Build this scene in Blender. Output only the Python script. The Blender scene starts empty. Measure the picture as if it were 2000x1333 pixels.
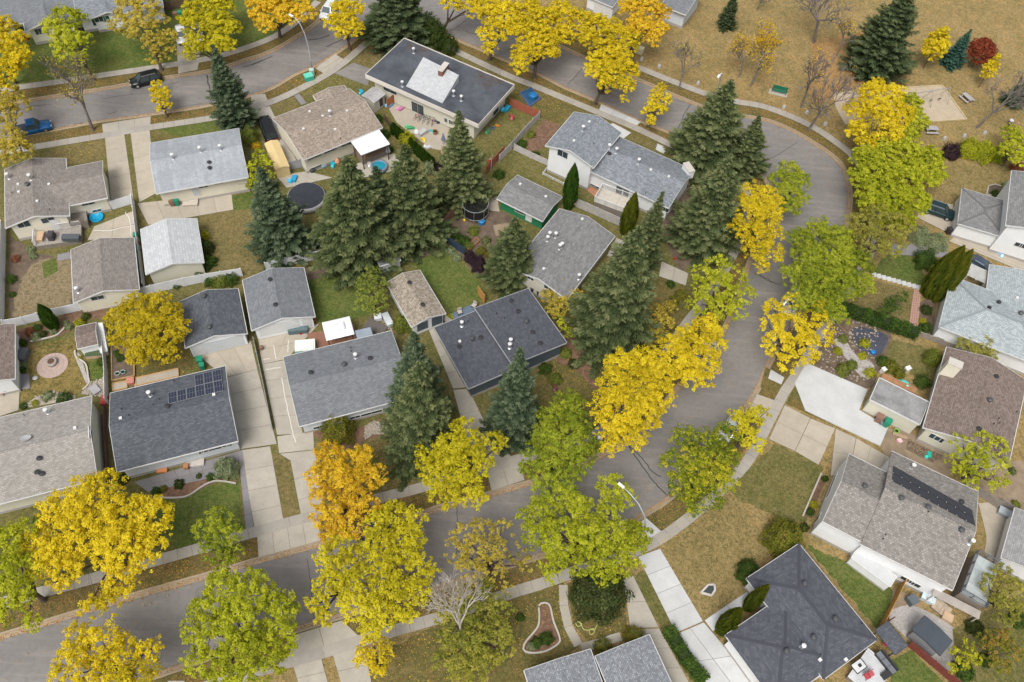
import bpy, bmesh, math, random
import numpy as np
from mathutils import Vector, Matrix
from mathutils.bvhtree import BVHTree
from mathutils.geometry import tessellate_polygon

random.seed(7); RNG = np.random.default_rng(7)
SC = bpy.context.scene
COL = SC.collection
R_ = math.radians

# ---------------------------------------------------------------- camera
CAM_H = 90.0
FPX, PITCH, ROLL = 1653.0, R_(56.04), R_(5.17)          # focal length in px of a 2000 px wide picture
_r = Vector((1, 0, 0)); _f = Vector((0, math.cos(PITCH), -math.sin(PITCH))); _u = Vector((0, math.sin(PITCH), math.cos(PITCH)))
C0 = math.cos(ROLL)*_r + math.sin(ROLL)*_u
C1 = -math.sin(ROLL)*_r + math.cos(ROLL)*_u
C2 = _f
EYE = Vector((0, 0, CAM_H))
cam = bpy.data.cameras.new('camera'); cam.sensor_width = 36; cam.lens = 36*FPX/2000; cam.clip_start = 1; cam.clip_end = 2000
co = bpy.data.objects.new('camera', cam); COL.objects.link(co)
co.matrix_world = Matrix(((C0.x, C1.x, -C2.x, 0), (C0.y, C1.y, -C2.y, 0), (C0.z, C1.z, -C2.z, CAM_H), (0, 0, 0, 1)))
SC.camera = co
# ---------------------------------------------------------------- sky, sun, exposure
w = bpy.data.worlds.new('World'); SC.world = w; w.use_nodes = True
wt = w.node_tree; wt.nodes.clear()
sky = wt.nodes.new('ShaderNodeTexSky'); sky.sky_type = 'NISHITA'; sky.sun_disc = False
sky.sun_elevation = R_(58); sky.sun_rotation = R_(200); sky.dust_density = 4.0; sky.air_density = 1.0; sky.ozone_density = 0.6
hs = wt.nodes.new('ShaderNodeHueSaturation'); hs.inputs['Saturation'].default_value = 0.28
bgn = wt.nodes.new('ShaderNodeBackground'); bgn.inputs['Strength'].default_value = 0.118
wo = wt.nodes.new('ShaderNodeOutputWorld')
wt.links.new(sky.outputs[0], hs.inputs['Color']); wt.links.new(hs.outputs[0], bgn.inputs['Color']); wt.links.new(bgn.outputs[0], wo.inputs['Surface'])
sl = bpy.data.lights.new('sun', 'SUN'); sl.energy = 1.45; sl.angle = R_(24); sl.color = (1.0, 0.96, 0.90)
so = bpy.data.objects.new('sun', sl); COL.objects.link(so)
az = R_(200); el = R_(58)      # direction towards the sun
sd = Vector((math.sin(az)*math.cos(el), math.cos(az)*math.cos(el), math.sin(el)))
so.rotation_euler = sd.to_track_quat('Z', 'Y').to_euler(); so.location = (0, 0, 60)
SC.view_settings.view_transform = 'Standard'; SC.view_settings.look = 'None'
SC.view_settings.gamma = 1; SC.view_settings.use_curve_mapping = False
SC.view_settings.exposure = 0.73
SC.render.engine = 'CYCLES'; SC.cycles.max_bounces = 5; SC.cycles.diffuse_bounces = 3; SC.cycles.transparent_max_bounces = 4

# ---------------------------------------------------------------- survey: picture point -> place on a level
GZ = 0.12                                               # level of lawns and pavements; the roadway is at 0
def ray(px, py): return C0*((px-1000)/FPX) - C1*((py-666.5)/FPX) + C2
def G(px, py, z=GZ):
    d = ray(px, py); t = (z-CAM_H)/d.z
    return EYE + d*t
def PX(p):
    q = Vector(p)-EYE; k = FPX/q.dot(C2)
    return (1000+q.dot(C0)*k, 666.5-q.dot(C1)*k)
def scl(px, py, z=0): return FPX/((G(px, py, z)-EYE).dot(C2))
ORG = {1: (0, 0), 2: (490, 0), 3: (990, 0), 4: (1480, 0), 5: (0, 330), 6: (490, 330), 7: (990, 330), 8: (1480, 330),
       9: (0, 660), 10: (490, 660), 11: (990, 660), 12: (1480, 660), 13: (0, 983), 14: (490, 983), 15: (990, 983), 16: (1480, 983)}
def c(k, *pts):
    """survey sheet k (scale 3.808) -> picture points"""
    o = ORG[k]; r = [(o[0]+x/3.808, o[1]+y/3.808) for x, y in zip(pts[::2], pts[1::2])]
    return r

# ---------------------------------------------------------------- materials
class NT:
    def __init__(s, name):
        s.m = bpy.data.materials.new(name); s.m.use_nodes = True; s.t = s.m.node_tree; s.t.nodes.clear()
        s.out = s.n('OutputMaterial'); s.b = s.n('BsdfPrincipled'); s.l(s.b.outputs[0], s.out.inputs[0])
        s.b.inputs['Specular IOR Level'].default_value = 0.25
    def n(s, t, **k):
        nd = s.t.nodes.new('ShaderNode'+t)
        for a, v in k.items(): setattr(nd, a, v)
        return nd
    def l(s, a, b): s.t.links.new(a, b)
    def pos(s):
        if not hasattr(s, '_p'): s._p = s.n('NewGeometry').outputs['Position']
        return s._p
    def noise(s, scale, detail=4, rough=0.6, vec=None, out='Fac'):
        n = s.n('TexNoise'); n.inputs['Scale'].default_value = scale; n.inputs['Detail'].default_value = detail; n.inputs['Roughness'].default_value = rough
        s.l(vec if vec is not None else s.pos(), n.inputs['Vector']); return n.outputs[out]
    def vor(s, scale, vec=None, out='Distance', feat='F1'):
        n = s.n('TexVoronoi', feature=feat); n.inputs['Scale'].default_value = scale
        s.l(vec if vec is not None else s.pos(), n.inputs['Vector']); return n.outputs[out]
    def ramp(s, fac, *stops, interp='LINEAR'):
        r = s.n('ValToRGB'); r.color_ramp.interpolation = interp; e = r.color_ramp.elements
        while len(e) < len(stops): e.new(0.5)
        for i, (p, cc) in enumerate(stops):
            e[i].position = p; e[i].color = (*cc, 1) if not isinstance(cc, (int, float)) else (cc, cc, cc, 1)
        s.l(fac, r.inputs[0]); return r.outputs[0]
    def mix(s, f, a, b, mode='MIX'):
        m = s.n('Mix', data_type='RGBA', blend_type=mode)
        for v, i in ((f, 0), (a, 6), (b, 7)):
            if isinstance(v, (int, float)): m.inputs[i].default_value = v if i == 0 else (v, v, v, 1)
            elif isinstance(v, tuple): m.inputs[i].default_value = (*v, 1)
            else: s.l(v, m.inputs[i])
        return m.outputs[2]
    def math(s, op, a, b=0.0):
        m = s.n('Math', operation=op)
        for v, i in ((a, 0), (b, 1)):
            if isinstance(v, (int, float)): m.inputs[i].default_value = v
            else: s.l(v, m.inputs[i])
        return m.outputs[0]
    def bump(s, h, st=0.3, d=0.05):
        b = s.n('Bump'); b.inputs['Strength'].default_value = st; b.inputs['Distance'].default_value = d
        s.l(h, b.inputs['Height']); s.l(b.outputs[0], s.b.inputs['Normal'])
    def fin(s, col, rough=0.85, metal=0.0, spec=None):
        if isinstance(col, tuple): s.b.inputs['Base Color'].default_value = (*col, 1)
        else: s.l(col, s.b.inputs['Base Color'])
        s.b.inputs['Roughness'].default_value = rough; s.b.inputs['Metallic'].default_value = metal
        if spec is not None: s.b.inputs['Specular IOR Level'].default_value = spec
        return s.m
MC = {}
def cached(f):
    def g(*a, **k):
        key = (f.__name__, a, tuple(sorted(k.items())))
        if key not in MC: MC[key] = f(*a, **k)
        return MC[key]
    return g
def mul(cc, k): return tuple(min(1, x*k) for x in cc)
@cached
def plain(name, col, rough=0.6, metal=0.0, var=0.18, scale=1.5, spec=0.3):
    t = NT(name); a = t.noise(scale, 5); b = t.noise(scale*9, 3)
    cc = t.mix(t.ramp(a, (0.3, 0), (0.7, 1)), mul(col, 1-var), mul(col, 1+var*0.6)); cc = t.mix(0.25*min(1, var*4), cc, t.ramp(b, (0.3, mul(col, 0.6)), (0.7, mul(col, 1.25))))
    return t.fin(cc, rough, metal, spec)
@cached
def glossy(name, col, rough=0.25, metal=0.0, spec=0.5): return NT(name).fin(col, rough, metal, spec)
@cached
def shingle(name, c1, c2, c3, wear=0.35, row=0.2, wid=0.36):
    t = NT(name); uv = t.n('TexCoord').outputs['UV']
    br = t.n('TexBrick', offset=0.5, squash=1.0); t.l(uv, br.inputs['Vector'])
    for k, v in (('Scale', 1.0), ('Mortar Size', 0.02), ('Mortar Smooth', 0.1), ('Bias', 0.0), ('Brick Width', wid), ('Row Height', row)): br.inputs[k].default_value = v
    br.inputs['Color1'].default_value = (0, 0, 0, 1); br.inputs['Color2'].default_value = (1, 1, 1, 1); br.inputs['Mortar'].default_value = (0.35, 0.35, 0.35, 1)
    cc = t.ramp(br.outputs['Color'], (0.0, mul(c1, .95)), (0.5, c2), (1.0, mul(c3, 1.02)))
    cc = t.mix(t.math('MULTIPLY', br.outputs['Fac'], 0.7), cc, mul(c1, 0.5))
    st = t.noise(1.3, 5, 0.7, uv); big = t.noise(0.22, 4, 0.6, uv)
    cc = t.mix(t.ramp(st, (0.35, 0), (0.75, wear*.55)), cc, mul(c3, 1.2))
    cc = t.mix(t.ramp(big, (0.35, wear*0.6), (0.6, 0)), cc, mul(c1, 0.75))
    mp = t.n('Mapping'); mp.inputs['Scale'].default_value = (1.6, 0.14, 1); t.l(uv, mp.inputs['Vector']); sk_ = t.noise(1.2, 5, 0.7, mp.outputs[0])
    cc = t.mix(t.ramp(sk_, (0.3, 0.3+wear*0.4), (0.55, 0)), cc, mul(c1, 0.8)); cc = t.mix(t.ramp(sk_, (0.52, 0), (0.78, wear*0.6)), cc, mul(c3, 1.15))
    gr = t.noise(14, 2, 0.8, uv); cc = t.mix(0.2, cc, t.ramp(gr, (0.3, mul(c1, 0.5)), (0.7, mul(c3, 1.35))))
    t.bump(t.mix(t.math('MULTIPLY', br.outputs['Fac'], 1.0), br.outputs['Color'], 0.0), 0.6, 0.02)
    return t.fin(cc, 0.92, 0, 0.15)
@cached
def grass(name, green, tan, balance=0.5, litter=0.0, lcol=(0.42, 0.17, 0.03), patch=0.35):
    """balance 0 = all green, 1 = all dry; litter = share of ground under fallen leaves"""
    t = NT(name)
    big = t.noise(0.11*1.7, 4, 0.6); med = t.noise(0.9, 5, 0.7); fine = t.noise(9, 3, 0.75); mow = t.noise(3.1, 3, 0.7)
    f = t.math('ADD', t.math('MULTIPLY', big, 0.55), t.math('MULTIPLY', med, 0.45))
    lo = 0.62-0.30*balance; 
    f = t.ramp(f, (max(0, lo-patch/3), 0), (min(1, lo+patch/3), 1))
    cc = t.mix(f, green, tan)
    tuft = t.noise(2.4, 7, 0.8); cc = t.mix(t.ramp(tuft, (0.46, 0), (0.58, 0.75)), cc, mul(tan, 1.1)); cc = t.mix(t.ramp(mow, (0.38, 0.6), (0.56, 0)), cc, mul(green, 0.6))
    cc = t.mix(t.ramp(fine, (0.35, 0.55), (0.62, 0)), cc, mul(green, 0.35))
    cc = t.mix(t.ramp(fine, (0.5, 0), (0.75, 0.4)), cc, mul(tan, 1.5))
    if litter > 0:
        v = t.n('TexVoronoi'); v.inputs['Scale'].default_value = 5.0; t.l(t.pos(), v.inputs['Vector'])
        v2 = t.n('TexVoronoi'); v2.inputs['Scale'].default_value = 9.0; t.l(t.pos(), v2.inputs['Vector'])
        m1 = t.ramp(t.noise(0.7, 4, 0.7), (0.62-0.45*litter, 0), (0.72-0.3*litter, 1))
        lm = t.math('MULTIPLY', t.ramp(v.outputs['Distance'], (0.25, 1), (0.45, 0)), m1)
        lm2 = t.math('MULTIPLY', t.ramp(v2.outputs['Distance'], (0.3, 1), (0.5, 0)), m1)
        lc = t.mix(t.ramp(v.outputs['Color'], (0.2, 0), (0.8, 1)), mul(lcol, 0.6), mul(lcol, 1.5))
        lc2 = t.mix(t.ramp(v2.outputs['Color'], (0.2, 0), (0.8, 1)), mul(lcol, 0.45), mul(lcol, 1.2))
        cc = t.mix(t.math('MULTIPLY', lm2, min(1, 0.35+litter*0.5)), cc, lc2); cc = t.mix(t.math('MULTIPLY', lm, min(1, 0.3+litter*0.6)), cc, lc)
    t.bump(fine, 0.5, 0.06)
    return t.fin(cc, 0.95, 0, 0.1)
@cached
def concrete(name, col=(0.36, 0.335, 0.29), stain=0.35, joints=False):
    t = NT(name); oi = t.n('ObjectInfo').outputs['Random']
    a = t.noise(0.5, 5, 0.65); b = t.noise(4, 5, 0.7); d = t.noise(22, 2)
    cc = t.mix(t.ramp(a, (0.3, stain), (0.65, 0)), col, mul(col, 0.66)); cc = t.mix(t.ramp(b, (0.3, 0.3*stain), (0.5, 0)), cc, (col[0]*0.55, col[1]*0.48, col[2]*0.4))
    cc = t.mix(t.ramp(oi, (0, 0.5), (1, 0)), cc, t.mix(0.6, cc, mul(col, 0.58))); cc = t.mix(t.ramp(d, (0.4, 0), (0.7, 0.25)), cc, mul(col, 1.25))
    t.bump(b, 0.15, 0.02)
    return t.fin(cc, 0.85, 0, 0.2)
@cached
def asphalt(name, col=(0.172, 0.161, 0.153)):
    t = NT(name); a = t.noise(0.12, 5, 0.6); b = t.noise(1.4, 6, 0.72); d = t.noise(30, 2)
    mp = t.n('Mapping'); mp.inputs['Scale'].default_value = (0.16, 1.6, 1); mp.inputs['Rotation'].default_value = (0, 0, R_(-18)); t.l(t.pos(), mp.inputs['Vector'])
    st = t.noise(0.9, 6, 0.75, mp.outputs[0])
    cc = t.mix(t.ramp(a, (0.35, 0), (0.65, 1)), mul(col, 0.86), mul(col, 1.14)); cc = t.mix(t.ramp(b, (0.35, 0.55), (0.55, 0)), cc, mul(col, 0.7))
    cc = t.mix(t.ramp(st, (0.5, 0), (0.7, 0.65)), cc, (col[0]*1.6, col[1]*1.52, col[2]*1.42)); cc = t.mix(t.ramp(d, (0.45, 0), (0.7, 0.4)), cc, mul(col, 1.6))
    v = t.vor(3.2); m = t.ramp(t.noise(0.4, 3), (0.5, 0), (0.65, 1))
    cc = t.mix(t.math('MULTIPLY', t.ramp(v, (0.07, 0.7), (0.1, 0)), m), cc, (0.45, 0.3, 0.08))
    t.bump(d, 0.2, 0.01)
    return t.fin(cc, 0.8, 0, 0.3)
@cached
def leaf(name, stops, trans=0.45):
    """foliage whose colour follows the leaf's own tint attribute"""
    t = NT(name); at = t.n('Attribute', attribute_name='tint', attribute_type='GEOMETRY'); oi = t.n('ObjectInfo').outputs['Random']
    f = t.math('ADD', at.outputs['Fac'], t.math('MULTIPLY', t.math('SUBTRACT', oi, 0.5), 0.16))
    n = len(stops); cc = t.ramp(f, *[(i/(n-1), s_) for i, s_ in enumerate(stops)])
    d = t.n('BsdfDiffuse'); tr = t.n('BsdfTranslucent'); t.l(cc, d.inputs[0]); t.l(t.mix(1.0, cc, (1.0, 0.95, 0.5), 'MULTIPLY'), tr.inputs[0])
    ms = t.n('MixShader'); ms.inputs[0].default_value = trans; t.l(d.outputs[0], ms.inputs[1]); t.l(tr.outputs[0], ms.inputs[2]); t.l(ms.outputs[0], t.out.inputs[0])
    return t.m
@cached
def bark(name='bark', col=(0.11, 0.085, 0.065)):
    t = NT(name); a = t.noise(3, 6, 0.7); cc = t.ramp(a, (0.3, mul(col, 0.5)), (0.7, mul(col, 1.4))); t.bump(a, 0.5, 0.05); return t.fin(cc, 0.95, 0, 0.1)
GLASS = glossy('window_glass', (0.035, 0.05, 0.055), 0.08, 0, 0.6)
WHITE = plain('white_paint', (0.57, 0.57, 0.56), 0.5, 0, 0.06)
METAL = glossy('galvanised_metal', (0.55, 0.56, 0.57), 0.35, 0.8)
BLACK = plain('black_plastic', (0.03, 0.03, 0.032), 0.5, 0, 0.1)
RUBBER = plain('tyre_rubber', (0.02, 0.02, 0.02), 0.85, 0, 0.1)

# ---------------------------------------------------------------- mesh building
class MB:
    def __init__(s): s.v = []; s.f = []; s.mi = []; s.uv = {}; s.M = Matrix.Identity(4)
    def add(s, vs, fs, mi=0, uvs=None):
        o = len(s.v)
        s.v += [tuple(s.M @ Vector(p)) for p in vs]
        for k, f in enumerate(fs):
            if uvs: s.uv[len(s.f)] = uvs[k]
            s.f.append(tuple(o+i for i in f)); s.mi.append(mi)
        return s
    def box(s, x0, y0, z0, x1, y1, z1, mi=0):
        return s.add([(x0, y0, z0), (x1, y0, z0), (x1, y1, z0), (x0, y1, z0), (x0, y0, z1), (x1, y0, z1), (x1, y1, z1), (x0, y1, z1)],
                     [(0, 3, 2, 1), (4, 5, 6, 7), (0, 1, 5, 4), (1, 2, 6, 5), (2, 3, 7, 6), (3, 0, 4, 7)], mi)
    def cbox(s, cx, cy, cz, sx, sy, sz, mi=0): return s.box(cx-sx/2, cy-sy/2, cz-sz/2, cx+sx/2, cy+sy/2, cz+sz/2, mi)
    def bar(s, a, b, w_=0.05, h_=None, mi=0):
        a = Vector(a); b = Vector(b); h_ = h_ or w_; d = (b-a).normalized()
        up = Vector((0, 0, 1)) if abs(d.z) < 0.95 else Vector((0, 1, 0)); x = d.cross(up).normalized()*w_/2; y = d.cross(x).normalized()*h_/2
        vs = [a-x-y, a+x-y, a+x+y, a-x+y, b-x-y, b+x-y, b+x+y, b-x+y]
        return s.add(vs, [(0, 1, 2, 3), (7, 6, 5, 4), (0, 4, 5, 1), (1, 5, 6, 2), (2, 6, 7, 3), (3, 7, 4, 0)], mi)
    def tube(s, pts, rad, n=6, mi=0, cap=True):
        pts = [Vector(p) for p in pts]; rad = rad if isinstance(rad, (list, tuple)) else [rad]*len(pts); vs = []; px_ = None
        for i, p in enumerate(pts):
            d = (pts[min(i+1, len(pts)-1)]-pts[max(i-1, 0)]).normalized()
            if px_ is None: px_ = d.orthogonal().normalized()
            x = (px_-d*px_.dot(d)); x = x.normalized() if x.length > 1e-4 else d.orthogonal().normalized(); px_ = x; y = d.cross(x)
            for k in range(n): a = 2*math.pi*k/n; vs.append(p+(x*math.cos(a)+y*math.sin(a))*rad[i])
        fs = [(i*n+k, i*n+(k+1) % n, (i+1)*n+(k+1) % n, (i+1)*n+k) for i in range(len(pts)-1) for k in range(n)]
        if cap: fs += [tuple(range(n-1, -1, -1)), tuple((len(pts)-1)*n+k for k in range(n))]
        return s.add(vs, fs, mi)
    def lathe(s, prof, n=16, cx=0, cy=0, mi=0, sx=1, sy=1):
        vs = [(cx+r*math.cos(2*math.pi*k/n)*sx, cy+r*math.sin(2*math.pi*k/n)*sy, z) for r, z in prof for k in range(n)]
        fs = [(i*n+k, i*n+(k+1) % n, (i+1)*n+(k+1) % n, (i+1)*n+k) for i in range(len(prof)-1) for k in range(n)]
        if prof[0][0] > 1e-6: fs.append(tuple(range(n-1, -1, -1)))
        if prof[-1][0] > 1e-6: fs.append(tuple((len(prof)-1)*n+k for k in range(n)))
        return s.add(vs, fs, mi)
    def prism(s, pts, z0, z1, mi=0):
        """extrude a flat outline [(x,y)...] counter-clockwise"""
        a = sum(pts[i-1][0]*pts[i][1]-pts[i][0]*pts[i-1][1] for i in range(len(pts)))
        if a < 0: pts = pts[::-1]
        n = len(pts); vs = [(x, y, z0) for x, y in pts]+[(x, y, z1) for x, y in pts]
        tr = tessellate_polygon([[Vector((x, y, 0)) for x, y in pts]])
        fs = []
        for t_ in tr:
            p = [pts[i] for i in t_]; ar = (p[1][0]-p[0][0])*(p[2][1]-p[0][1])-(p[2][0]-p[0][0])*(p[1][1]-p[0][1])
            q = t_ if ar > 0 else t_[::-1]
            fs.append(tuple(n+i for i in q))
        fs += [(i, (i+1) % n, n+(i+1) % n, n+i) for i in range(n)]
        return s.add(vs, fs, mi)
    def mesh(s, name, mats, smooth=False):
        me = bpy.data.meshes.new(name); me.from_pydata(s.v, [], s.f)
        for m in (mats if isinstance(mats, (list, tuple)) else [mats]): me.materials.append(m)
        me.polygons.foreach_set('material_index', s.mi)
        if s.uv:
            ul = me.uv_layers.new(name='UVMap')
            for i, p in enumerate(me.polygons):
                if i in s.uv:
                    for j, li in enumerate(p.loop_indices): ul.data[li].uv = s.uv[i][j]
        if smooth: me.polygons.foreach_set('use_smooth', [True]*len(s.f))
        me.update(); return me
    def link(s, name, mats, parent=None, smooth=False, **tags):
        return add(name, s.mesh(name, mats, smooth), parent, **tags)
def tagset(o, label=None, cat=None, group=None, kind=None):
    if label: o['label'] = label
    if cat: o['category'] = cat
    if group: o['group'] = group
    if kind: o['kind'] = kind
    return o
def add(name, data, parent=None, loc=None, rz=0, **tags):
    o = bpy.data.objects.new(name, data); COL.objects.link(o)
    if parent is not None: o.parent = parent
    if loc is not None: o.location = loc
    if rz: o.rotation_euler = (0, 0, rz)
    return tagset(o, **tags)
def thing(name, label, cat, loc=(0, 0, 0), rz=0, group=None):
    return add(name, None, None, loc, rz, label=label, cat=cat, group=group)
def copytree(o, parent=None):
    n = o.copy(); COL.objects.link(n)
    if parent is not None: n.parent = parent; n.matrix_parent_inverse = o.matrix_parent_inverse
    for ch in o.children: copytree(ch, n)
    return n
def hgt(base, top):
    """height of an upright thing from its surveyed foot and top"""
    vp = (899.6, 1775.2); db = math.hypot(base[0]-vp[0], base[1]-vp[1]); dt = math.hypot(top[0]-vp[0], top[1]-vp[1])
    return FPX/scl(*base)/math.sin(PITCH)*(1-db/dt)
def yaw(a, b): return math.atan2(b.y-a.y, b.x-a.x)
# ================================================================ THE SETTING
def smooth_line(pts, step=1.5, closed=False):
    """Catmull-Rom through world points, resampled at even steps"""
    P = [Vector((p[0], p[1])) for p in pts]; out = []
    for i in range(len(P)-1):
        p0 = P[max(i-1, 0)]; p1 = P[i]; p2 = P[i+1]; p3 = P[min(i+2, len(P)-1)]
        for k in range(12):
            t = k/12; out.append(0.5*((2*p1)+(p2-p0)*t+(2*p0-5*p1+4*p2-p3)*t*t+(3*p1-p0-3*p2+p3)*t**3))
    out.append(P[-1]); res = [out[0]]; acc = 0
    for a, b in zip(out, out[1:]):
        d = (b-a).length
        while acc+d >= step:
            t = (step-acc)/d; a = a.lerp(b, t); res.append(a.copy()); d = (b-a).length; acc = 0
        acc += d
    return res
def W(pts, z=GZ): return [G(x, y, z) for x, y in pts]
def normals(L):
    n = []
    for i in range(len(L)):
        d = (L[min(i+1, len(L)-1)]-L[max(i-1, 0)]).normalized(); n.append(Vector((-d.y, d.x)))
    return n
def ribbon(L, o0, o1, z0, z1, mb=None, mi=0):
    mb = mb or MB(); n = normals(L); vs = []
    for p, q in zip(L, n):
        for o, z in ((o0, z0), (o0, z1), (o1, z1), (o1, z0)): vs.append((p.x+q.x*o, p.y+q.y*o, z))
    fs = []
    for i in range(len(L)-1):
        a = i*4; b = a+4
        fs += [(a+1, b+1, b+2, a+2) if o1 < o0 else (a+2, b+2, b+1, a+1), (a, b, b+1, a+1), (a+2, b+2, b+3, a+3)]
    return mb.add(vs, fs, mi)

NK = [(-60, 213), (0, 203), (58, 194), (184, 174.6), (252, 163), (318, 151), (409, 137), (472, 118), (530, 98), (577, 71), (606, 52), (627, 33), (645, 8), (655, -30), (660, -90)]
SK = [(-60, 280), (0, 274), (89, 258), (200, 238), (302, 224), (420, 205), (519, 179), (577, 147), (616, 130), (658, 105), (692, 81), (721, 59), (752, 40), (785, 33), (825, 45),
      (871, 70), (930, 95), (990, 121), (1050, 146), (1103, 173), (1174, 203), (1250, 238), (1329, 268), (1400, 294), (1455, 317), (1490, 345), (1504, 390), (1490, 445), (1464, 505), (1441, 570),
      (1413, 640), (1370, 700), (1316, 762), (1279, 807), (1245, 840), (1163, 891), (1100, 920), (990, 953), (857, 989), (815, 1004), (684, 1042), (577, 1072), (495, 1094), (404, 1121), (257, 1162), (144, 1196), (60, 1222), (-80, 1264)]
OK_ = [(880, -60), (905, -15), (945, 12), (1000, 42), (1060, 72), (1116, 99), (1145, 112), (1239, 151), (1326, 188), (1379, 209), (1430, 221), (1504, 235), (1559, 259), (1611, 291), (1643, 318), (1658, 350), (1663, 390), (1656, 440), (1636, 500),
      (1606, 555), (1570, 605), (1535, 660), (1503, 715), (1482, 762), (1455, 802), (1415, 850), (1370, 910), (1317, 969), (1266, 1004), (1210, 1035), (1130, 1066), (1010, 1103), (900, 1138), (850, 1152), (760, 1180), (668, 1206), (577, 1234), (460, 1270), (349, 1308), (200, 1358)]
nk, sk, okk = (smooth_line(W(l), 1.0) for l in (NK, SK, OK_))
ASPH = asphalt('asphalt'); KERB = concrete('kerb_concrete', (0.34, 0.27, 0.19), 0.6)
GR_MIX = grass('lawn_mixed', (0.088, 0.102, 0.025), (0.20, 0.165, 0.068), 0.45, 0.12, (0.28, 0.17, 0.05), patch=0.28)
GR_GREEN = grass('lawn_green', (0.062, 0.112, 0.02), (0.155, 0.158, 0.05), 0.34, 0.06, (0.30, 0.17, 0.05))
GR_DRY = grass('lawn_dry', (0.105, 0.10, 0.03), (0.29, 0.215, 0.095), 0.7, 0.1, (0.34, 0.2, 0.06))
GR_PARK = grass('park_grass', (0.125, 0.118, 0.040), (0.36, 0.255, 0.118), 0.52, 0.32, (0.42, 0.24, 0.08), patch=0.42)
GR_VERGE = grass('verge_grass', (0.08, 0.088, 0.026), (0.18, 0.14, 0.058), 0.52, 0.4, (0.30, 0.15, 0.05))
GR_BROWN = grass('lawn_brown', (0.094, 0.095, 0.027), (0.22, 0.17, 0.075), 0.6, 0.1, (0.30, 0.17, 0.05))
GR_LEAFY = grass('lawn_leafy', (0.08, 0.09, 0.024), (0.18, 0.14, 0.055), 0.48, 0.3, (0.28, 0.15, 0.055))
SOIL = plain('garden_soil', (0.13, 0.095, 0.068), 0.95, 0, 0.5, 1.2)
MULCH = plain('bark_mulch', (0.17, 0.10, 0.065), 0.95, 0, 0.55, 2.2)
DIRT = plain('bare_dirt', (0.25, 0.19, 0.13), 0.95, 0, 0.35, 0.8)
GRAVEL = plain('gravel', (0.36, 0.34, 0.32), 0.9, 0, 0.4, 5)
ROCK = plain('river_rock', (0.34, 0.30, 0.25), 0.9, 0, 0.6, 4)
CONC = concrete('driveway_concrete', (0.39, 0.36, 0.305), 0.65); CONC2 = concrete('sidewalk_concrete', (0.345, 0.32, 0.28), 0.55)
CONCW = concrete('new_concrete', (0.50, 0.505, 0.50), 0.5); PAVER = concrete('grey_pavers', (0.22, 0.21, 0.215), 0.3); TANC = concrete('tan_concrete', (0.41, 0.365, 0.295), 0.65)
SAND = plain('playground_sand', (0.40, 0.33, 0.24), 0.95, 0, 0.12, 1.5)

# base ground reaching far beyond the frame
m = MB(); n = 40; S = 900
m.add([(-S+2*S*i/n, -S+200+2*S*j/n, -0.03) for j in range(n+1) for i in range(n+1)], [(j*(n+1)+i, j*(n+1)+i+1, (j+1)*(n+1)+i+1, (j+1)*(n+1)+i) for j in range(n) for i in range(n)])
m.link('ground', GR_PARK, kind='structure')
# roadway sheet: between the kerb lines
road = [(p.x, p.y) for p in okk]+[(G(-160, 1500).x, G(-160, 1500).y)]+[(p.x, p.y) for p in sk[::-1]]+[(G(-260, 300).x, G(-260, 300).y), (G(-260, 232).x, G(-260, 232).y)]+[(p.x, p.y) for p in nk]+[(G(700, -160).x, G(700, -160).y), (G(860, -150).x, G(860, -150).y)]
MB().prism(road, -0.02, 0.0).link('road', ASPH, kind='structure')
def block(line, far, mat_, name):
    pts = [(p.x, p.y) for p in line]+[(v.x, v.y) for v in W(far)]
    MB().prism(pts, -0.02, GZ).link(name, mat_, kind='structure')
block(sk, [(-400, 1400), (-400, 240)], GR_MIX, 'lawns')
block(nk, [(640, -170), (-500, -120), (-400, 260)], GR_GREEN, 'lawns')
fo = [(-100, 1460), (-500, 1700), (1000, 1640), (2400, 1600), (2600, 600), (2700, -200), (1500, -210), (860, -180)]
block(okk, fo, GR_PARK, 'parkland')
for L, s_ in ((nk, 1), (sk, -1), (okk, 1)):
    mb = ribbon(L, -0.02*s_, 0.2*s_, -0.02, GZ+0.014); ribbon(L, -0.5*s_, -0.024*s_, -0.015, 0.022, mb)
    mb.link('kerb', KERB, kind='structure')

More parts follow.
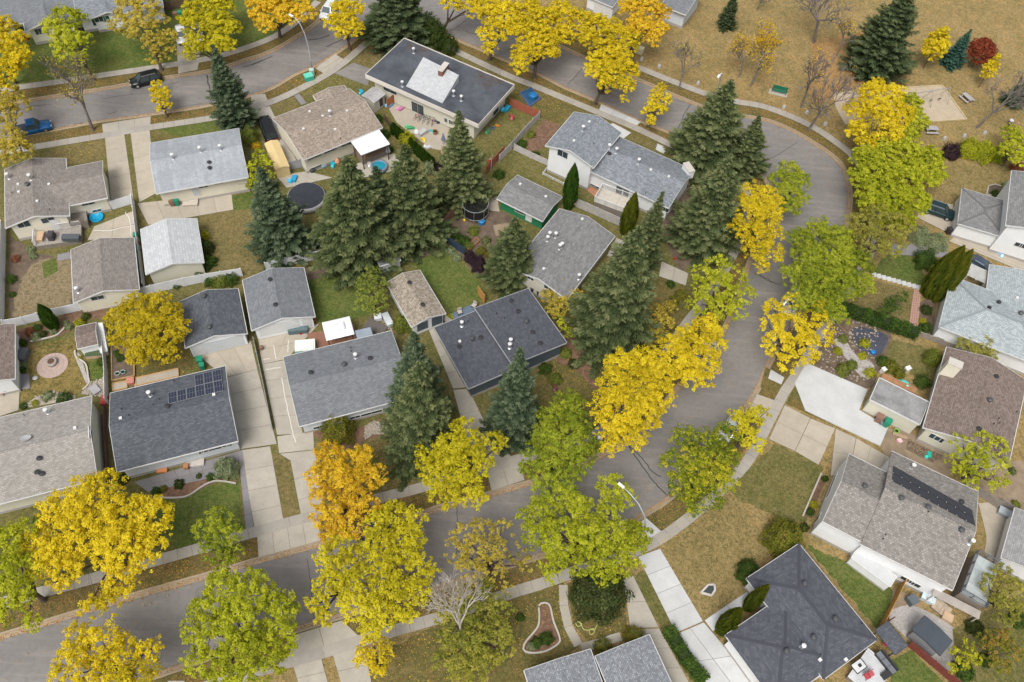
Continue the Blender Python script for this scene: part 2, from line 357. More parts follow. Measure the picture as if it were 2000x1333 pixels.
LAY = [0]
def sheet(pts, mat_, name='lawn_patch', lift=None, kind='structure', smooth=True):
    """a thin ground sheet over the lots; each lies a little above the one before"""
    LAY[0] += 1; z = GZ+(0.006+0.0003*LAY[0] if lift is None else lift)
    w_ = W(pts)
    if smooth and len(w_) > 5:
        rg = 0.16 if any(k in mat_.name for k in ('lawn', 'grass', 'soil', 'mulch', 'dirt')) else 0
        L = smooth_line(w_+[w_[0]], 0.45); w_ = [p+Vector((random.uniform(-rg, rg), random.uniform(-rg, rg))) for p in L[:-1]]
    return MB().prism([(p[0], p[1]) for p in w_], GZ-0.01, z).link(name, mat_, kind=kind)
def slabs(q, nx, ny, mat_, name='driveway', lift=0.03, gap=0.035, piece='paving_slab', base=SOIL, jitter=0.006):
    """four-cornered pavement cut into single slabs: q = corners, nx along q0-q1, ny along q0-q3"""
    a, b, c_, d = W(q); f = lambda u, v: (a.lerp(b, u)).lerp(d.lerp(c_, u), v)
    LAY[0] += 1; zz = 0.007+0.0003*LAY[0]
    root = MB().prism([(p.x, p.y) for p in (a, b, c_, d)], GZ-0.01, GZ+zz).link(name, base, kind='structure')
    wx = (b-a).length/nx; wy = (d-a).length/ny; gx = gap/2/wx; gy = gap/2/wy
    for i in range(nx):
        for j in range(ny):
            u0, u1, v0, v1 = (i+gx)/nx, (i+1-gx)/nx, (j+gy)/ny, (j+1-gy)/ny
            p = [f(u0, v0), f(u1, v0), f(u1, v1), f(u0, v1)]
            MB().prism([(k.x, k.y) for k in p], GZ, GZ+max(lift+0.02, zz+0.01)+random.uniform(0, jitter)).link(piece, mat_, root)
    return root
def walk(pts, wd=1.25, mat_=CONC2, name='sidewalk', step=1.5, lift=0.06, gap=0.03):
    L = smooth_line(W(pts), step); n = normals(L); root = ribbon(L, -wd/2, wd/2, GZ-0.01, GZ+0.045).link(name, SOIL, kind='structure')
    for i in range(len(L)-1):
        d = (L[i+1]-L[i]).normalized()*gap/2; h = GZ+lift+random.uniform(0, 0.008)
        p = [L[i]+d-n[i]*wd/2, L[i+1]-d-n[i+1]*wd/2, L[i+1]-d+n[i+1]*wd/2, L[i]+d+n[i]*wd/2]
        MB().prism([(k.x, k.y) for k in p], GZ, h).link('paving_slab', mat_, root)
    return root
def band(line, o0, o1, i0, i1, mat_, name='verge'):
    """strip of lawn along a kerb line"""
    LAY[0] += 1
    ribbon(line[i0:i1], o0, o1, GZ-0.01, GZ+0.005).link(name, mat_, kind='structure')

# verges between kerb and sidewalk
band(nk, 0.22, 2.6, 0, len(nk), GR_VERGE); band(sk, -0.22, -2.9, 0, len(sk), GR_VERGE); band(okk, 0.22, 2.9, 0, len(okk), GR_VERGE)
# lawns (picture outlines)
sheet([(50, 165), (110, 80), (170, 60), (330, 60), (340, 118), (180, 146)], GR_GREEN)
sheet([(58, 305), (200, 275), (205, 310), (130, 322), (125, 306), (62, 304)], GR_BROWN)
sheet(c(1, 1180, 960, 1650, 880, 1750, 960, 1350, 1020), GR_GREEN); sheet(c(1, 1120, 980, 1280, 1040, 1120, 1060), GR_LEAFY)
sheet(c(5, 1480, 370, 1730, 200, 1880, 180, 1980, 700, 1700, 780, 1560, 700, 1490, 480), GR_BROWN)
sheet(c(5, 1720, 200, 1880, 170, 1880, 300, 1740, 310), GR_GREEN)
sheet(c(5, 70, 500, 260, 620, 420, 650, 520, 700, 540, 1020, 300, 1100, 80, 1130), SOIL)
sheet(c(5, 110, 950, 200, 760, 300, 680, 520, 690, 530, 980, 380, 1060, 120, 1120), grass('worn_lawn', (0.11, 0.10, 0.035), (0.27, 0.21, 0.13), 0.8, 0.05))
sheet(c(5, 310, 700, 420, 660, 430, 760, 330, 820), GR_GREEN)
sheet(c(9, 150, 480, 220, 60, 560, 0, 560, 130, 640, 240, 660, 350, 560, 420, 400, 400, 270, 440), grass('mottled_lawn', (0.085, 0.085, 0.022), (0.26, 0.19, 0.07), 0.55, 0.0, patch=0.12), smooth=False)
sheet(c(9, 640, 190, 780, 160, 790, 300, 690, 320), GR_GREEN)
sheet(c(9, 560, 100, 600, 130, 660, 330, 640, 340, 560, 150), GRAVEL, 'garden_path')
sheet(c(9, 680, 330, 790, 300, 800, 440, 700, 430, 600, 420), ROCK, 'rock_bed'); sheet(c(9, 140, 530, 270, 440, 400, 400, 560, 430, 560, 460), TANC, 'garden_path')
sheet(c(5, 120, 1190, 280, 1160, 560, 1060, 760, 1020, 780, 1100, 560, 1150, 520, 1210, 350, 1270, 220, 1290, 130, 1240), MULCH, 'garden_bed')
sheet(c(9, 725, 560, 800, 550, 820, 1000, 740, 1000), SOIL, 'garden_bed')
sheet(c(9, 1000, 60, 1400, 80, 1440, 240, 1330, 240, 1010, 290), GR_LEAFY)
sheet(c(9, 830, 60, 1000, 60, 1000, 290, 830, 320), SOIL, 'garden_bed')
sheet(c(9, 1150, 1190, 1500, 1130, 1760, 1080, 1800, 1333, 1820, 1500, 1600, 1600, 1250, 1500), GR_GREEN)
sheet([(320, 985), (460, 960), (470, 1060), (440, 1075), (345, 1085)], GR_GREEN)
sheet(c(9, 1130, 1150, 1210, 1110, 1500, 1040, 1760, 1070, 1620, 1080, 1480, 1130, 1380, 1190, 1200, 1195), MULCH, 'garden_bed')
sheet(c(6, 400, 740, 700, 700, 860, 800, 900, 1060, 520, 1150, 420, 900), GR_GREEN); sheet(c(6, 400, 740, 740, 720, 700, 770, 430, 830), SOIL, 'garden_bed')
sheet(c(6, 1130, 640, 1400, 560, 1560, 700, 1700, 830, 1700, 1000, 1480, 1070, 1250, 760), GR_GREEN)
sheet(c(6, 1110, 660, 1380, 570, 1400, 610, 1200, 700), SOIL, 'garden_bed')
sheet(c(6, 1440, 460, 1560, 330, 1900, 330, 1980, 500, 1900, 800, 1650, 760), SOIL, 'garden_bed'); sheet(c(6, 1730, 250, 1830, 200, 1850, 320, 1780, 310), TANC, 'garden_path')
sheet(c(6, 1800, 420, 1930, 400, 1960, 480, 1820, 500), DIRT)
sheet([(560, 500), (640, 420), (780, 380), (850, 440), (850, 480), (780, 500), (700, 500)], SOIL, 'garden_bed')
sheet(c(10, 820, 850, 860, 760, 1010, 720, 1200, 1000, 1230, 1080, 1000, 1140, 960, 900), GR_BROWN)
sheet(c(10, 450, 700, 740, 690, 1020, 590, 1010, 720, 850, 760, 800, 830, 560, 800), MULCH, 'garden_bed'); sheet(c(10, 850, 660, 920, 620, 1020, 650, 1010, 710, 900, 720, 850, 760), ROCK, 'rock_bed')
sheet([(526, 888), (544, 886), (566, 901), (586, 1008), (553, 1018)], GR_BROWN)
sheet([(960, 760), (1060, 700), (1120, 640), (1110, 570), (1180, 560), (1200, 700), (1150, 790), (1060, 900), (1000, 900)], GR_LEAFY)
sheet([(1095, 640), (1120, 660), (1150, 700), (1165, 760), (1120, 720), (1080, 700)], MULCH, 'garden_bed')
sheet([(1290, 540), (1340, 560), (1400, 545), (1350, 640), (1280, 690), (1265, 600)], GR_LEAFY); sheet([(1310, 360), (1345, 360), (1370, 480), (1330, 540), (1290, 450)], SOIL, 'garden_bed')
sheet(c(2, 760, 470, 900, 330, 1100, 300, 900, 510), GR_BROWN); sheet(c(2, 360, 700, 620, 560, 860, 670, 700, 700, 420, 780), GR_MIX); sheet(c(2, 150, 790, 310, 730, 370, 800, 180, 870), GR_BROWN)
sheet(c(3, 60, 600, 560, 800, 470, 840, 380, 920, 180, 840, 40, 740), GR_LEAFY); sheet(c(3, 270, 890, 400, 930, 290, 1090, 160, 1150, 150, 1060), MULCH, 'garden_bed')
sheet(c(2, 1700, 1000, 1940, 850, 1980, 900, 1980, 1110, 1850, 1200, 1740, 1290), GR_MIX); sheet(c(3, 0, 860, 60, 870, 200, 900, 20, 1110, 0, 1110), GR_MIX)
sheet(c(3, 10, 1250, 90, 1190, 280, 1260, 410, 1330, 410, 1480, 200, 1420), GR_MIX)
sheet(c(3, 1440, 1200, 1560, 1220, 1500, 1333, 1350, 1320), SOIL, 'garden_bed')
sheet(c(3, 910, 990, 1120, 1080, 1110, 1120, 900, 1030), GR_BROWN)
# east side
sheet([(1585, 80), (1700, 60), (1720, 150), (1650, 200), (1580, 200)], grass('bare_grass', (0.17, 0.125, 0.055), (0.34, 0.23, 0.11), 0.7, 0.6, (0.42, 0.2, 0.06)))
sheet(c(4, 560, 700, 950, 665, 1370, 640, 1550, 890, 1230, 912, 650, 930, 580, 800), SAND, 'playground_sand', smooth=False)
sheet([(1810, 350), (1880, 320), (1980, 330), (1985, 372), (1960, 392), (1880, 370), (1870, 395), (1810, 400)], GR_DRY)
sheet(c(8, 870, 740, 990, 625, 1160, 660, 1240, 800, 1210, 870, 880, 780), GR_GREEN); sheet(c(8, 640, 1040, 860, 830, 1160, 900, 1120, 1180, 860, 1110), GR_BROWN)
sheet(c(8, 1200, 1000, 1340, 900, 1300, 1240, 1190, 1200), SOIL, 'garden_bed')
sheet(c(12, 400, 60, 560, -170, 900, -100, 1000, 0, 900, 250, 800, 380, 360, 180), SOIL, 'garden_bed'); sheet(c(12, 560, 20, 640, 0, 720, 120, 860, 200, 840, 300, 740, 260), GRAVEL, 'garden_path')
sheet(c(8, 700, 1200, 760, 1175, 960, 1240, 940, 1333, 880, 1390, 740, 1330), plain('black_weed_cloth', (0.06, 0.065, 0.085), 0.6, 0, 0.4, 2), 'weed_cloth')
sheet(c(12, 1000, 20, 1240, 70, 1360, 180, 1290, 370, 1140, 260, 960, 150), GR_MIX)
sheet(c(12, 20, 370, 60, 220, 200, 300, 130, 450), GR_LEAFY); sheet(c(12, 210, 490, 280, 350, 350, 540, 720, 730, 660, 700), GR_LEAFY)
sheet(c(12, 960, 680, 1120, 700, 1440, 870, 1400, 1030, 1060, 960, 920, 820), DIRT); sheet(c(12, 1120, 760, 1380, 880, 1300, 930, 1100, 830), SOIL, 'garden_bed')
sheet([(1515, 868), (1600, 905), (1600, 940), (1560, 1035), (1500, 1000), (1430, 960)], GR_MIX)
sheet([(1480, 1030), (1430, 965), (1390, 1000), (1300, 1075), (1375, 1210), (1460, 1150), (1450, 1120), (1500, 1085)], GR_DRY)
sheet(c(15, 1080, 120, 1280, 10, 1330, 90, 1120, 220), GR_LEAFY)
sheet(c(15, 940, 580, 1040, 520, 1200, 830, 1500, 1333, 1380, 1333, 1140, 930), GR_MIX)
sheet([(1575, 1065), (1680, 1110), (1745, 1155), (1730, 1225), (1715, 1230), (1620, 1120)], GR_GREEN)
sheet(c(16, 430, 1010, 500, 860, 420, 1170, 330, 1230), SOIL, 'garden_bed'); sheet(c(12, 470, 1010, 500, 1080, 390, 1333, 330, 1333), MULCH, 'garden_bed')
sheet([(1745, 1150), (1800, 1170), (1790, 1200), (1735, 1195)], DIRT); sheet(c(16, 980, 800, 1180, 770, 1530, 1000, 1440, 1240, 1290, 1160, 1000, 900), GRAVEL, 'gravel_yard')
sheet([(1740, 1290), (1780, 1270), (1850, 1340), (1740, 1345)], GR_GREEN); sheet([(1860, 1230), (2010, 1150), (2010, 1345), (1870, 1345)], GR_MIX)
sheet(c(16, 1640, 0, 1830, 0, 1900, 60, 1800, 420, 1690, 380, 1700, 250), TANC, 'patio')
sheet(c(14, 860, 1190, 1300, 950, 1960, 710, 1975, 1400, 1500, 1420, 870, 1400), GR_LEAFY); sheet([(1000, 1165), (1100, 1140), (1110, 1230), (1130, 1262), (1060, 1300), (1000, 1330)], GR_LEAFY)
sheet([(1108, 1140), (1220, 1120), (1225, 1235), (1150, 1255), (1120, 1220)], GR_LEAFY); sheet(c(15, 235, 760, 320, 760, 350, 900, 390, 1000, 300, 1100, 140, 1110, 130, 1050, 230, 930), MULCH, 'garden_bed')
sheet([(1880, 905), (2005, 900), (2005, 1010), (1900, 965)], DIRT)
# pavements
walk([(-40, 184), (39, 171), (105, 162), (184, 150), (344, 126), (420, 112), (490, 91), (540, 70), (577, 45), (605, 18), (630, -5)])
walk([(-40, 306), (56, 290), (205, 265), (294, 249.5), (420, 230), (490, 211), (524, 202), (577, 179), (653, 137), (715, 86), (735, 74)])
walk([(860, 85), (900, 105), (989, 147), (1042, 168), (1153, 214), (1242, 251), (1324, 290), (1400, 322), (1445, 350), (1462, 390), (1455, 440), (1433, 495), (1405, 545), (1375, 590), (1342, 630), (1293, 700), (1250, 762), (1200, 822), (1165, 848), (1080, 878), (990, 904), (826, 952), (752, 971), (616, 1007), (490, 1042), (378, 1075), (271, 1105), (150, 1139), (47, 1166), (-60, 1196)])
walk([(1244, 131), (1302, 155), (1384, 186), (1430, 198), (1485, 207), (1532, 223), (1585, 247), (1632, 278), (1668, 308), (1695, 350), (1706, 400), (1706, 450), (1695, 505), (1660, 560), (1610, 640), (1556, 731), (1532, 766), (1500, 828), (1470, 885), (1445, 920), (1371, 991), (1292, 1051), (1225, 1083), (1147, 1109), (1056, 1141), (1000, 1158), (920, 1187), (844, 1211), (768, 1233), (629, 1275), (527, 1303), (430, 1335), (300, 1375)])
slabs([(199, 243), (295, 228), (293, 255), (203, 271)], 3, 1, CONC); slabs([(205, 270), (243, 261), (262, 396), (218, 404)], 1, 5, TANC); slabs([(254.7, 258), (292, 251), (306, 378), (272, 396)], 1, 5, TANC)
slabs([(268, 398), (452, 377), (456, 410), (290, 440)], 5, 1, TANC); slabs([(184, 443), (262, 412), (265, 466), (171, 470)], 2, 2, TANC, 'patio')
slabs([(616, 134), (655, 106), (676, 120), (634, 146)], 1, 2, CONC); sheet([(653, 144), (690, 123), (724, 135), (719, 168)], ASPH, 'driveway')
slabs([(490, 187), (518, 184), (525, 202), (492, 211)], 1, 1, CONC); slabs([(497, 214), (527, 208), (583, 322), (545, 335)], 1, 5, CONC)
slabs(c(2, 320, 715, 360, 700, 415, 770, 375, 785), 1, 1, PAVER)
slabs([(1174, 204), (1252, 239), (1240, 249), (1168, 220)], 3, 1, CONCW); slabs([(1197, 241), (1233, 260), (1217, 272), (1180, 250)], 1, 1, CONCW); slabs([(1284, 281), (1304, 291), (1296, 301), (1280, 293)], 1, 1, CONCW)
slabs(c(7, 1150, 690, 1350, 780, 1330, 870, 1130, 800), 2, 1, CONC); slabs([(1204, 465), (1232, 478), (1210, 510), (1185, 500)], 1, 1, CONC)
slabs([(383, 692), (490, 666), (503, 722), (440, 738)], 3, 1, TANC); slabs([(442, 738), (503, 722), (541, 868), (470, 878)], 1, 4, CONC); slabs([(471, 880), (528, 872), (556, 1028), (499, 1044)], 1, 4, CONC)
slabs([(502, 1045), (620, 1014), (628, 1056), (505, 1090)], 4, 1, CONC)
slabs([(503, 656), (624, 633), (560, 702), (512, 712)], 2, 2, TANC); slabs([(512, 712), (556, 704), (592, 848), (541, 850)], 1, 4, CONC); slabs([(541, 853), (612, 843), (614, 879), (545, 886)], 1, 1, CONC); slabs([(546, 887), (614, 880), (616, 889), (567, 900)], 1, 1, CONC); slabs([(567, 899), (616, 882), (633, 1006), (590, 1018)], 1, 3, CONC)
slabs([(835, 640), (858, 632), (915, 757), (885, 760)], 1, 4, CONC); slabs([(885, 762), (915, 760), (957, 846), (912, 862)], 1, 2, CONC); slabs([(912, 864), (957, 848), (1006, 900), (948, 916)], 1, 1, CONC); slabs([(948, 912), (1010, 896), (1025, 938), (960, 960)], 2, 1, CONC)
slabs([(577, 1240), (668, 1212), (711, 1252), (560, 1294)], 2, 1, CONC); slabs([(570, 1292), (625, 1276), (645, 1350), (590, 1360)], 1, 2, CONC); slabs([(647, 1270), (709, 1253), (728, 1345), (672, 1355)], 1, 2, CONC)
slabs([(250, 1396), (330, 1330), (360, 1330), (380, 1400)], 1, 1, CONC)
slabs([(1250, 1020), (1262, 1012), (1296, 1042), (1268, 1058)], 1, 1, CONCW); slabs([(1246, 1088), (1289, 1072), (1373, 1214), (1320, 1237)], 1, 4, CONCW); slabs([(1321, 1239), (1374, 1216), (1490, 1350), (1388, 1350)], 2, 2, CONCW); slabs([(1376, 1212), (1460, 1155), (1475, 1168), (1392, 1234)], 2, 1, CONCW)
slabs([(1217, 1128), (1237, 1126), (1287, 1226), (1230, 1228)], 1, 2, CONC); slabs([(1230, 1230), (1287, 1228), (1352, 1345), (1310, 1345)], 1, 3, CONC); walk([(1100, 1143), (1102, 1190), (1112, 1230), (1130, 1262), (1140, 1284)], 0.95, CONC, 'garden_path', 2.2); walk([(1135, 1266), (1180, 1254), (1228, 1238)], 0.9, CONC, 'garden_path', 2.2, 0.065)
sheet(c(12, 360, 190, 815, 388, 752, 540, 968, 668, 908, 808, 352, 543, 272, 340), CONCW, 'driveway', 0.13, smooth=False)
slabs(c(12, 200, 502, 390, 600, 275, 845, 82, 755), 1, 2, TANC); slabs(c(12, 392, 601, 575, 677, 452, 948, 277, 846), 1, 2, TANC); slabs(c(12, 578, 678, 730, 747, 680, 1000, 540, 1030), 1, 2, TANC); slabs(c(12, 732, 748, 1062, 942, 1000, 1060, 680, 1000), 3, 1, TANC)
slabs([(1478, 770), (1514, 783), (1499, 828), (1460, 806)], 1, 2, TANC); slabs([(1505, 722), (1532, 738), (1526, 752), (1500, 740)], 1, 1, CONCW)
slabs([(1790, 425), (1805, 392), (1862, 400), (1856, 458)], 2, 1, TANC); slabs(c(8, 1000, 560, 1420, 560, 1400, 660, 990, 640), 4, 1, PAVER, 'garden_path'); slabs(c(8, 1420, 540, 1500, 480, 1990, 660, 1980, 770), 5, 1, TANC, 'patio')
slabs([(343, 50), (395, 48), (390, 112), (347, 122)], 2, 3, CONC); slabs([(348, 128), (389, 120), (386, 137), (348, 145)], 1, 1, CONC)
sheet([(755, 205), (800, 180), (900, 240), (890, 300), (840, 290), (775, 240)], TANC, 'patio', smooth=False); slabs([(540, 345), (600, 335), (650, 348), (560, 368)], 3, 1, CONC, 'patio'); slabs([(680, 325), (770, 300), (790, 330), (700, 350)], 3, 1, CONC, 'patio')
slabs(c(9, -40, 410, 150, 360, 140, 540, -40, 600), 1, 1, TANC, 'patio'); slabs(c(9, 150, 270, 220, 270, 225, 380, 150, 390), 1, 1, PAVER, 'patio')
slabs([(262, 942), (466, 882), (467, 922), (290, 962)], 8, 2, PAVER, 'patio'); slabs([(465, 882), (474, 880), (496, 1030), (480, 1035)], 1, 6, PAVER, 'garden_path')
slabs(c(9, 840, 350, 940, 330, 945, 380, 845, 400), 1, 1, TANC, 'patio'); slabs(c(9, 1000, 310, 1320, 240, 1330, 300, 1000, 370), 3, 1, CONC, 'patio')
slabs(c(5, 425, 640, 520, 620, 530, 670, 430, 690), 1, 1, PAVER, 'patio')
slabs([(1160, 315), (1213, 360), (1180, 400), (1130, 360)], 2, 2, plain('deck_wood', (0.36, 0.17, 0.10), 0.8), 'patio', piece='deck_board')
# brick path and stepping stones beside the cedars
q = c(8, 1160, 895, 1215, 895, 1190, 1200, 1120, 1180); slabs(q, 4, 16, plain('path_brick', (0.40, 0.24, 0.19), 0.9, 0, 0.35, 6), 'brick_path', piece='brick')
a0, b0 = W(c(8, 865, 790, 1200, 885)); root = None
for i in range(10):
    p = a0.lerp(b0, i/9); mbb = MB().prism([(p.x+dx, p.y+dy) for dx, dy in ((-0.3, -0.42), (0.33, -0.34), (0.28, 0.42), (-0.32, 0.36))], GZ, GZ+0.09)
    root = mbb.link('stepping_stone', CONCW, root) if root is not None else mbb.link('stepping_path', CONCW, kind='structure')
# tar-filled cracks
TAR = plain('crack_tar', (0.045, 0.045, 0.05), 0.7, 0, 0.1)
def crack(pts, wd=0.09, z=0.004):
    L = smooth_line(W(pts, 0), 0.35); mb = MB(); L = [p+Vector((random.uniform(-.06, .06), random.uniform(-.06, .06))) for p in L]
    ribbon(L, -wd/2, wd/2, -0.005, z, mb).link('road_crack', TAR, kind='structure')
for pts, wd in (([(1228, 872), (1250, 905), (1272, 935), (1300, 965), (1315, 975)], 0.13), (c(11, 910, 805, 1000, 890, 1080, 990, 1150, 1040), 0.12), (c(7, 1840, 780, 1900, 800, 1990, 850), 0.1),
                (c(8, 0, 785, 70, 830, 180, 870), 0.1), (c(3, 1370, 770, 1320, 850, 1270, 970), 0.1), (c(3, 560, 510, 500, 580, 450, 630), 0.1), (c(4, 290, 1060, 190, 1130, 80, 1190), 0.08), (c(2, 1650, 110, 1550, 190, 1450, 255), 0.09),
                (c(2, 0, 490, 90, 450, 160, 420), 0.16), (c(2, 420, 300, 500, 290, 590, 260), 0.2), (c(2, 560, 350, 650, 310, 700, 290), 0.2), (c(2, 1590, 230, 1640, 250, 1680, 255), 0.1), (c(1, 200, 800, 300, 785, 400, 775), 0.08), (c(1, 760, 740, 860, 720, 1000, 700), 0.07),
                (c(1, 1540, 560, 1560, 660, 1610, 760), 0.2), (c(1, 800, 850, 880, 830), 0.1), (c(1, 400, 970, 520, 945, 620, 915), 0.16), (c(1, 1250, 630, 1340, 610), 0.08), (c(1, 1300, 800, 1450, 780, 1600, 750), 0.06), (c(14, 1530, 0, 1535, 250, 1530, 420), 0.08), ([(600, 1090), (608, 1150), (615, 1215)], 0.06), ([(150, 1205), (152, 1245), (160, 1300)], 0.08), (c(1, 1810, 500, 1900, 470, 1970, 440), 0.12)):
    crack(pts, wd)
for q, k in (([(255, 170), (330, 156), (336, 172), (260, 187)], .86), ([(860, 1010), (905, 1000), (915, 1040), (868, 1052)], .9), ([(1130, 140), (1180, 160), (1170, 180), (1120, 160)], .88), ([(600, 90), (640, 70), (655, 85), (615, 110)], .85), ([(380, 1150), (440, 1130), (450, 1165), (388, 1185)], .9)):
    L = smooth_line(W(q+[q[0]], 0), .5); MB().prism([(p.x+random.uniform(-.1, .1), p.y+random.uniform(-.1, .1)) for p in L[:-1]], -.005, .0025).link('road_patch', asphalt('asphalt_patch_%d' % int(k*100), tuple(v*k for v in (0.172, 0.161, 0.153))), kind='structure')
# pale sealed cracks on the driveways
SEAL = plain('sealant', (0.6, 0.58, 0.54), 0.7, 0, 0.1)
for pts in (c(10, 230, 300, 250, 420, 280, 560, 310, 700, 340, 800), c(10, 90, 165, 150, 155), c(10, 170, 60, 190, 170), c(10, 280, 20, 275, 110), c(10, 110, 240, 230, 220), c(5, 700, 462, 820, 460, 900, 440, 1000, 425), c(5, 930, 325, 965, 380, 975, 500)):
    L = smooth_line(W(pts), 0.3); L = [p+Vector((random.uniform(-.04, .04), random.uniform(-.04, .04))) for p in L]
    ribbon(L, -0.045, 0.045, GZ, GZ+0.078).link('sealed_crack', SEAL, kind='structure')
# ================================================================ BUILDINGS
SH_BROWN = shingle('shingle_taupe', (0.15, 0.132, 0.118), (0.215, 0.192, 0.172), (0.285, 0.258, 0.235))
SH_GREYL = shingle('shingle_silver', (0.25, 0.268, 0.29), (0.31, 0.332, 0.355), (0.37, 0.392, 0.415), 0.9)
SH_SILVER = shingle('shingle_pale', (0.36, 0.375, 0.385), (0.42, 0.435, 0.44), (0.47, 0.48, 0.485), 0.2, 0.34, 0.6)
SH_TAN = shingle('shingle_tan', (0.17, 0.135, 0.105), (0.29, 0.24, 0.195), (0.38, 0.325, 0.27), 0.3, 0.22, 0.3)
SH_TANG = shingle('shingle_tan_weathered', (0.14, 0.115, 0.085), (0.31, 0.27, 0.215), (0.42, 0.37, 0.31), 0.2, 0.25, 0.22)
SH_BLUE = shingle('shingle_slate_blue', (0.12, 0.135, 0.15), (0.19, 0.21, 0.23), (0.28, 0.30, 0.325), 0.3, 0.2, 0.36)
SH_GREY = shingle('shingle_mid_grey', (0.122, 0.13, 0.14), (0.165, 0.175, 0.187), (0.215, 0.226, 0.238), 0.35)
SH_DGREY = shingle('shingle_dark_grey', (0.06, 0.066, 0.077), (0.087, 0.095, 0.108), (0.13, 0.14, 0.155), 0.25)
SH_NAVY = shingle('shingle_charcoal', (0.055, 0.06, 0.072), (0.08, 0.085, 0.1), (0.115, 0.12, 0.14), 0.35)
SH_WARM = shingle('shingle_warm_grey', (0.21, 0.195, 0.175), (0.28, 0.26, 0.235), (0.36, 0.34, 0.315), 0.3)
SH_MOTT = shingle('shingle_mottled', (0.145, 0.132, 0.12), (0.22, 0.205, 0.187), (0.30, 0.28, 0.257), 0.2, 0.24, 0.3)
SH_RED = shingle('shingle_red_brown', (0.12, 0.092, 0.078), (0.185, 0.145, 0.125), (0.255, 0.205, 0.18), 0.2, 0.2, 0.3)
SH_PBLUE = shingle('shingle_pale_blue', (0.22, 0.25, 0.26), (0.32, 0.355, 0.365), (0.41, 0.445, 0.455), 0.2, 0.22, 0.3)
SH_G2 = shingle('shingle_grey_rows', (0.135, 0.135, 0.135), (0.19, 0.19, 0.19), (0.25, 0.25, 0.25), 0.3, 0.24, 0.5)
def siding(name, col): return plain(name, col, 0.7, 0, 0.07, 0.7)
W_CREAM = siding('cream_siding', (0.62, 0.58, 0.47)); W_WHITE = siding('white_siding', (0.68, 0.69, 0.69)); W_BEIGE = siding('beige_stucco', (0.55, 0.53, 0.43))
W_PBLUE = siding('pale_blue_siding', (0.52, 0.56, 0.59)); W_TAN = siding('tan_stucco', (0.50, 0.47, 0.40)); W_NAVY = siding('slate_siding', (0.07, 0.09, 0.11)); W_GREEN = siding('green_boards', (0.02, 0.17, 0.075))
W_GREY = siding('grey_siding', (0.44, 0.45, 0.45))
FOUND = concrete('foundation', (0.36, 0.34, 0.31))
def rect(q, z):
    """true rectangle closest to four surveyed corners A B C D at height z -> centre, yaw, length (A-B), width (A-D)"""
    P = [G(x, y, z) for x, y in q]
    if (P[1]-P[0]).cross(P[3]-P[0]).z < 0: P = [P[1], P[0], P[3], P[2]]
    cen = sum(P, Vector())/4; d = ((P[1]-P[0])+(P[2]-P[3])).normalized(); e = ((P[3]-P[0])+(P[2]-P[1]))/2
    d2 = Vector((e.y, -e.x, 0)).normalized(); wl = ((P[1]-P[0]).length+(P[2]-P[3]).length)/2
    L, Wd = wl, abs(e.dot(Vector((-d.y, d.x, 0))))
    k = L/(L+Wd); dd = (d*k+d2*(1-k)).normalized()
    return Vector((cen.x, cen.y, GZ)), math.atan2(dd.y, dd.x), L, Wd
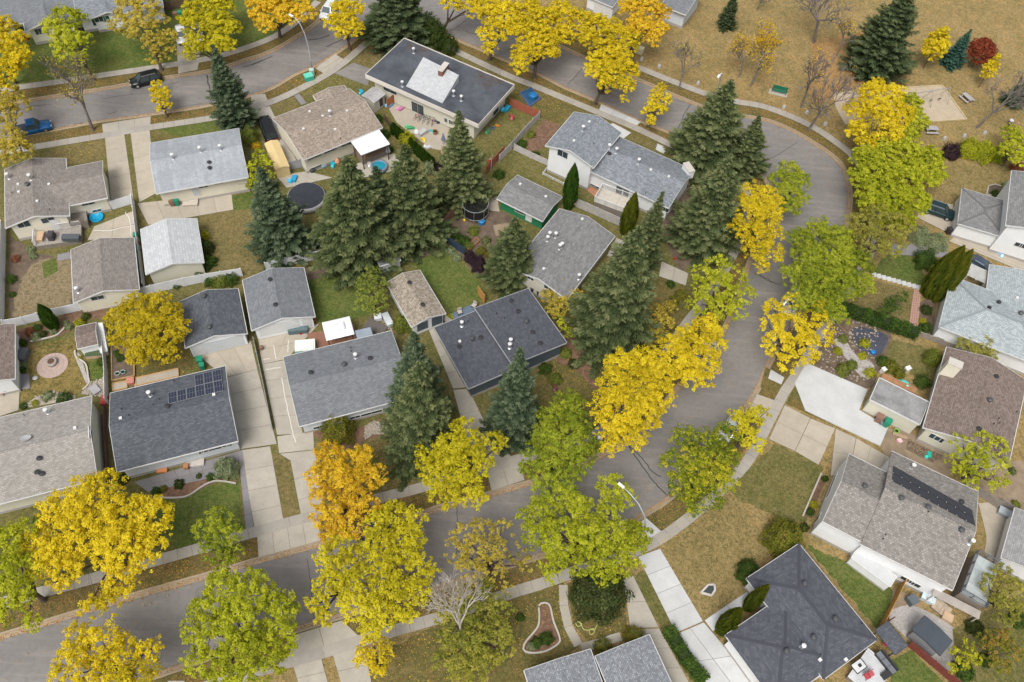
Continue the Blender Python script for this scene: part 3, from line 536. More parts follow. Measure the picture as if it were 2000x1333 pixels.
class House:
    """bodies: dict(q, z eave height, p pitch, k kind gable/hip/flat/shed, ov (eave, gable) overhang, roof, wall)"""
    def __init__(s, name, label, cat, bodies, roof, wall, trim=None, group=None, ridge=True, post=False):
        trim = trim or WHITE; s.B = []; s.roof = roof
        c0, y0, _, _ = rect(bodies[0]['q'], bodies[0]['z'])
        s.root = thing(name, label, cat, c0, y0, group); s.inv = Matrix.Translation(c0) @ Matrix.Rotation(y0, 4, 'Z'); s.inv.invert(); s.c0 = c0; s.y0 = y0
        wv, wf, rv, rf = [], [], [], []
        for n, b in enumerate(bodies):
            z = b['z']; cc, ya, L, Wd = rect(b['q'], z); pz = b.get('p', 0.3); kd = b.get('k', 'gable'); (ya, L, Wd) = (ya+math.pi/2, Wd, L) if kd == 'hip' and L < Wd else (ya, L, Wd); oe, og = b.get('ov', (0.55, 0.35)); z = z-GZ-n*0.012
            Mx = s.inv @ Matrix.Translation(cc) @ Matrix.Rotation(ya, 4, 'Z'); hx, hy = L/2, Wd/2; rz = z+pz*hy; th = 0.16
            wx, wy = hx-og, hy-oe; fz = b.get('fz', 0.0)
            w_ = MB(); w_.M = Mx; r = MB(); r.M = Mx; tr = MB(); tr.M = Mx
            def ru(p, q): return (p/1.0, q/1.0)
            if kd == 'gable':
                sl = math.hypot(hy, pz*hy)
                for sg in (-1, 1):
                    vs = [(-hx, sg*hy, z), (hx, sg*hy, z), (hx, 0, rz), (-hx, 0, rz)]; vs += [(x, y, zz-th) for x, y, zz in vs]
                    top = (0, 1, 2, 3) if sg < 0 else (3, 2, 1, 0); uvt = [(0, 0), (L, 0), (L, sl), (0, sl)]; uvt = uvt if sg < 0 else uvt[::-1]
                    fs = [top, (7, 6, 5, 4) if sg < 0 else (4, 5, 6, 7), (0, 4, 5, 1), (1, 5, 6, 2), (3, 7, 4, 0)]
                    r.add(vs, fs, 0, [uvt]+[[(0, 0)]*4]*4)
                    tr.box(-hx-0.02, sg*hy-0.02 if sg > 0 else sg*hy-0.07, z-th-0.05, hx+0.02, sg*hy+0.07 if sg > 0 else sg*hy+0.02, z-0.02)
                    for ex in (-hx, hx):
                        if 'norake' in b and (cc+Matrix.Rotation(ya, 3, 'Z') @ Vector((ex, 0, 0))-G(*b['norake'])).length < (cc+Matrix.Rotation(ya, 3, 'Z') @ Vector((-ex, 0, 0))-G(*b['norake'])).length: continue
                        x0, x1 = (ex-0.04, ex-0.003) if ex < 0 else (ex+0.003, ex+0.04)
                        tr.add([(x0, sg*hy, z-th-0.05), (x1, sg*hy, z-th-0.05), (x1, 0, rz-th-0.05), (x0, 0, rz-th-0.05), (x0, sg*hy, z+0.006), (x1, sg*hy, z+0.006), (x1, 0, rz+0.006), (x0, 0, rz+0.006)],
                               [(0, 1, 2, 3), (4, 7, 6, 5), (0, 3, 7, 4), (1, 5, 6, 2), (0, 4, 5, 1)])
                if ridge:
                    rc = MB(); rc.M = Mx; x = -hx+0.03
                    while x < hx-0.3: rc.add([(x, -0.16, rz-0.16*pz+0.012), (x+0.26, -0.16, rz-0.16*pz+0.022), (x+0.26, 0, rz+0.03), (x, 0, rz+0.02), (x+0.26, 0.16, rz-0.16*pz+0.022), (x, 0.16, rz-0.16*pz+0.012)], [(0, 1, 2, 3), (3, 2, 4, 5)], 0, [[(x, 0), (x+.3, 0), (x+.3, .17), (x, .17)]]*2); x += 0.3
                    rc.link('ridge_cap', b.get('roof', roof), s.root)
                wz = lambda y: z-0.1+pz*(hy-abs(y))-0.05
                w_.add([(-wx, -wy, fz), (wx, -wy, fz), (wx, wy, fz), (-wx, wy, fz), (-wx, -wy, wz(-wy)), (wx, -wy, wz(-wy)), (wx, wy, wz(wy)), (-wx, wy, wz(wy)), (-wx, 0, wz(0)), (wx, 0, wz(0))],
                       [(0, 1, 5, 4), (2, 3, 7, 6), (1, 2, 6, 9, 5), (3, 0, 4, 8, 7)])
            elif kd == 'hip':
                rr = max(hx-hy, 0.01)
                vs = [(-hx, -hy, z), (hx, -hy, z), (hx, hy, z), (-hx, hy, z), (-rr, 0, rz), (rr, 0, rz)]; sl = math.hypot(hy, pz*hy)
                r.add(vs, [(0, 1, 5, 4), (1, 2, 5), (2, 3, 4, 5), (3, 0, 4), (3, 2, 1, 0)], 0,
                      [[(0, 0), (L, 0), (hx+rr, sl), (hx-rr, sl)], [(0, 0), (Wd, 0), (hy, sl)], [(0, 0), (L, 0), (hx+rr, sl), (hx-rr, sl)], [(0, 0), (Wd, 0), (hy, sl)], [(0, 0)]*4])
                for a, b2 in (((-hx, -hy), (hx, -hy)), ((hx, -hy), (hx, hy)), ((hx, hy), (-hx, hy)), ((-hx, hy), (-hx, -hy))): tr.bar((*a, z-0.09), (*b2, z-0.09), 0.09, 0.18)
                rc = MB(); rc.M = Mx
                for a, b2 in ((vs[4], vs[5]), (vs[0], vs[4]), (vs[3], vs[4]), (vs[1], vs[5]), (vs[2], vs[5])):
                    if (Vector(a)-Vector(b2)).length > 0.2: rc.bar(Vector(a)+Vector((0, 0, .01)), Vector(b2)+Vector((0, 0, .01)), 0.3, 0.05)
                rc.link('ridge_cap', b.get('roof', roof), s.root)
                w_.box(-wx, -wy, fz, wx, wy, z-0.02)
            else:
                z2 = z+(pz*Wd if kd == 'shed' else 0); zz = [z, z, z2, z2]; cs = [(-hx, -hy), (hx, -hy), (hx, hy), (-hx, hy)]; sl = math.hypot(Wd, z2-z)
                vs = [(x, y, h) for (x, y), h in zip(cs, zz)]+[(x, y, h-th) for (x, y), h in zip(cs, zz)]
                r.add(vs, [(0, 1, 2, 3), (7, 6, 5, 4), (0, 4, 5, 1), (1, 5, 6, 2), (2, 6, 7, 3), (3, 7, 4, 0)], 0, [[(0, 0), (L, 0), (L, sl), (0, sl)]]+[[(0, 0)]*4]*5)
                fd = b.get('fascia', 0.22); up = b.get('parapet', 0.03)
                for i in range(4):
                    a, b2 = Vector((*cs[i], zz[i])), Vector((*cs[(i+1) % 4], zz[(i+1) % 4])); o = Vector((b2.y-a.y, a.x-b2.x, 0)).normalized()*0.04
                    k = Vector((0, 0, up-fd/2)); tr.bar(a+o+k, b2+o+k, 0.07, fd)
                if not b.get('open'):
                    k = (wy/hy); w_.add([(-wx, -wy, fz), (wx, -wy, fz), (wx, wy, fz), (-wx, wy, fz)]+[(x, y, h-th-0.01) for (x, y), h in zip([(-wx, -wy), (wx, -wy), (wx, wy), (-wx, wy)], [z+(z2-z)*(1-k)/2]*2+[z2-(z2-z)*(1-k)/2]*2)],
                          [(0, 1, 5, 4), (1, 2, 6, 5), (2, 3, 7, 6), (3, 0, 4, 7)])
            for src, V, F in ((w_, wv, wf), (r, rv, rf)):
                o = len(V); V += [Vector(p) for p in src.v]; F += [tuple(o+i for i in f) for f in src.f]
            r.link('roof', b.get('roof', roof), s.root); tr.link('fascia', b.get('trim', trim), s.root)
            if w_.f:
                w_.link('wall', b.get('wall', wall), s.root)
                fm = MB(); fm.M = Mx; hgt = b.get('found', 0.45)
                if hgt:
                    for x0, y0_, x1, y1 in ((-wx-.03, -wy-.03, wx+.03, -wy+.1), (-wx-.03, wy-.1, wx+.03, wy+.03), (-wx-.03, -wy+.1, -wx+.1, wy-.1), (wx-.1, -wy+.1, wx+.03, wy-.1)): fm.box(x0, y0_, 0, x1, y1, hgt)
                    fm.link('foundation', FOUND, s.root)
            if b.get('posts'):
                for x, y in b['posts']:
                    pm = MB(); pm.M = Mx; pm.cbox(x*(hx-.25), y*(hy-.2), z/2-0.08, 0.14, 0.14, z-0.16); pm.link('post', b.get('pm', trim), s.root)
        s.wt = BVHTree.FromPolygons(wv, wf) if wf else None; s.rt = BVHTree.FromPolygons(rv, rf)
    def hit(s, tree, px, py):
        Ri = s.inv.to_3x3(); h = tree.ray_cast(s.inv @ EYE, (Ri @ ray(px, py)).normalized())
        return (h[0], h[1]) if h[0] else (None, None)
    def open_(s, px, py, w_, h, kind='window', frame=None, pane=None, split=2, dz=0):
        for dx, dy in sorted(((i*1.5, j*1.5) for i in range(-9, 10) for j in range(-9, 10)), key=lambda q: q[0]**2+q[1]**2):
            p, n = s.hit(s.wt, px+dx, py+dy)
            if p is not None: break
        if p is None or abs(n.z) > 0.3: print('MISS', kind, s.root['label'][:30], px, py); return
        if n.dot((s.inv @ EYE)-p) < 0: n = -n
        n = Vector((n.x, n.y, 0)).normalized(); u = Vector((-n.y, n.x, 0)); p = p+Vector((0, 0, dz))
        M4 = Matrix(((u.x, n.x, 0, p.x), (u.y, n.y, 0, p.y), (0, 0, 1, p.z), (0, 0, 0, 1)))
        if kind == 'garage_door':
            z0 = max(0.02, p.z-h/2); nrow = 4; root = None
            for i in range(nrow):
                m = MB(); m.M = M4; a = z0-p.z+h*i/nrow; m.box(-w_/2, 0.0, a+.015, w_/2, 0.05, a+h/nrow-.015)
                root = m.link('garage_door' if root is None else 'panel', frame or WHITE, root if root else s.root)
            return
        m = MB(); m.M = M4; t = 0.07
        for a in ((-w_/2-t, -h/2-t, w_/2+t, -h/2), (-w_/2-t, h/2, w_/2+t, h/2+t), (-w_/2-t, -h/2, -w_/2, h/2), (w_/2, -h/2, w_/2+t, h/2)): m.box(a[0], -0.02, a[1], a[2], 0.06, a[3])
        fr = m.link(kind, frame or WHITE, s.root)
        if kind == 'door':
            m = MB(); m.M = M4; m.box(-w_/2, 0.0, -h/2, w_/2, 0.04, h/2); m.link('door_leaf', pane or WHITE, fr); return
        for i in range(split):
            a = -w_/2+w_*i/split; m = MB(); m.M = M4; m.box(a+(.03 if i else 0), 0.0, -h/2, a+w_/split-(.03 if i < split-1 else 0), 0.03, h/2); m.link('pane', pane or GLASS, fr)
    def roofpt(s, px, py):
        for dx, dy in sorted(((i*2, j*2) for i in range(-5, 6) for j in range(-5, 6)), key=lambda q: q[0]**2+q[1]**2):
            r = s.hit(s.rt, px+dx, py+dy)
            if r[0] is not None and abs(r[1].z) > 0.5: return r
        return (None, None)
    def vent(s, px, py, kind='box'):
        p, n = s.roofpt(px, py)
        if p is None: print('MISS vent', s.root['label'][:30], px, py); return
        m = MB(); m.M = Matrix.Translation(p)
        if kind == 'box': m.cbox(0, 0, 0.12, 0.36, 0.36, 0.2); m.cbox(0, 0, 0.05, 0.5, 0.5, 0.03); m.link('roof_vent', BLACK, s.root)
        elif kind == 'turbine': m.lathe([(.2, 0), (.2, .2), (.3, .28), (.32, .4), (.22, .52), (0, .56)], 14); m.link('roof_vent', plain('dark_metal', (0.1, 0.105, 0.11), 0.4, 0.5, 0.1), s.root)
        elif kind == 'mush': m.lathe([(.17, 0), (.17, .15), (.3, .2), (.3, .26), (0, .34)], 12); m.link('roof_vent', BLACK, s.root)
        elif kind == 'whitebox': m.cbox(0, 0, 0.1, 0.32, 0.32, 0.18); m.link('roof_vent', WHITE, s.root)
        elif kind == 'pipe': m.lathe([(.05, 0), (.05, .35), (0, .35)], 8); m.link('vent_pipe', BLACK, s.root)
        elif kind == 'flue':
            m.lathe([(.26, 0), (.13, .06), (.13, .75), (0, .76)], 12); f = m.link('flue', METAL, s.root); m2 = MB(); m2.M = Matrix.Translation(p); m2.lathe([(.13, .76), (.24, .8), (.24, .95), (0, 1.02)], 12); m2.link('flue_cap', WHITE, f)
    def chimney(s, px, py, sx, sy, h, mat_, drop=0.5, rz=0):
        p, n = s.roofpt(px, py)
        if p is None: print('MISS chimney'); return
        m = MB(); m.M = Matrix.Translation(p) @ Matrix.Rotation(rz, 4, 'Z'); m.cbox(0, 0, (h-drop)/2, sx, sy, h+drop); ch = m.link('chimney', mat_, s.root)
        m = MB(); m.M = Matrix.Translation(p) @ Matrix.Rotation(rz, 4, 'Z'); m.cbox(0, 0, h+0.03, sx+0.12, sy+0.12, 0.08); m.link('chimney_cap', concrete('cap', (0.5, 0.47, 0.42)), ch)

g = {}
# ---- west side, upper
g['beige'] = h = House('bungalow', 'cream bungalow with brown-grey T-shaped roof beside the twin driveways', 'house', [
    dict(q=[(9, 331), (10.5, 445.5), (135, 421), (128.7, 309.4)], z=3.3, p=0.27), dict(q=[(70, 341), (202, 312.5), (207.5, 386.5), (74, 414)], z=3.2, p=0.25)], SH_BROWN, W_CREAM)
for a in ((46, 438, 1.5, 1.1), (94, 430, 1.6, 0.9), (171, 396, 1.6, 0.8), (189.5, 412, 1.1, 0.5)): h.open_(*a)
h.open_(110, 440, 0.9, 2, 'door')
for a in ((18, 349, 'flue'), (54.5, 362.8, 'turbine'), (61, 351, 'flue'), (36, 361, 'whitebox'), (37, 376, 'whitebox'), (96, 361, 'whitebox'), (73, 394, 'whitebox'), (98, 411, 'pipe'), (24, 378, 'pipe')): h.vent(*a)
g['silver'] = h = House('bungalow', 'cream bungalow with long silver-grey gable roof south of the upper left street', 'house', [dict(q=[(292, 281), (470, 249), (480.6, 345.8), (306, 378.6)], z=3.4, p=0.26)], SH_GREYL, W_CREAM)
h.open_(382, 371.5, 0.9, 2.0, 'door', pane=W_GREY)
for a in ((396.5, 363.5, 1.3, .6), (426, 357.5, 1.2, .4), (456, 351, 2.2, .4)): h.open_(*a)
for a in ((338.5, 311, 'flue'), (431.5, 293.5, 'flue'), (392, 297, 'flue'), (409, 319, 'mush'), (410, 330, 'mush')): h.vent(*a)
g['tan'] = h = House('bungalow', 'cream bungalow with large weathered tan roof and white patio cover behind', 'house', [dict(q=[(532, 232.4), (683, 172), (746, 249.5), (592.4, 312.5)], z=3.5, p=0.27), dict(q=[(628, 216), (614, 186), (672, 167), (690, 192)], z=3.3, p=0.2)], SH_TAN, W_CREAM)
for a in ((614, 306, 2.2, .5), (645, 293.5, 2, .5), (676, 281, 1.6, .6), (617, 329, 1.8, .7)): h.open_(*a)
for a in ((605, 219, 'whitebox'), (630.5, 228, 'whitebox'), (645, 226, 'flue'), (678, 218, 'whitebox'), (593, 253, 'whitebox'), (655, 254, 'whitebox'), (665, 272, 'pipe')): h.vent(*a)
ROOFB = plain('flat_roof_membrane', (0.072, 0.08, 0.094), 0.7, 0, 0.62, 0.3)
g['flat'] = h = House('flat_roof_building', 'wide low building with dark flat roof and raised shingled skylight hood at the street corner', 'house', [dict(q=[(708.5, 149.7), (792, 75.6), (1006.8, 169.4), (935, 238.5)], z=3.9, k='flat', p=0, fascia=0.75, parapet=0.14, ov=(1.1, 0.6), found=0.2)], ROOFB, W_BEIGE, siding('cream_fascia', (0.6, 0.56, 0.5)))
for a in ((816, 212, 2.2, 1.9, 'patio_door'), (871, 235, .5, .8), (880, 239, .5, .8), (762, 178, 2.4, .6), (968, 218, 1.6, 1.0)): h.open_(*a)
for a in ((808, 104, 'flue'), (786, 169, 'flue'), (901, 197, 'flue'), (886, 187, 'flue'), (879, 191, 'pipe')): h.vent(*a)
# raised hood: a monopitch box on the flat roof
def hood(hs_, q, h0, h1):
    P = [hs_.roofpt(*a)[0] for a in q]; m = MB(); z = P[0].z; vs = [(p.x, p.y, z) for p in P]+[(p.x, p.y, z+k) for p, k in zip(P, (h0, h1, h1, h0))]
    m.add(vs, [(0, 1, 5, 4), (1, 2, 6, 5), (2, 3, 7, 6), (3, 0, 4, 7)], 0); hd = m.link('skylight_hood', W_GREY, hs_.root)
    m = MB(); m.add(vs[4:], [(3, 2, 1, 0)], 0, [[(0, 0), (0, 7), (9, 7), (9, 0)]]); m.link('hood_roof', SH_SILVER, hd)
hood(h, c(2, 1155, 645, 1285, 478, 1548, 612, 1425, 772), 0.1, 1.3)
h.chimney(866.5, 151, 2.2, 0.75, 1.9, plain('red_brick', (0.2, 0.09, 0.07), 0.9, 0, 0.3, 5), rz=0.1)
mm = MB()
m = MB(); 
for (px_, py_) in ((803, 92), (830, 100), (950, 165), (965, 150), (975, 158), (940, 150)):
    p, n_ = h.roofpt(px_, py_)
    if p:
        for _ in range(60): a = random.uniform(0, 6.28); r_ = random.uniform(0, 1.3); m.cbox(p.x+math.cos(a)*r_, p.y+math.sin(a)*r_, p.z+0.02, 0.12, 0.1, 0.03)
m.link('roof_leaf_litter', plain('wet_leaves', (0.14, 0.085, 0.05), 0.9, 0, 0.4), h.root, kind='stuff')
g['split'] = h = House('split_level_house', 'white split level house with blue-grey roofs and a two storey left wing', 'house', [dict(q=c(3, 290, 1085, 500, 830, 850, 990, 645, 1250), z=5.2, p=0.3), dict(q=[(1128, 325), (1305, 403.5), (1361, 335), (1184, 256)], z=3.6, p=0.3)], SH_BLUE, W_WHITE)
for a in ((1099, 301, 1.6, 1.1, 'window', None, None, 2), (1215, 378, 2, 2, 'patio_door'), (1162, 366, 1.6, .7), (1300, 408, 1, 1)): h.open_(*a)
for a in ((1151, 239, 'whitebox'), (1138, 256, 'flue'), (1121, 276, 'whitebox'), (1189, 292, 'flue'), (1159.5, 282, 'pipe'), (1203, 299, 'flue'), (1246.5, 320, 'flue'), (1271, 333, 'whitebox'), (1306, 346, 'whitebox'), (1190, 302, 'mush'), (1261, 378, 'pipe')): h.vent(*a)
h.chimney(1343, 336, 1.9, .9, 0.9, W_WHITE, rz=0.9)
g['green'] = h = House('garage', 'small grey roofed outbuilding with bright green side wall below the white split level', 'shed', [dict(q=[(1011, 340), (1097.7, 386.5), (1061, 431), (970.6, 390)], z=2.5, p=0.22, found=0)], SH_G2, W_GREEN)
for a in ((1015, 413, 1.4, .7), (1033, 424, .9, 1.6, 'door')): h.open_(*a)
for a in ((1016, 361, 'whitebox'), (1066, 385, 'whitebox')): h.vent(*a)
g['grow'] = h = House('bungalow', 'tan bungalow with mid grey roof between the white split level and the tall spruces', 'house', [dict(q=c(7, 390, 298, 15, 753, 440, 960, 815, 505), z=3.2, p=0.27)], SH_G2, W_TAN)
for a in ((1036.5, 544, .9, .5), (1071, 561.5, 1.2, .9)): h.open_(*a)
for a in ((1137, 429, 'whitebox'), (1073, 463, 'flue'), (1085, 464, 'flue'), (1069, 471, 'flue'), (1097, 484, 'flue'), (1093, 487, 'flue'), (1062, 526, 'whitebox'), (1130, 545, 'flue'), (1081, 463, 'pipe')): h.vent(*a)
g['navyR'] = h = House('split_roof_house', 'charcoal house with two offset low slope roofs in the centre', 'house', [dict(q=[(926, 609.7), (1001, 717), (1106.9, 671), (1032, 563.7)][::-1], z=3.3, k='shed', p=0.09), dict(q=[(848.5, 642.5), (916.7, 761), (1000, 722), (940, 603)], z=3.2, k='shed', p=0.03)], SH_NAVY, W_NAVY, plain('grey_trim', (0.3, 0.31, 0.32), .5))
for a in ((999, 589.5, 'mush'), (1012, 610, 'mush'), (1028, 630, 'turbine'), (1040, 651, 'mush'), (1055, 672, 'mush'), (997, 671, 'flue'), (995, 680, 'flue'), (898, 668, 'whitebox'), (902, 637, 'flue'), (922, 664, 'turbine'), (939, 661, 'mush'), (897, 679, 'mush'), (970, 614, 'pipe'), (985, 623, 'pipe'), (914, 629, 'pipe')): h.vent(*a)
g['gar1'] = h = House('garage', 'detached garage with weathered tan shingles and dark doors beside the back lawn', 'garage', [dict(q=[(752.6, 552), (805, 638), (872, 613.5), (819.6, 529)], z=2.6, p=0.3, ov=(.3, .25), found=.15)], SH_TANG, W_WHITE)
for a in ((825, 637, 1.5, 1.7, 'door', WHITE, W_NAVY), (853.5, 626, 1.5, 1.9, 'door', WHITE, W_NAVY)): h.open_(*a)
for a in ((800, 554, 'mush'), (825.5, 597, 'mush')): h.vent(*a)
g['gar2'] = h = House('garage', 'detached double garage with mid grey roof and white door facing a patio', 'garage', [dict(q=[(474, 548), (491.3, 645), (616, 619), (592.4, 523)], z=2.8, p=0.3, ov=(.35, .3), found=.1)], SH_GREY, W_WHITE)
h.open_(545, 640, 4.9, 2.1, 'garage_door'); h.open_(599, 631, .9, 2.0, 'door')
for a in ((528, 548, 'mush'), (538.5, 597, 'mush')): h.vent(*a)
g['gar3'] = h = House('garage', 'detached garage with dark slate shingles behind the solar panelled house', 'garage', [dict(q=[(348, 590), (362.4, 679.7), (482.7, 651.7), (464.8, 564.5)], z=2.8, p=0.3, ov=(.35, .3), found=.1)], SH_DGREY, W_WHITE)
h.open_(436, 672, 4.9, 2.1, 'garage_door', siding('silver_door', (0.5, 0.52, 0.53))); h.open_(386, 683, 1.2, 2.0, 'door')
for a in ((399, 581, 'turbine'), (410, 641, 'turbine')): h.vent(*a)
g['gar4'] = h = House('garage', 'detached garage with pale silver shingles and blank cream gable', 'garage', [dict(q=[(274.4, 448.2), (285, 536), (397.8, 512.5), (384, 427)], z=2.8, p=0.28, ov=(.35, .3), found=.1)], SH_SILVER, W_BEIGE)
g['gar5'] = h = House('garage', 'detached garage with taupe brown shingles beside the worn back lawn', 'garage', [dict(q=[(137.9, 487.6), (143.9, 592), (271.8, 565), (261.3, 465.2)], z=2.8, p=0.28, ov=(.35, .3), found=.1)], SH_BROWN, W_CREAM)
h.open_(190.5, 582, 1.5, .7); h.vent(153, 571, 'flue')
g['left'] = h = House('bungalow', 'house cut by the left edge with red-brown shingles beside the round patio', 'house', [dict(q=[(28.9, 634.6), (28.9, 738.8), (-95, 768), (-95, 655)], z=3.0, p=0.24, ov=(.5, .1))], SH_RED, W_WHITE)
g['greyl'] = h = House('bungalow', 'long warm grey bungalow at lower left with a beige gable wall', 'house', [dict(q=[(-90, 835), (178.6, 775.5), (191, 937), (-90, 1006)], z=3.4, p=0.26, ov=(.6, .15))], SH_WARM, W_BEIGE)
h.open_(176.5, 849, 1.4, 1.1, 'window', None, None, 2)
for a in ((94, 808, 'flue'), (147, 837, 'whitebox'), (48, 812, 'pipe'), (78, 897, 'mush'), (74, 924, 'mush'), (83, 927, 'mush')): h.vent(*a)
m = MB(); p, n_ = h.roofpt(52, 858)
m.M = Matrix.Translation(p+Vector((0, 0, .1))); m.lathe([(0, 0), (.45, .08), (.5, .2), (0, .12)], 18, sx=1.2, sy=.7); m.link('satellite_dish', plain('dish_grey', (0.3, 0.3, 0.3), 0.5), h.root)
g['solar'] = h = House('bungalow', 'dark slate roofed bungalow with blue solar panels on its rear slope', 'house', [dict(q=[(215.3, 768), (439.9, 715.7), (464.8, 861), (228, 922.6)], z=3.5, p=0.26, ov=(.7, .35))], SH_DGREY, W_PBLUE)
for a in ((393, 884, .5, .5), (402, 881, .5, .5), (420, 876, 3.0, .5), (438, 871, .5, .5), (448, 869, .5, .5)): h.open_(*a[:4], 'window', None, None, 1)
for a in ((294, 774, 'flue'), (312, 781, 'pipe'), (300, 791, 'pipe'), (340, 745, 'pipe'), (238, 800, 'pipe'), (252, 812, 'pipe'), (236, 818, 'whitebox'), (327.5, 795, 'mush'), (418, 772, 'whitebox')): h.vent(*a)
# solar array: thirteen panels on the rear slope
PAN = plain('solar_cells', (0.012, 0.016, 0.035), 0.15, 0, 0.2, 0.6, 0.8)
p0 = h.roofpt(*c(9, 1255, 500)[0])[0]; p1 = h.roofpt(*c(9, 1665, 400)[0])[0]; p2 = h.roofpt(*c(9, 1650, 238)[0])[0]
ux = (p1-p0)/6; nn = h.roofpt(400, 745)[1]; nn = nn if nn.z > 0 else -nn; vy = (p2-p1)/2; vy -= ux.normalized()*vy.dot(ux.normalized())
for i in range(6):
    for j in range(2):
        if j == 1 and i < 3: continue
        for hf in (0,):
            a = p0+ux*i+vy*j+nn*0.12; u_, v_ = ux.normalized(), vy.normalized(); W2, H2 = ux.length-0.04, vy.length-0.04
            M4 = Matrix(((u_.x, v_.x, nn.x, a.x), (u_.y, v_.y, nn.y, a.y), (u_.z, v_.z, nn.z, a.z), (0, 0, 0, 1)))
            m = MB(); m.M = M4; m.box(0, 0, 0, W2, H2, 0.04); sp = m.link('solar_panel', METAL, h.root)
            m = MB(); m.M = M4
            for r_ in range(2):
                for s_ in range(3): m.box(0.04+s_*(W2-.05)/3, 0.04+r_*(H2-.05)/2, 0.035, 0.04+(s_+1)*(W2-.05)/3-.02, 0.04+(r_+1)*(H2-.05)/2-.03, 0.05)
            m.link('solar_cell', PAN, sp)
g['mid'] = h = House('bungalow', 'grey roofed bungalow between two driveways with a spruce at its right end', 'house', [dict(q=[(551.7, 698), (764.4, 646.4), (806, 777), (585.8, 830.7)], z=3.4, p=0.26, ov=(.7, .35))], SH_GREY, W_PBLUE)
for a in ((624, 834, 1.4, .5), (693.5, 815, 1.3, .5), (725, 807, 2.6, .5), (758, 799, 1.2, .5)): h.open_(*a)
for a in ((607.5, 729.5, 'mush'), (672.5, 714, 'turbine'), (695, 700, 'flue'), (723, 701.5, 'mush'), (685.5, 680.5, 'pipe'), (686, 687.5, 'pipe')): h.vent(*a)
g['bot'] = h = House('bungalow', 'speckled grey roofed bungalow cut by the bottom edge', 'house', [dict(q=[(1023.6, 1310), (1066, 1445), (1200, 1400), (1152.8, 1268)], z=3.4, p=0.09), dict(q=[(1159.4, 1279.7), (1220, 1415), (1335, 1375), (1265.7, 1244.3)], z=3.2, p=0.07)], shingle('shingle_speckled', (0.11, 0.115, 0.13), (0.19, 0.20, 0.22), (0.33, 0.35, 0.36), 0.2, 0.18, 0.22), W_WHITE)
# ---- east side
g['hip'] = h = House('hip_roof_house', 'charcoal hip roofed house at bottom right with white deck', 'house', [dict(q=[(1452, 1127.4), (1558.8, 1068.3), (1721.6, 1250.9), (1608, 1322)], z=3.3, k='hip', p=0.2), dict(q=[(1408.9, 1240.4), (1535, 1164), (1645, 1295), (1520, 1372)], z=3.28, k='hip', p=0.18)], shingle('shingle_blue_charcoal', (0.058, 0.062, 0.074), (0.082, 0.087, 0.102), (0.115, 0.12, 0.14), 0.25), W_WHITE)
for a in ((1570.5, 1141.5, 'turbine'), (1630, 1210.5, 'turbine'), (1682.5, 1218, 'pipe'), (1587.5, 1246.5, 'turbine'), (1564.5, 1266, 'flue'), (1534.7, 1273.5, 'turbine'), (1602, 1279.5, 'pipe'), (1601, 1289.5, 'whitebox'), (1651.5, 1289, 'whitebox')): h.vent(*a)
g['big'] = h = House('large_bungalow', 'large house with mottled grey-brown roof and a dark solar heating strip', 'house', [dict(q=[(1690, 1063), (1862, 1159), (1906.7, 963.3), (1736, 874)], z=4.5, p=0.33, ov=(.3, .3), norake=(1690, 1063)), dict(q=[(1607.4, 1017), (1705, 1071), (1750, 932), (1658.6, 887)], z=4.5, p=0.33, ov=(.3, .04)), dict(q=c(16, 652, 398, 735, 348, 1075, 560, 1000, 600), z=1.9, k='flat', p=0, fascia=.1, ov=(.05, .05), found=.3, roof=siding('white_ledge', (.46, .47, .47)))], SH_MOTT, W_WHITE)
for a in ((1717, 1105.5, 1.2, .7), (1731.5, 1114, 1.2, .7), (1770, 1132, 1.2, .7), (1786, 1141, 1.2, .7), (1597, 1013, .9, 1.6, 'window', None, None, 1), (1624, 950, 3.4, 1.0, 'window', None, None, 5)): h.open_(*a)
for a in ((1687.5, 951, 'turbine'), (1759, 974.5, 'turbine'), (1811, 992, 'turbine'), (1812, 1001, 'pipe'), (1876, 1037, 'turbine'), (1729, 1045.5, 'pipe'), (1724, 1053.5, 'pipe'), (1893, 1062, 'flue'), (1779, 915, 'flue'), (1876.5, 981.5, 'mush')): h.vent(*a)
STRIP = glossy('solar_heater_black', (0.03, 0.031, 0.036), 0.35, 0, 0.4)
pts = [h.roofpt(*a)[0] for a in ((1742, 940), (1904, 1028), (1897, 997), (1744, 911))]
if all(pts):
    for i in range(9):
        for j in range(2):
            f = lambda u, v: pts[0].lerp(pts[1], u).lerp(pts[3].lerp(pts[2], u), v)+Vector((0, 0, .16))
            u0, u1, v0, v1 = i/9+.001, (i+1)/9-.001, j/2+.012, (j+1)/2-.012; m = MB(); vs = [f(u0, v0), f(u1, v0), f(u1, v1), f(u0, v1)]
            m.add(vs+[v+Vector((0, 0, -.12)) for v in vs], [(0, 1, 2, 3), (0, 4, 5, 1), (1, 5, 6, 2), (2, 6, 7, 3), (3, 7, 4, 0)]); sp = m.link('solar_collector', STRIP, h.root)
            m = MB(); v = f(u0, v0); m.cbox(v.x, v.y, v.z+.01, .06, .06, .03); m.link('clip', WHITE, sp)
g['red'] = h = House('bungalow', 'house with red-brown shingles, cream chimney and attached flat roofed garage', 'house', [dict(q=[(1851.6, 684), (1796.4, 838.6), (1961.9, 899), (2017, 744)], z=3.5, p=0.27), dict(q=c(12, 905, 303, 1275, 478, 1200, 642, 835, 460), z=2.9, k='flat', p=0, fascia=.3, parapet=.08, ov=(.1, .1), found=.15, roof=plain('weathered_flat_roof', (0.24, 0.24, 0.235), 0.8, 0, 0.5, 0.7), wall=W_BEIGE)], SH_RED, W_BEIGE)
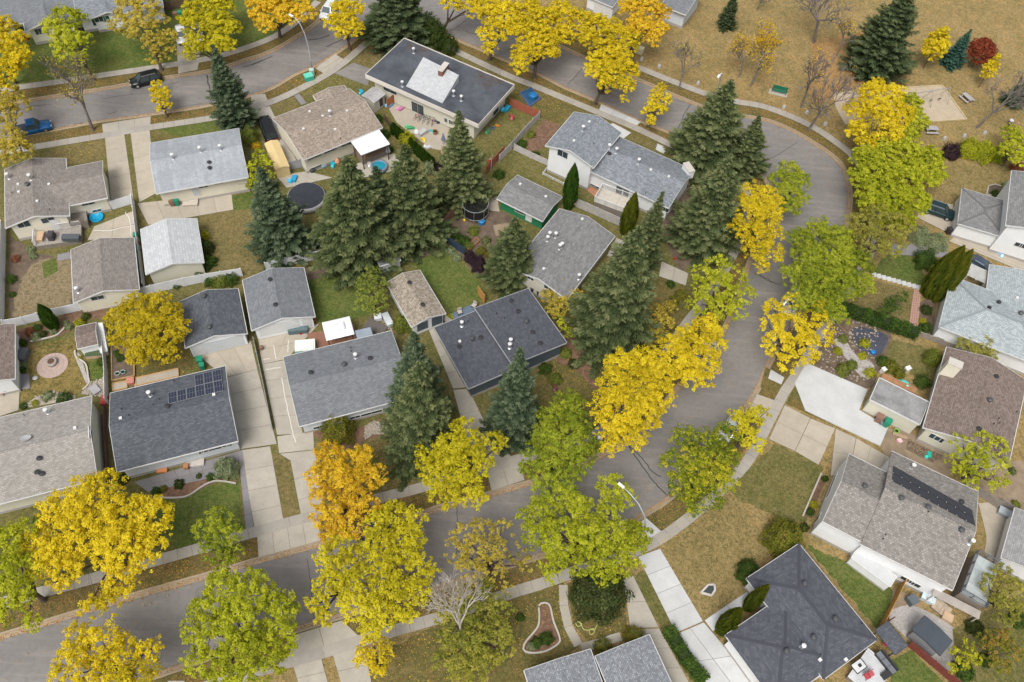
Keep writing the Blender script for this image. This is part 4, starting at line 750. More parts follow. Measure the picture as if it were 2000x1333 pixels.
for a in ((1826, 854, 1.2, .9), (1834, 858.5, 1.0, .9)): h.open_(*a, 'window', None, None, 1)
h.open_(1695, 771, 2.9, 2.1, 'garage_door', siding('taupe_door', (0.28, 0.25, 0.2)))
for a in ((1931.5, 783.5, 'turbine'), (1945, 737, 'mush'), (1984.5, 805.5, 'pipe'), (1949.5, 818.5, 'pipe'), (1951, 827.5, 'pipe'), (1940, 829, 'pipe'), (1910.5, 839, 'mush')): h.vent(*a)
h.chimney(1849, 729, 1.0, 1.6, 2.3, W_CREAM, rz=0.0)
g['pblue'] = h = House('hip_roof_house', 'house with pale blue-grey hip roof beside the tall cedars', 'house', [dict(q=[(1858, 552), (1830.6, 633.3), (2040, 722), (2080, 610)][::-1], z=3.4, k='hip', p=0.26), dict(q=[(1935.6, 520.4), (1920, 600), (2060, 640), (2075, 560)], z=3.3, p=0.24)], SH_PBLUE, W_WHITE)
for a in ((1949.5, 592, 'mush'), (1932, 601.5, 'box'), (1992, 614, 'turbine'), (1986, 582.5, 'whitebox')): h.vent(*a)
h.open_(1836, 663, .9, .6)
g['gr'] = h = House('garage', 'low grey roofed front garage of the white house at right edge', 'garage', [dict(q=c(8, 1515, 148, 1490, 410, 1830, 505, 1888, 245), z=3.1, k='hip', p=0.12, ov=(.3, .3))], SH_G2, W_WHITE)
h.open_(1866, 415, 3.5, 2, 'garage_door')
g['wh'] = h = House('two_storey_house', 'white two storey house with grey roof on the right edge', 'house', [dict(q=[(1975, 334), (1966, 440), (2075, 475), (2085, 365)], z=5.8, p=0.28, ov=(.4, .35))], SH_G2, W_WHITE)
for a in ((1989, 478, .9, .7), (1999, 481, .9, .7)): h.open_(*a, 'window', None, None, 1)
g['er'] = h = House('garage', 'grey shingled garage cut by the right edge with pale wall', 'garage', [dict(q=[(1984, 993.5), (1953, 1092), (2060, 1140), (2090, 1045)], z=2.9, p=0.25, ov=(.35, .3))], shingle('shingle_grey_plain', (0.2, 0.2, 0.2), (0.27, 0.27, 0.27), (0.34, 0.34, 0.34)), W_WHITE)
# ---- upper edge
g['nw1'] = h = House('bungalow', 'grey roofed house in the top left corner with orange planters by its door', 'house', [dict(q=[(-40, 62), (160, 22), (150, -45), (-50, -10)], z=3.2, p=0.27, ov=(.6, .3)), dict(q=[(47, 63), (40, 10), (132, -8), (146, 40)], z=3.1, p=0.27)], SH_GREY, W_BEIGE)
for a in ((39, 57, 1.4, .9), (75, 62, 1.0, 1.0)): h.open_(*a)
g['nw2'] = h = House('bungalow', 'white bungalow with blue-grey roof and dark green shutters at the top', 'house', [dict(q=[(150, 36), (318, 14), (310, -50), (145, -25)], z=3.1, p=0.25, ov=(.5, .35)), dict(q=[(176, 36), (168, -10), (240, -20), (250, 26)], z=3.05, p=0.25)], SH_BLUE, W_WHITE)
h.open_(193, 38, 1.3, .9)
SHUT = plain('green_shutter', (0.01, 0.09, 0.07), 0.6)
for a in ((183.5, 43), (202, 36), (209.5, 35)): h.open_(*a, .35, 1.2, 'shutter', SHUT, SHUT, 1)
g['n1'] = h = House('garage', 'white garage with grey roof at the top edge behind yellow elms', 'garage', [dict(q=[(1150, -8), (1198, 18), (1225, -20), (1178, -46)], z=2.9, p=0.25, ov=(.3, .3))], SH_GREY, W_WHITE)
h.open_(1178, 22, 3.6, 1.9, 'garage_door')
g['n2'] = h = House('bungalow', 'grey walled house end at the top edge beside the park grass', 'house', [dict(q=[(1295, 12), (1340, 30), (1372, -12), (1325, -35)], z=3.3, p=0.25)], SH_GREY, W_PBLUE)
# ---- small outbuildings
g['gshed'] = h = House('garden_shed', 'white garden shed with brown shingled roof and planter box', 'shed', [dict(q=[(147.8, 638.8), (187.5, 630.5), (191.3, 672.5), (151.5, 681.2)], z=2.3, p=0.3, ov=(.25, .15), found=0), dict(q=[(187, 633), (199, 631), (203, 676), (190, 680)], z=2.1, k='shed', p=-0.3, ov=(.05, .05), found=0, roof=WHITE)], SH_RED, W_WHITE)
g['mshed'] = h = House('garden_shed', 'small shed with weathered metal roof beside the tan roofed bungalow', 'shed', [dict(q=[(709, 184), (727.7, 172), (752.6, 181), (729, 203)], z=2.3, p=0.25, ov=(.1, .1), found=0)], plain('weathered_metal', (0.42, 0.41, 0.41), 0.5, 0.3, 0.35, 2), W_TAN)
h.open_(744, 200, .8, 1.6, 'door', pane=plain('dark_wood', (0.08, 0.05, 0.035), 0.8))
g['tshed'] = h = House('garden_shed', 'grey metal shed half hidden under the central spruces', 'shed', [dict(q=[(728, 490), (770, 478), (782, 508), (742, 520)], z=2.2, p=0.2, ov=(.1, .1), found=0)], plain('grey_metal_roof', (0.14, 0.145, 0.16), 0.5, 0.2, 0.2, 2), W_GREY)
# open roofs on posts
COVW = plain('white_cover', (0.68, 0.69, 0.70), 0.5, 0, 0.03)
g['cover'] = h = House('patio_cover', 'flat white patio cover behind the tan roofed bungalow', 'patio cover', [dict(q=[(687, 275.7), (740.8, 253.4), (757.9, 281), (705.3, 304.6)], z=3.3, k='flat', p=0, open=1, fascia=.12, posts=[(-1, -1), (1, -1), (-1, 1), (1, 1), (0, -1)], pm=plain('brown_post', (0.12, 0.08, 0.05), 0.8))], COVW, W_WHITE, COVW)
g['gaz'] = h = House('gazebo', 'white fabric gazebo with vent top on the patio behind the grey bungalow', 'gazebo', [dict(q=[(628.2, 630.6), (682.8, 618), (692.4, 653.4), (637.8, 666)], z=2.5, k='hip', p=0.22, ov=(1.9, 1.9), found=0, open=1)], COVW, COVW, COVW)
# (its walls are posts and a vent cap)
def gazebo_fix(h, q, z, pm, cap=True):
    for o in list(h.root.children):
        if o.name.startswith(('wall', 'foundation', 'ridge_cap', 'fascia')): bpy.data.objects.remove(o, do_unlink=True)
    cc, ya, L, Wd = rect(q, z); Mx = h.inv @ Matrix.Translation(cc) @ Matrix.Rotation(ya, 4, 'Z')
    for sx in (-1, 1):
        for sy in (-1, 1): m = MB(); m.M = Mx; m.cbox(sx*(L/2-.25), sy*(Wd/2-.25), (z-.2)/2, .12, .12, z-.2); m.link('post', pm, h.root)
    if cap: m = MB(); m.M = Mx; m.box(-.75, -.5, z+.1, .75, .5, z+.32); m.add([(-.8, -.55, z+.32), (.8, -.55, z+.32), (.8, .55, z+.32), (-.8, .55, z+.32), (-.2, 0, z+.5), (.2, 0, z+.5)], [(0, 1, 5, 4), (1, 2, 5), (2, 3, 4, 5), (3, 0, 4)]); m.link('vent_top', COVW, h.root)
gazebo_fix(h, [(628.2, 630.6), (682.8, 618), (692.4, 653.4), (637.8, 666)], 2.5, plain('brown_metal', (0.1, 0.06, 0.05), 0.6))
DKM = plain('charcoal_metal', (0.06, 0.07, 0.085), 0.5, 0.1, 0.1)
g['bgaz'] = h = House('gazebo', 'dark metal roofed gazebo with netting on the gravel yard at bottom right', 'gazebo', [dict(q=c(16, 1155, 942, 1243, 841, 1450, 1024, 1355, 1130), z=2.6, k='gable', p=0.12, ov=(.25, .2), found=0, wall=plain('mosquito_net', (0.2, 0.2, 0.21), 0.8))], DKM, DKM, DKM, ridge=False)
g['dcov'] = h = House('lean_to_roof', 'dark flat lean-to roof between the deck and the wood fence', 'lean-to', [dict(q=c(16, 878, 938, 965, 890, 1115, 1048, 1020, 1137), z=2.4, k='flat', p=0, open=1, fascia=.1, posts=[(-1, -1), (1, -1), (-1, 1), (1, 1)])], SH_DGREY, DKM, DKM)
g['scov'] = h = House('storage_roof', 'small grey lean-to roof beside the white gazebo', 'lean-to', [dict(q=[(694, 646), (722.5, 639.5), (729, 655), (697, 664)], z=2.2, k='flat', p=0, open=1, fascia=.1, posts=[(-1, -1), (1, -1), (-1, 1), (1, 1)])], plain('blue_grey_sheet', (0.25, 0.29, 0.34), 0.5), DKM, DKM)
g['tarp'] = h = House('tarp_shelter', 'tan fabric car shelter in the side drive of the tan roofed bungalow', 'car shelter', [dict(q=[(515, 280), (542.5, 275), (565, 325), (540, 331)][::-1][1:]+[(540, 331)], z=2.0, p=0.3, ov=(.02, .02), found=0)], plain('tan_tarp', (0.58, 0.44, 0.22), 0.7, 0, 0.06), plain('tan_tarp', (0.58, 0.44, 0.22), 0.7, 0, 0.06), plain('tan_tarp', (0.58, 0.44, 0.22), 0.7, 0, 0.06), ridge=False)
# ================================================================ VEGETATION
def quads(name, P, D, N, L, Wd, tint, mat_):
    """many small rhombic leaves in one mesh: centre, long axis, normal, length, width, tint"""
    D = D/np.linalg.norm(D, axis=1, keepdims=True); B = np.cross(N, D); B /= np.linalg.norm(B, axis=1, keepdims=True)+1e-9
    n = len(P); V = np.empty((n, 4, 3), np.float32)
    V[:, 0] = P-D*L[:, None]/2; V[:, 1] = P-B*Wd[:, None]/2+D*(L*0.08)[:, None]; V[:, 2] = P+D*L[:, None]/2; V[:, 3] = P+B*Wd[:, None]/2+D*(L*0.08)[:, None]
    me = bpy.data.meshes.new(name); me.vertices.add(n*4); me.vertices.foreach_set('co', V.ravel())
    me.loops.add(n*4); me.loops.foreach_set('vertex_index', np.arange(n*4, dtype=np.int32)); me.polygons.add(n); me.polygons.foreach_set('loop_start', np.arange(0, n*4, 4, dtype=np.int32))
    try: me.polygons.foreach_set('loop_total', np.full(n, 4, np.int32))
    except Exception: pass
    a = me.attributes.new('tint', 'FLOAT', 'FACE'); a.data.foreach_set('value', np.clip(tint, 0.08, 0.92).astype(np.float32))
    me.materials.append(mat_); me.update(calc_edges=True); return me
def rdir(n, zmin=-1.0):
    z = RNG.uniform(zmin, 1, n); a = RNG.uniform(0, 2*np.pi, n); r = np.sqrt(1-z*z); return np.stack([r*np.cos(a), r*np.sin(a), z], 1)
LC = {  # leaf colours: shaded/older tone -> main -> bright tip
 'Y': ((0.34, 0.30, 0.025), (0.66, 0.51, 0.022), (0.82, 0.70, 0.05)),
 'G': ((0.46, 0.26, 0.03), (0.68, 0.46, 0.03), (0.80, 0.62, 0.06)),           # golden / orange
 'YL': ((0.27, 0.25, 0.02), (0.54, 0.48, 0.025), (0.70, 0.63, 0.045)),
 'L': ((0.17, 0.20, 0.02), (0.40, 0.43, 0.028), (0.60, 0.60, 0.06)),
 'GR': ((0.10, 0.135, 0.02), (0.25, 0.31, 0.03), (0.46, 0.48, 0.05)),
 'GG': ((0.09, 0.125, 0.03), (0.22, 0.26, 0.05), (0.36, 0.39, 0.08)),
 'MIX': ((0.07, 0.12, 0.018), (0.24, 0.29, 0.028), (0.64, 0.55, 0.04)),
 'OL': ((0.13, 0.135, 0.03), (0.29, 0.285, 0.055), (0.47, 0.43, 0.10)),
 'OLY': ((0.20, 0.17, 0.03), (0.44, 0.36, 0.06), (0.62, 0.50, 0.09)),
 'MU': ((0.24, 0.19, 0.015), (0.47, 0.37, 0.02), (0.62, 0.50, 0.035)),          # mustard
 'DG': ((0.025, 0.045, 0.015), (0.055, 0.085, 0.022), (0.12, 0.14, 0.035)),
 'DJ': ((0.035, 0.055, 0.02), (0.085, 0.115, 0.04), (0.19, 0.215, 0.08)),
 'WIL': ((0.10, 0.12, 0.02), (0.25, 0.27, 0.045), (0.48, 0.42, 0.08)),
 'CED': ((0.025, 0.055, 0.012), (0.055, 0.12, 0.018), (0.10, 0.18, 0.025)),
 'CEDY': ((0.05, 0.08, 0.012), (0.12, 0.16, 0.018), (0.30, 0.24, 0.03)),
 'SH': ((0.03, 0.06, 0.015), (0.07, 0.13, 0.025), (0.15, 0.22, 0.04)),
 'SHY': ((0.2, 0.22, 0.02), (0.42, 0.42, 0.03), (0.6, 0.56, 0.06)),
 'SHV': ((0.12, 0.16, 0.07), (0.28, 0.33, 0.18), (0.48, 0.52, 0.34)),
 'SHR': ((0.12, 0.05, 0.03), (0.32, 0.12, 0.07), (0.5, 0.3, 0.12)),
 'SHP': ((0.03, 0.02, 0.03), (0.06, 0.035, 0.05), (0.11, 0.07, 0.08)),
 'SHO': ((0.08, 0.11, 0.02), (0.20, 0.22, 0.03), (0.45, 0.26, 0.07)),
 'RED': ((0.12, 0.045, 0.025), (0.24, 0.06, 0.03), (0.40, 0.10, 0.055)),
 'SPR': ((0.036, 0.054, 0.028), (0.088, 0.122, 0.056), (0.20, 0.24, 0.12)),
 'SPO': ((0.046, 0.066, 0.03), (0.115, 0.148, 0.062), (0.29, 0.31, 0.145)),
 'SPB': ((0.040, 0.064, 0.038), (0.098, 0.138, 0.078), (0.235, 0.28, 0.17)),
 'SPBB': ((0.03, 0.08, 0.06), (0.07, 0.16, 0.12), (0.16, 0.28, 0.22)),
 'FLOW': ((0.05, 0.10, 0.03), (0.16, 0.22, 0.06), (0.5, 0.38, 0.3)),
}
def LM(k): return leaf('leaves_'+k, LC[k])
BARK = bark(); BARKG = bark('grey_bark', (0.17, 0.15, 0.135))

def crown_mesh(lobes, key, leafs=0.29, dens=1.0, sparse=0.0, fill=True, tb=0.0):
    """lobes: (centre, radius, tint shift). Leaves gather in twig-end tufts spread over the lobes."""
    P, D, N, L, T = [], [], [], [], []
    cs = np.array([l[0] for l in lobes]); rs = np.array([l[1] for l in lobes])
    for (cc, r, ts) in lobes:
        ts = ts+RNG.normal(0, .075)
        cc = np.array(cc); nc = max(16, int(dens*23*r*r)); d = rdir(nc, -0.35); rr = RNG.uniform(0.6, 1.06, nc)*r
        C = cc+d*rr[:, None]*np.array([1, 1, 0.8])
        if fill and not sparse: C[::5] = cc+d[::5]*(RNG.uniform(.25, .6, len(C[::5]))*r)[:, None]
        ok = np.ones(nc, bool)
        for c2, r2 in zip(cs, rs):
            if np.allclose(c2, cc): continue
            q = (C-c2)/np.array([1, 1, 0.8]); ok &= (np.linalg.norm(q, axis=1) > 0.62*r2)
        if sparse: ok &= RNG.random(nc) > sparse
        C = C[ok]; d = d[ok]
        if not len(C): continue
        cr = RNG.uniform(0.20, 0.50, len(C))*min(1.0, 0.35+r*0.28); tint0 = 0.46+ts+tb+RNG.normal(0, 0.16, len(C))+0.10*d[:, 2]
        nl = np.maximum(7, (dens**0.3*55*(cr/0.5)**1.6).astype(int)); idx = np.repeat(np.arange(len(C)), nl); k = len(idx)
        o = rdir(k, -0.35); rad = RNG.uniform(0.25, 1.0, k)**0.6
        p = C[idx]+o*(rad*cr[idx])[:, None]*np.array([1, 1, 0.75])
        nrm = o*0.6+d[idx]*0.3+np.array([0, 0, 0.75])+RNG.normal(0, 0.42, (k, 3)); nrm /= np.linalg.norm(nrm, axis=1, keepdims=True)
        ax = np.cross(nrm, RNG.normal(0, 1, (k, 3)))
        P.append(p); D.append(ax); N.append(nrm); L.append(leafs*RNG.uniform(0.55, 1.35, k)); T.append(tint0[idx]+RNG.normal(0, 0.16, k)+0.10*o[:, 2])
    if not P: return None
    P = np.concatenate(P); D = np.concatenate(D); N = np.concatenate(N); L = np.concatenate(L); T = np.concatenate(T)
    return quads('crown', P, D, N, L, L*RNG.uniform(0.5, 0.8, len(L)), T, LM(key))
def limbs(mb, base, tips, r0, fork=0.35):
    """trunk and limbs reaching to the lobes"""
    base = Vector(base); top = sum((Vector(t) for t in tips), Vector())/len(tips); H = top.z-base.z
    f = Vector((base.x+(top.x-base.x)*0.25, base.y+(top.y-base.y)*0.25, base.z+H*fork)); mb.tube([base, base+Vector((0, 0, 0.25)), base.lerp(f, .6), f], [r0*1.4, r0, r0*.85, r0*.75], 8)
    for t in tips:
        t = Vector(t); a = f.lerp(t, .45)+Vector((random.uniform(-.2, .2), random.uniform(-.2, .2), H*0.06)); rr = r0*0.55
        mb.tube([f-Vector((0, 0, .15)), a, t.lerp(a, .15), t+Vector((0, 0, .2))], [rr, rr*.6, rr*.35, .02], 5)
        for _ in range(5):
            s = a.lerp(t, random.uniform(0, .9)); e = s+Vector((random.uniform(-1, 1), random.uniform(-1, 1), random.uniform(.1, .9)))*random.uniform(.8, 1.8); mb.tube([s, s.lerp(e, .5)+Vector((0, 0, .1)), e], [rr*.3, rr*.18, .012], 4, cap=False)
def tree(label, key, H, lobes, base=None, cat='tree', group=None, name='autumn_elm', leafs=0.26, dens=1.0, sparse=0.0, flat=0.30, barkm=None, tr=None):
    """lobes: (px, py, radius px[, tint shift]) as seen in the picture"""
    zc = H*0.68; w0 = [G(l[0], l[1], zc) for l in lobes]; cen = sum(w0, Vector())/len(w0); Ls = []
    for l, p in zip(lobes, w0):
        r = l[2]/scl(l[0], l[1], zc); d = (Vector((p.x, p.y))-Vector((cen.x, cen.y))).length
        z = max(r*0.9+1.2, H-r*0.8-flat*d-random.uniform(0, .12)*H); q = G(l[0], l[1], z); Ls.append(((q.x, q.y, q.z), r, (l[3] if len(l) > 3 else 0)))
    if base: b = G(*base)
    else: b = Vector((sum(l[0][0] for l in Ls)/len(Ls), sum(l[0][1] for l in Ls)/len(Ls), GZ))
    root = thing(name, label, cat, b, 0, group); bv = np.array(b)
    loc = [((l[0][0]-b.x, l[0][1]-b.y, l[0][2]-b.z), l[1], l[2]) for l in Ls]
    m = MB(); limbs(m, (0, 0, -.1), [l[0] for l in loc], tr or (0.12+0.018*H)); m.link('trunk', barkm or BARK, root)
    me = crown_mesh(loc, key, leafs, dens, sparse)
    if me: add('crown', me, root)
    return root
A_ = [
 ('broad bright yellow elm over the lower left front lawns', 'Y', 10.5, [(165, 975, 48), (205, 950, 36), (115, 1000, 42), (240, 1010, 50), (290, 1010, 44), (170, 1050, 55), (235, 1075, 50), (90, 1085, 44), (70, 1060, 30), (290, 1065, 36), (235, 1135, 36), (130, 1120, 36), (215, 1178, 26, -.25), (175, 1185, 24, -.3), (310, 1030, 30), (275, 1100, 26)], None),
 ('lime green elm cut by the left edge above the road', 'L', 9.5, [(18, 1060, 40), (45, 1040, 30), (20, 1115, 46), (50, 1110, 36), (15, 1165, 40), (45, 1165, 28), (0, 1200, 26), (60, 1215, 22)], None),
 ('golden yellow elm at the bottom left below the road', 'Y', 9, [(150, 1245, 30), (145, 1290, 40), (200, 1255, 40), (235, 1290, 46, -.1), (290, 1275, 28), (180, 1325, 42), (270, 1320, 40, -.4), (120, 1325, 26), (305, 1262, 18)], None),
 ('large rounded lime elm at the bottom beside the road', 'L', 10.5, [(440, 1150, 40), (410, 1185, 40), (490, 1155, 44), (545, 1195, 42), (480, 1210, 55), (420, 1240, 46), (540, 1245, 44), (470, 1275, 52), (390, 1295, 34), (520, 1290, 40), (440, 1320, 40), (375, 1230, 26)], None),
 ('small green and yellow boulevard tree beside the front walk', 'GR', 7, [(425, 1015, 26), (400, 1040, 26), (440, 1045, 34), (455, 1075, 24), (415, 1075, 28), (432, 1098, 20)], None),
 ('orange-gold elm in front of the grey bungalow', 'G', 9.5, [(640, 895, 34), (700, 900, 36), (730, 930, 28), (625, 930, 30), (670, 935, 40), (700, 965, 36), (635, 975, 34), (720, 990, 26), (660, 1010, 38), (625, 1005, 24), (690, 1025, 30), (650, 1040, 26, -.1)], None),
 ('tall yellow-lime elm leaning over the road, left strand', 'YL', 9.5, [(665, 1070, 36), (640, 1095, 28), (665, 1120, 34), (640, 1145, 30), (620, 1180, 26), (635, 1205, 22), (700, 1090, 22)], None),
 ('big yellow-lime elm straddling the road in the middle', 'YL', 10.5, [(735, 1020, 28), (765, 1010, 34), (805, 1020, 30), (740, 1060, 36), (790, 1065, 42), (825, 1110, 34), (745, 1110, 38), (700, 1140, 36, .05), (760, 1150, 46), (815, 1155, 34), (695, 1185, 34, .15), (740, 1195, 40, .2), (790, 1190, 30), (725, 1235, 26, .2)], None),
 ('bright yellow low tree at the driveway apron', 'Y', 6.5, [(730, 1262, 26), (715, 1285, 28), (735, 1300, 24), (750, 1275, 22)], None),
 ('lime-yellow elm right of the tall double spruce', 'YL', 9.5, [(905, 840, 28), (920, 865, 30), (880, 875, 36), (835, 885, 28), (960, 865, 26, -.2), (975, 870, 18), (850, 920, 34), (900, 915, 40), (935, 905, 30), (870, 960, 36), (915, 960, 32), (935, 975, 20)], None),
 ('green-lime elm filling the gap below the blue-green spruce', 'GR', 9.5, [(1110, 790, 32), (1080, 815, 30), (1125, 825, 34), (1075, 855, 38, .1), (1115, 865, 40), (1150, 870, 28), (1045, 890, 28), (1085, 900, 38, .1), (1035, 915, 22), (1130, 905, 30), (1060, 935, 34, .2), (1105, 940, 32), (1075, 965, 22, .2)], None),
 ('large bright yellow elm beside the inner kerb of the bend', 'Y', 10.5, [(1215, 715, 36), (1260, 710, 38), (1290, 735, 30), (1200, 750, 34), (1245, 755, 44), (1290, 775, 32), (1180, 790, 30, -.08), (1215, 800, 42), (1260, 805, 38), (1190, 835, 32), (1235, 845, 34, -.08), (1195, 870, 24), (1240, 865, 20)], None),
 ('yellow elm next up the bend from the large yellow one', 'Y', 9, [(1385, 640, 32), (1350, 665, 34), (1310, 680, 28), (1395, 675, 28), (1330, 710, 36), (1375, 710, 34), (1350, 740, 26), (1380, 745, 18), (1300, 705, 24)], None),
 ('thin lime green elm beside the inner sidewalk', 'L', 8.5, [(1400, 520, 26), (1370, 540, 24), (1430, 540, 32), (1395, 565, 36), (1445, 575, 28), (1370, 595, 28), (1410, 600, 32), (1440, 610, 20), (1365, 560, 22, -.2)], None),
 ('golden elm along the inner kerb below the juniper dark spruces', 'Y', 9.5, [(1465, 375, 26), (1490, 385, 28), (1515, 400, 22), (1460, 410, 30), (1495, 420, 32), (1445, 445, 24), (1480, 460, 32), (1515, 455, 20), (1475, 490, 26, -.1), (1505, 495, 26, -.1), (1490, 520, 18, -.1)], None),
 ('small fresh green tree near the top of the bend', 'GR', 7, [(1540, 335, 24), (1560, 355, 24), (1520, 350, 20), (1540, 375, 28), (1565, 390, 18), (1545, 405, 20)], None),
 ('spreading green-lime elm on the outer side of the bend', 'GR', 10, [(1600, 455, 34, .15), (1560, 470, 28), (1640, 470, 32, .1), (1580, 505, 38, .05), (1630, 515, 42, .15), (1675, 515, 32), (1550, 540, 30), (1600, 555, 40), (1650, 555, 38), (1690, 555, 22), (1565, 585, 28), (1615, 600, 34), (1640, 620, 22)], None),
 ('olive toned thin elm between two green elms', 'OL', 9, [(1680, 440, 30), (1715, 425, 30), (1750, 445, 32, .1), (1700, 475, 34), (1740, 480, 30, .1), (1685, 505, 24)], None),
 ('large lime crown at the corner below the playground', 'L', 9.5, [(1690, 310, 30, -.1), (1730, 295, 32, -.1), (1770, 300, 34), (1815, 310, 28), (1680, 345, 26, -.1), (1720, 345, 40, -.1), (1765, 345, 42, -.05), (1820, 340, 28), (1700, 390, 30, -.15), (1745, 390, 38, -.1), (1785, 395, 30), (1760, 430, 28), (1715, 420, 24)], None),
 ('yellow elm at the left end of the playground sand', 'Y', 9.5, [(1705, 185, 28), (1745, 185, 26, .1), (1675, 215, 26), (1715, 220, 34), (1755, 225, 30), (1680, 255, 28), (1730, 255, 32), (1690, 280, 20, -.1), (1715, 165, 18)], None),
 ('green elm behind the yellow one at the playground', 'L', 8.5, [(1775, 205, 26), (1790, 235, 24), (1780, 260, 22)], None),
 ('bright yellow open crowned elm above the new white driveway', 'Y', 9, [(1510, 605, 24), (1550, 590, 20), (1595, 600, 28), (1500, 635, 22), (1545, 640, 34), (1600, 640, 30), (1520, 670, 32), (1570, 680, 34), (1610, 665, 20), (1540, 710, 24), (1500, 680, 18)], None),
 ('yellow-orange small elm beside the outer sidewalk and parked white car', 'YL', 7.5, [(1470, 815, 26, .1), (1445, 830, 26, .1), (1490, 810, 18, -.3), (1460, 855, 26, .15), (1480, 870, 18, .15), (1435, 815, 18, .1)], None),
 ('dark green elm with yellow tufts right of the road', 'MIX', 9.5, [(1335, 855, 28, -.1), (1375, 870, 34, -.1), (1415, 855, 30, -.1), (1320, 905, 32, -.05), (1355, 900, 30, .15), (1410, 895, 34, .05), (1345, 940, 36), (1395, 930, 36, .15), (1325, 960, 22, -.15), (1420, 940, 24), (1350, 985, 26, -.1), (1390, 975, 26, -.05)], None),
 ('lime elm with a street lamp beside it over the lower road', 'L', 10, [(1195, 955, 30, .05), (1220, 970, 24), (1190, 1000, 30), (1060, 1000, 34), (1030, 1010, 22, -.05), (1100, 975, 32), (1130, 1000, 34, .05), (1050, 1045, 34), (1095, 1050, 40), (1150, 1045, 42, .05), (1200, 1050, 38), (1245, 1045, 32), (1080, 1095, 30), (1140, 1095, 34), (1200, 1095, 38), (1240, 1085, 26), (1080, 1125, 18), (1180, 1120, 26)], None),
 ('half bare yellow elm over the lower road', 'OLY', 8.5, [(905, 1045, 26, .15), (940, 1035, 26, .1), (980, 1035, 24), (890, 1075, 26, .15), (930, 1080, 32, .15), (970, 1075, 24, .1), (920, 1115, 30, .15), (965, 1110, 24, .15), (985, 1145, 18, .2), (1015, 1085, 24), (1030, 1105, 18)], None),
 ('mustard yellow domed tree behind the slate garage', 'MU', 7.5, [(270, 600, 34), (310, 590, 26), (335, 615, 28), (235, 620, 30), (285, 640, 44), (330, 650, 34), (245, 660, 32), (355, 640, 20), (290, 685, 34), (325, 690, 26), (265, 700, 22)], None),
 ('small green garden tree beside the weathered tan garage', 'GG', 6, [(725, 535, 18), (712, 555, 20), (740, 560, 20), (722, 580, 24), (748, 590, 18), (705, 595, 16), (735, 603, 16)], None),
 ('yellow elm at the top left edge', 'Y', 9.5, [(10, 55, 28), (35, 80, 22), (12, 95, 34), (45, 110, 20), (15, 135, 32), (40, 120, 18), (5, 165, 22)], (30, 163)),
 ('thin lime yellow elm on the left edge near the blue pickup', 'OLY', 9, [(15, 185, 28), (35, 205, 24), (10, 225, 30, .1), (15, 265, 28, .15), (30, 290, 28), (45, 300, 22, -.3), (10, 300, 28)], (37, 281)),
 ('green tree in front of the shuttered white bungalow', 'L', 9, [(125, 30, 24, -.1), (105, 55, 24), (150, 40, 24, -.15), (130, 75, 30, -.1), (160, 80, 22, -.2), (125, 105, 20), (155, 115, 18, -.2)], (184, 160)),
 ('yellowing brown elm before the shuttered bungalow', 'OLY', 9.5, [(250, 20, 28), (285, 15, 28), (235, 50, 24), (275, 55, 28), (310, 40, 20), (300, 80, 24), (330, 75, 20, .1), (305, 112, 20, -.1), (335, 105, 16)], (316, 138)),
 ('lime-yellow elm over the driveway with two white cars', 'YL', 9.5, [(390, 15, 30), (435, 10, 28), (375, 45, 28), (420, 45, 34), (450, 55, 22), (380, 85, 26), (425, 85, 28), (450, 90, 18), (370, 105, 18)], (425, 142)),
 ('orange-yellow elm at the top behind the tall street lamp', 'G', 9.5, [(510, 25, 26), (545, 10, 28), (520, 50, 22), (560, 30, 26, .1), (595, 25, 24, .1), (580, 10, 22), (500, 5, 20)], (547, 74)),
 ('yellow elm right of the tall street lamp', 'Y', 8, [(665, 20, 24), (690, 15, 22), (650, 45, 20), (680, 45, 26), (695, 60, 18), (665, 65, 16)], (683, 98)),
 ('small bright young tree on the upper left boulevard', 'Y', 4.2, [(306, 165, 12), (303, 180, 14), (320, 182, 14), (313, 195, 15), (329, 205, 9), (314, 212, 10)], (326, 229)),
 ('yellow elm at the top edge over the upper road', 'Y', 10, [(905, -5, 30), (945, 10, 26), (880, 5, 22), (925, 25, 18)], (862, 62)),
 ('tall yellow elm beside the flat roofed building', 'Y', 10, [(960, 30, 26), (990, 20, 28), (975, 60, 28), (1005, 50, 24), (950, 65, 18), (955, 95, 18)], (956, 118)),
 ('broad yellow elm behind the sandbox corner', 'Y', 10.5, [(1030, 20, 30), (1065, 40, 32), (1020, 60, 30), (1095, 25, 28), (1060, 80, 34), (1100, 70, 26), (1025, 105, 28), (1015, 130, 20), (1070, 105, 22)], (1043, 152)),
 ('yellow boulevard elm at the split level driveway', 'Y', 10, [(1185, 95, 24), (1170, 125, 28), (1205, 115, 28), (1160, 140, 20), (1200, 150, 30, -.05), (1225, 135, 24), (1225, 170, 18), (1185, 165, 20, -.1), (1218, 195, 10)], (1161, 204)),
 ('yellow elm in front of the white top garage', 'Y', 9.5, [(1135, 40, 26), (1165, 50, 28), (1195, 60, 26), (1150, 75, 24), (1225, 85, 24, -.05), (1210, 75, 22, -.1), (1240, 70, 16)], (1156, 108)),
 ('golden elm beside the park at the top edge', 'G', 9.5, [(1235, 15, 28, .1), (1270, 20, 28, .1), (1250, 50, 26, .1), (1285, 55, 20, .1), (1275, 75, 20, .1), (1240, 60, 20), (1295, 25, 18, -.1)], (1228, 108)),
 ('young yellow tree between split level driveway and road', 'Y', 5.5, [(1291, 172, 11), (1282, 185, 14), (1300, 195, 14), (1275, 205, 15), (1292, 215, 14), (1262, 220, 12), (1272, 235, 13)], (1266, 247)),
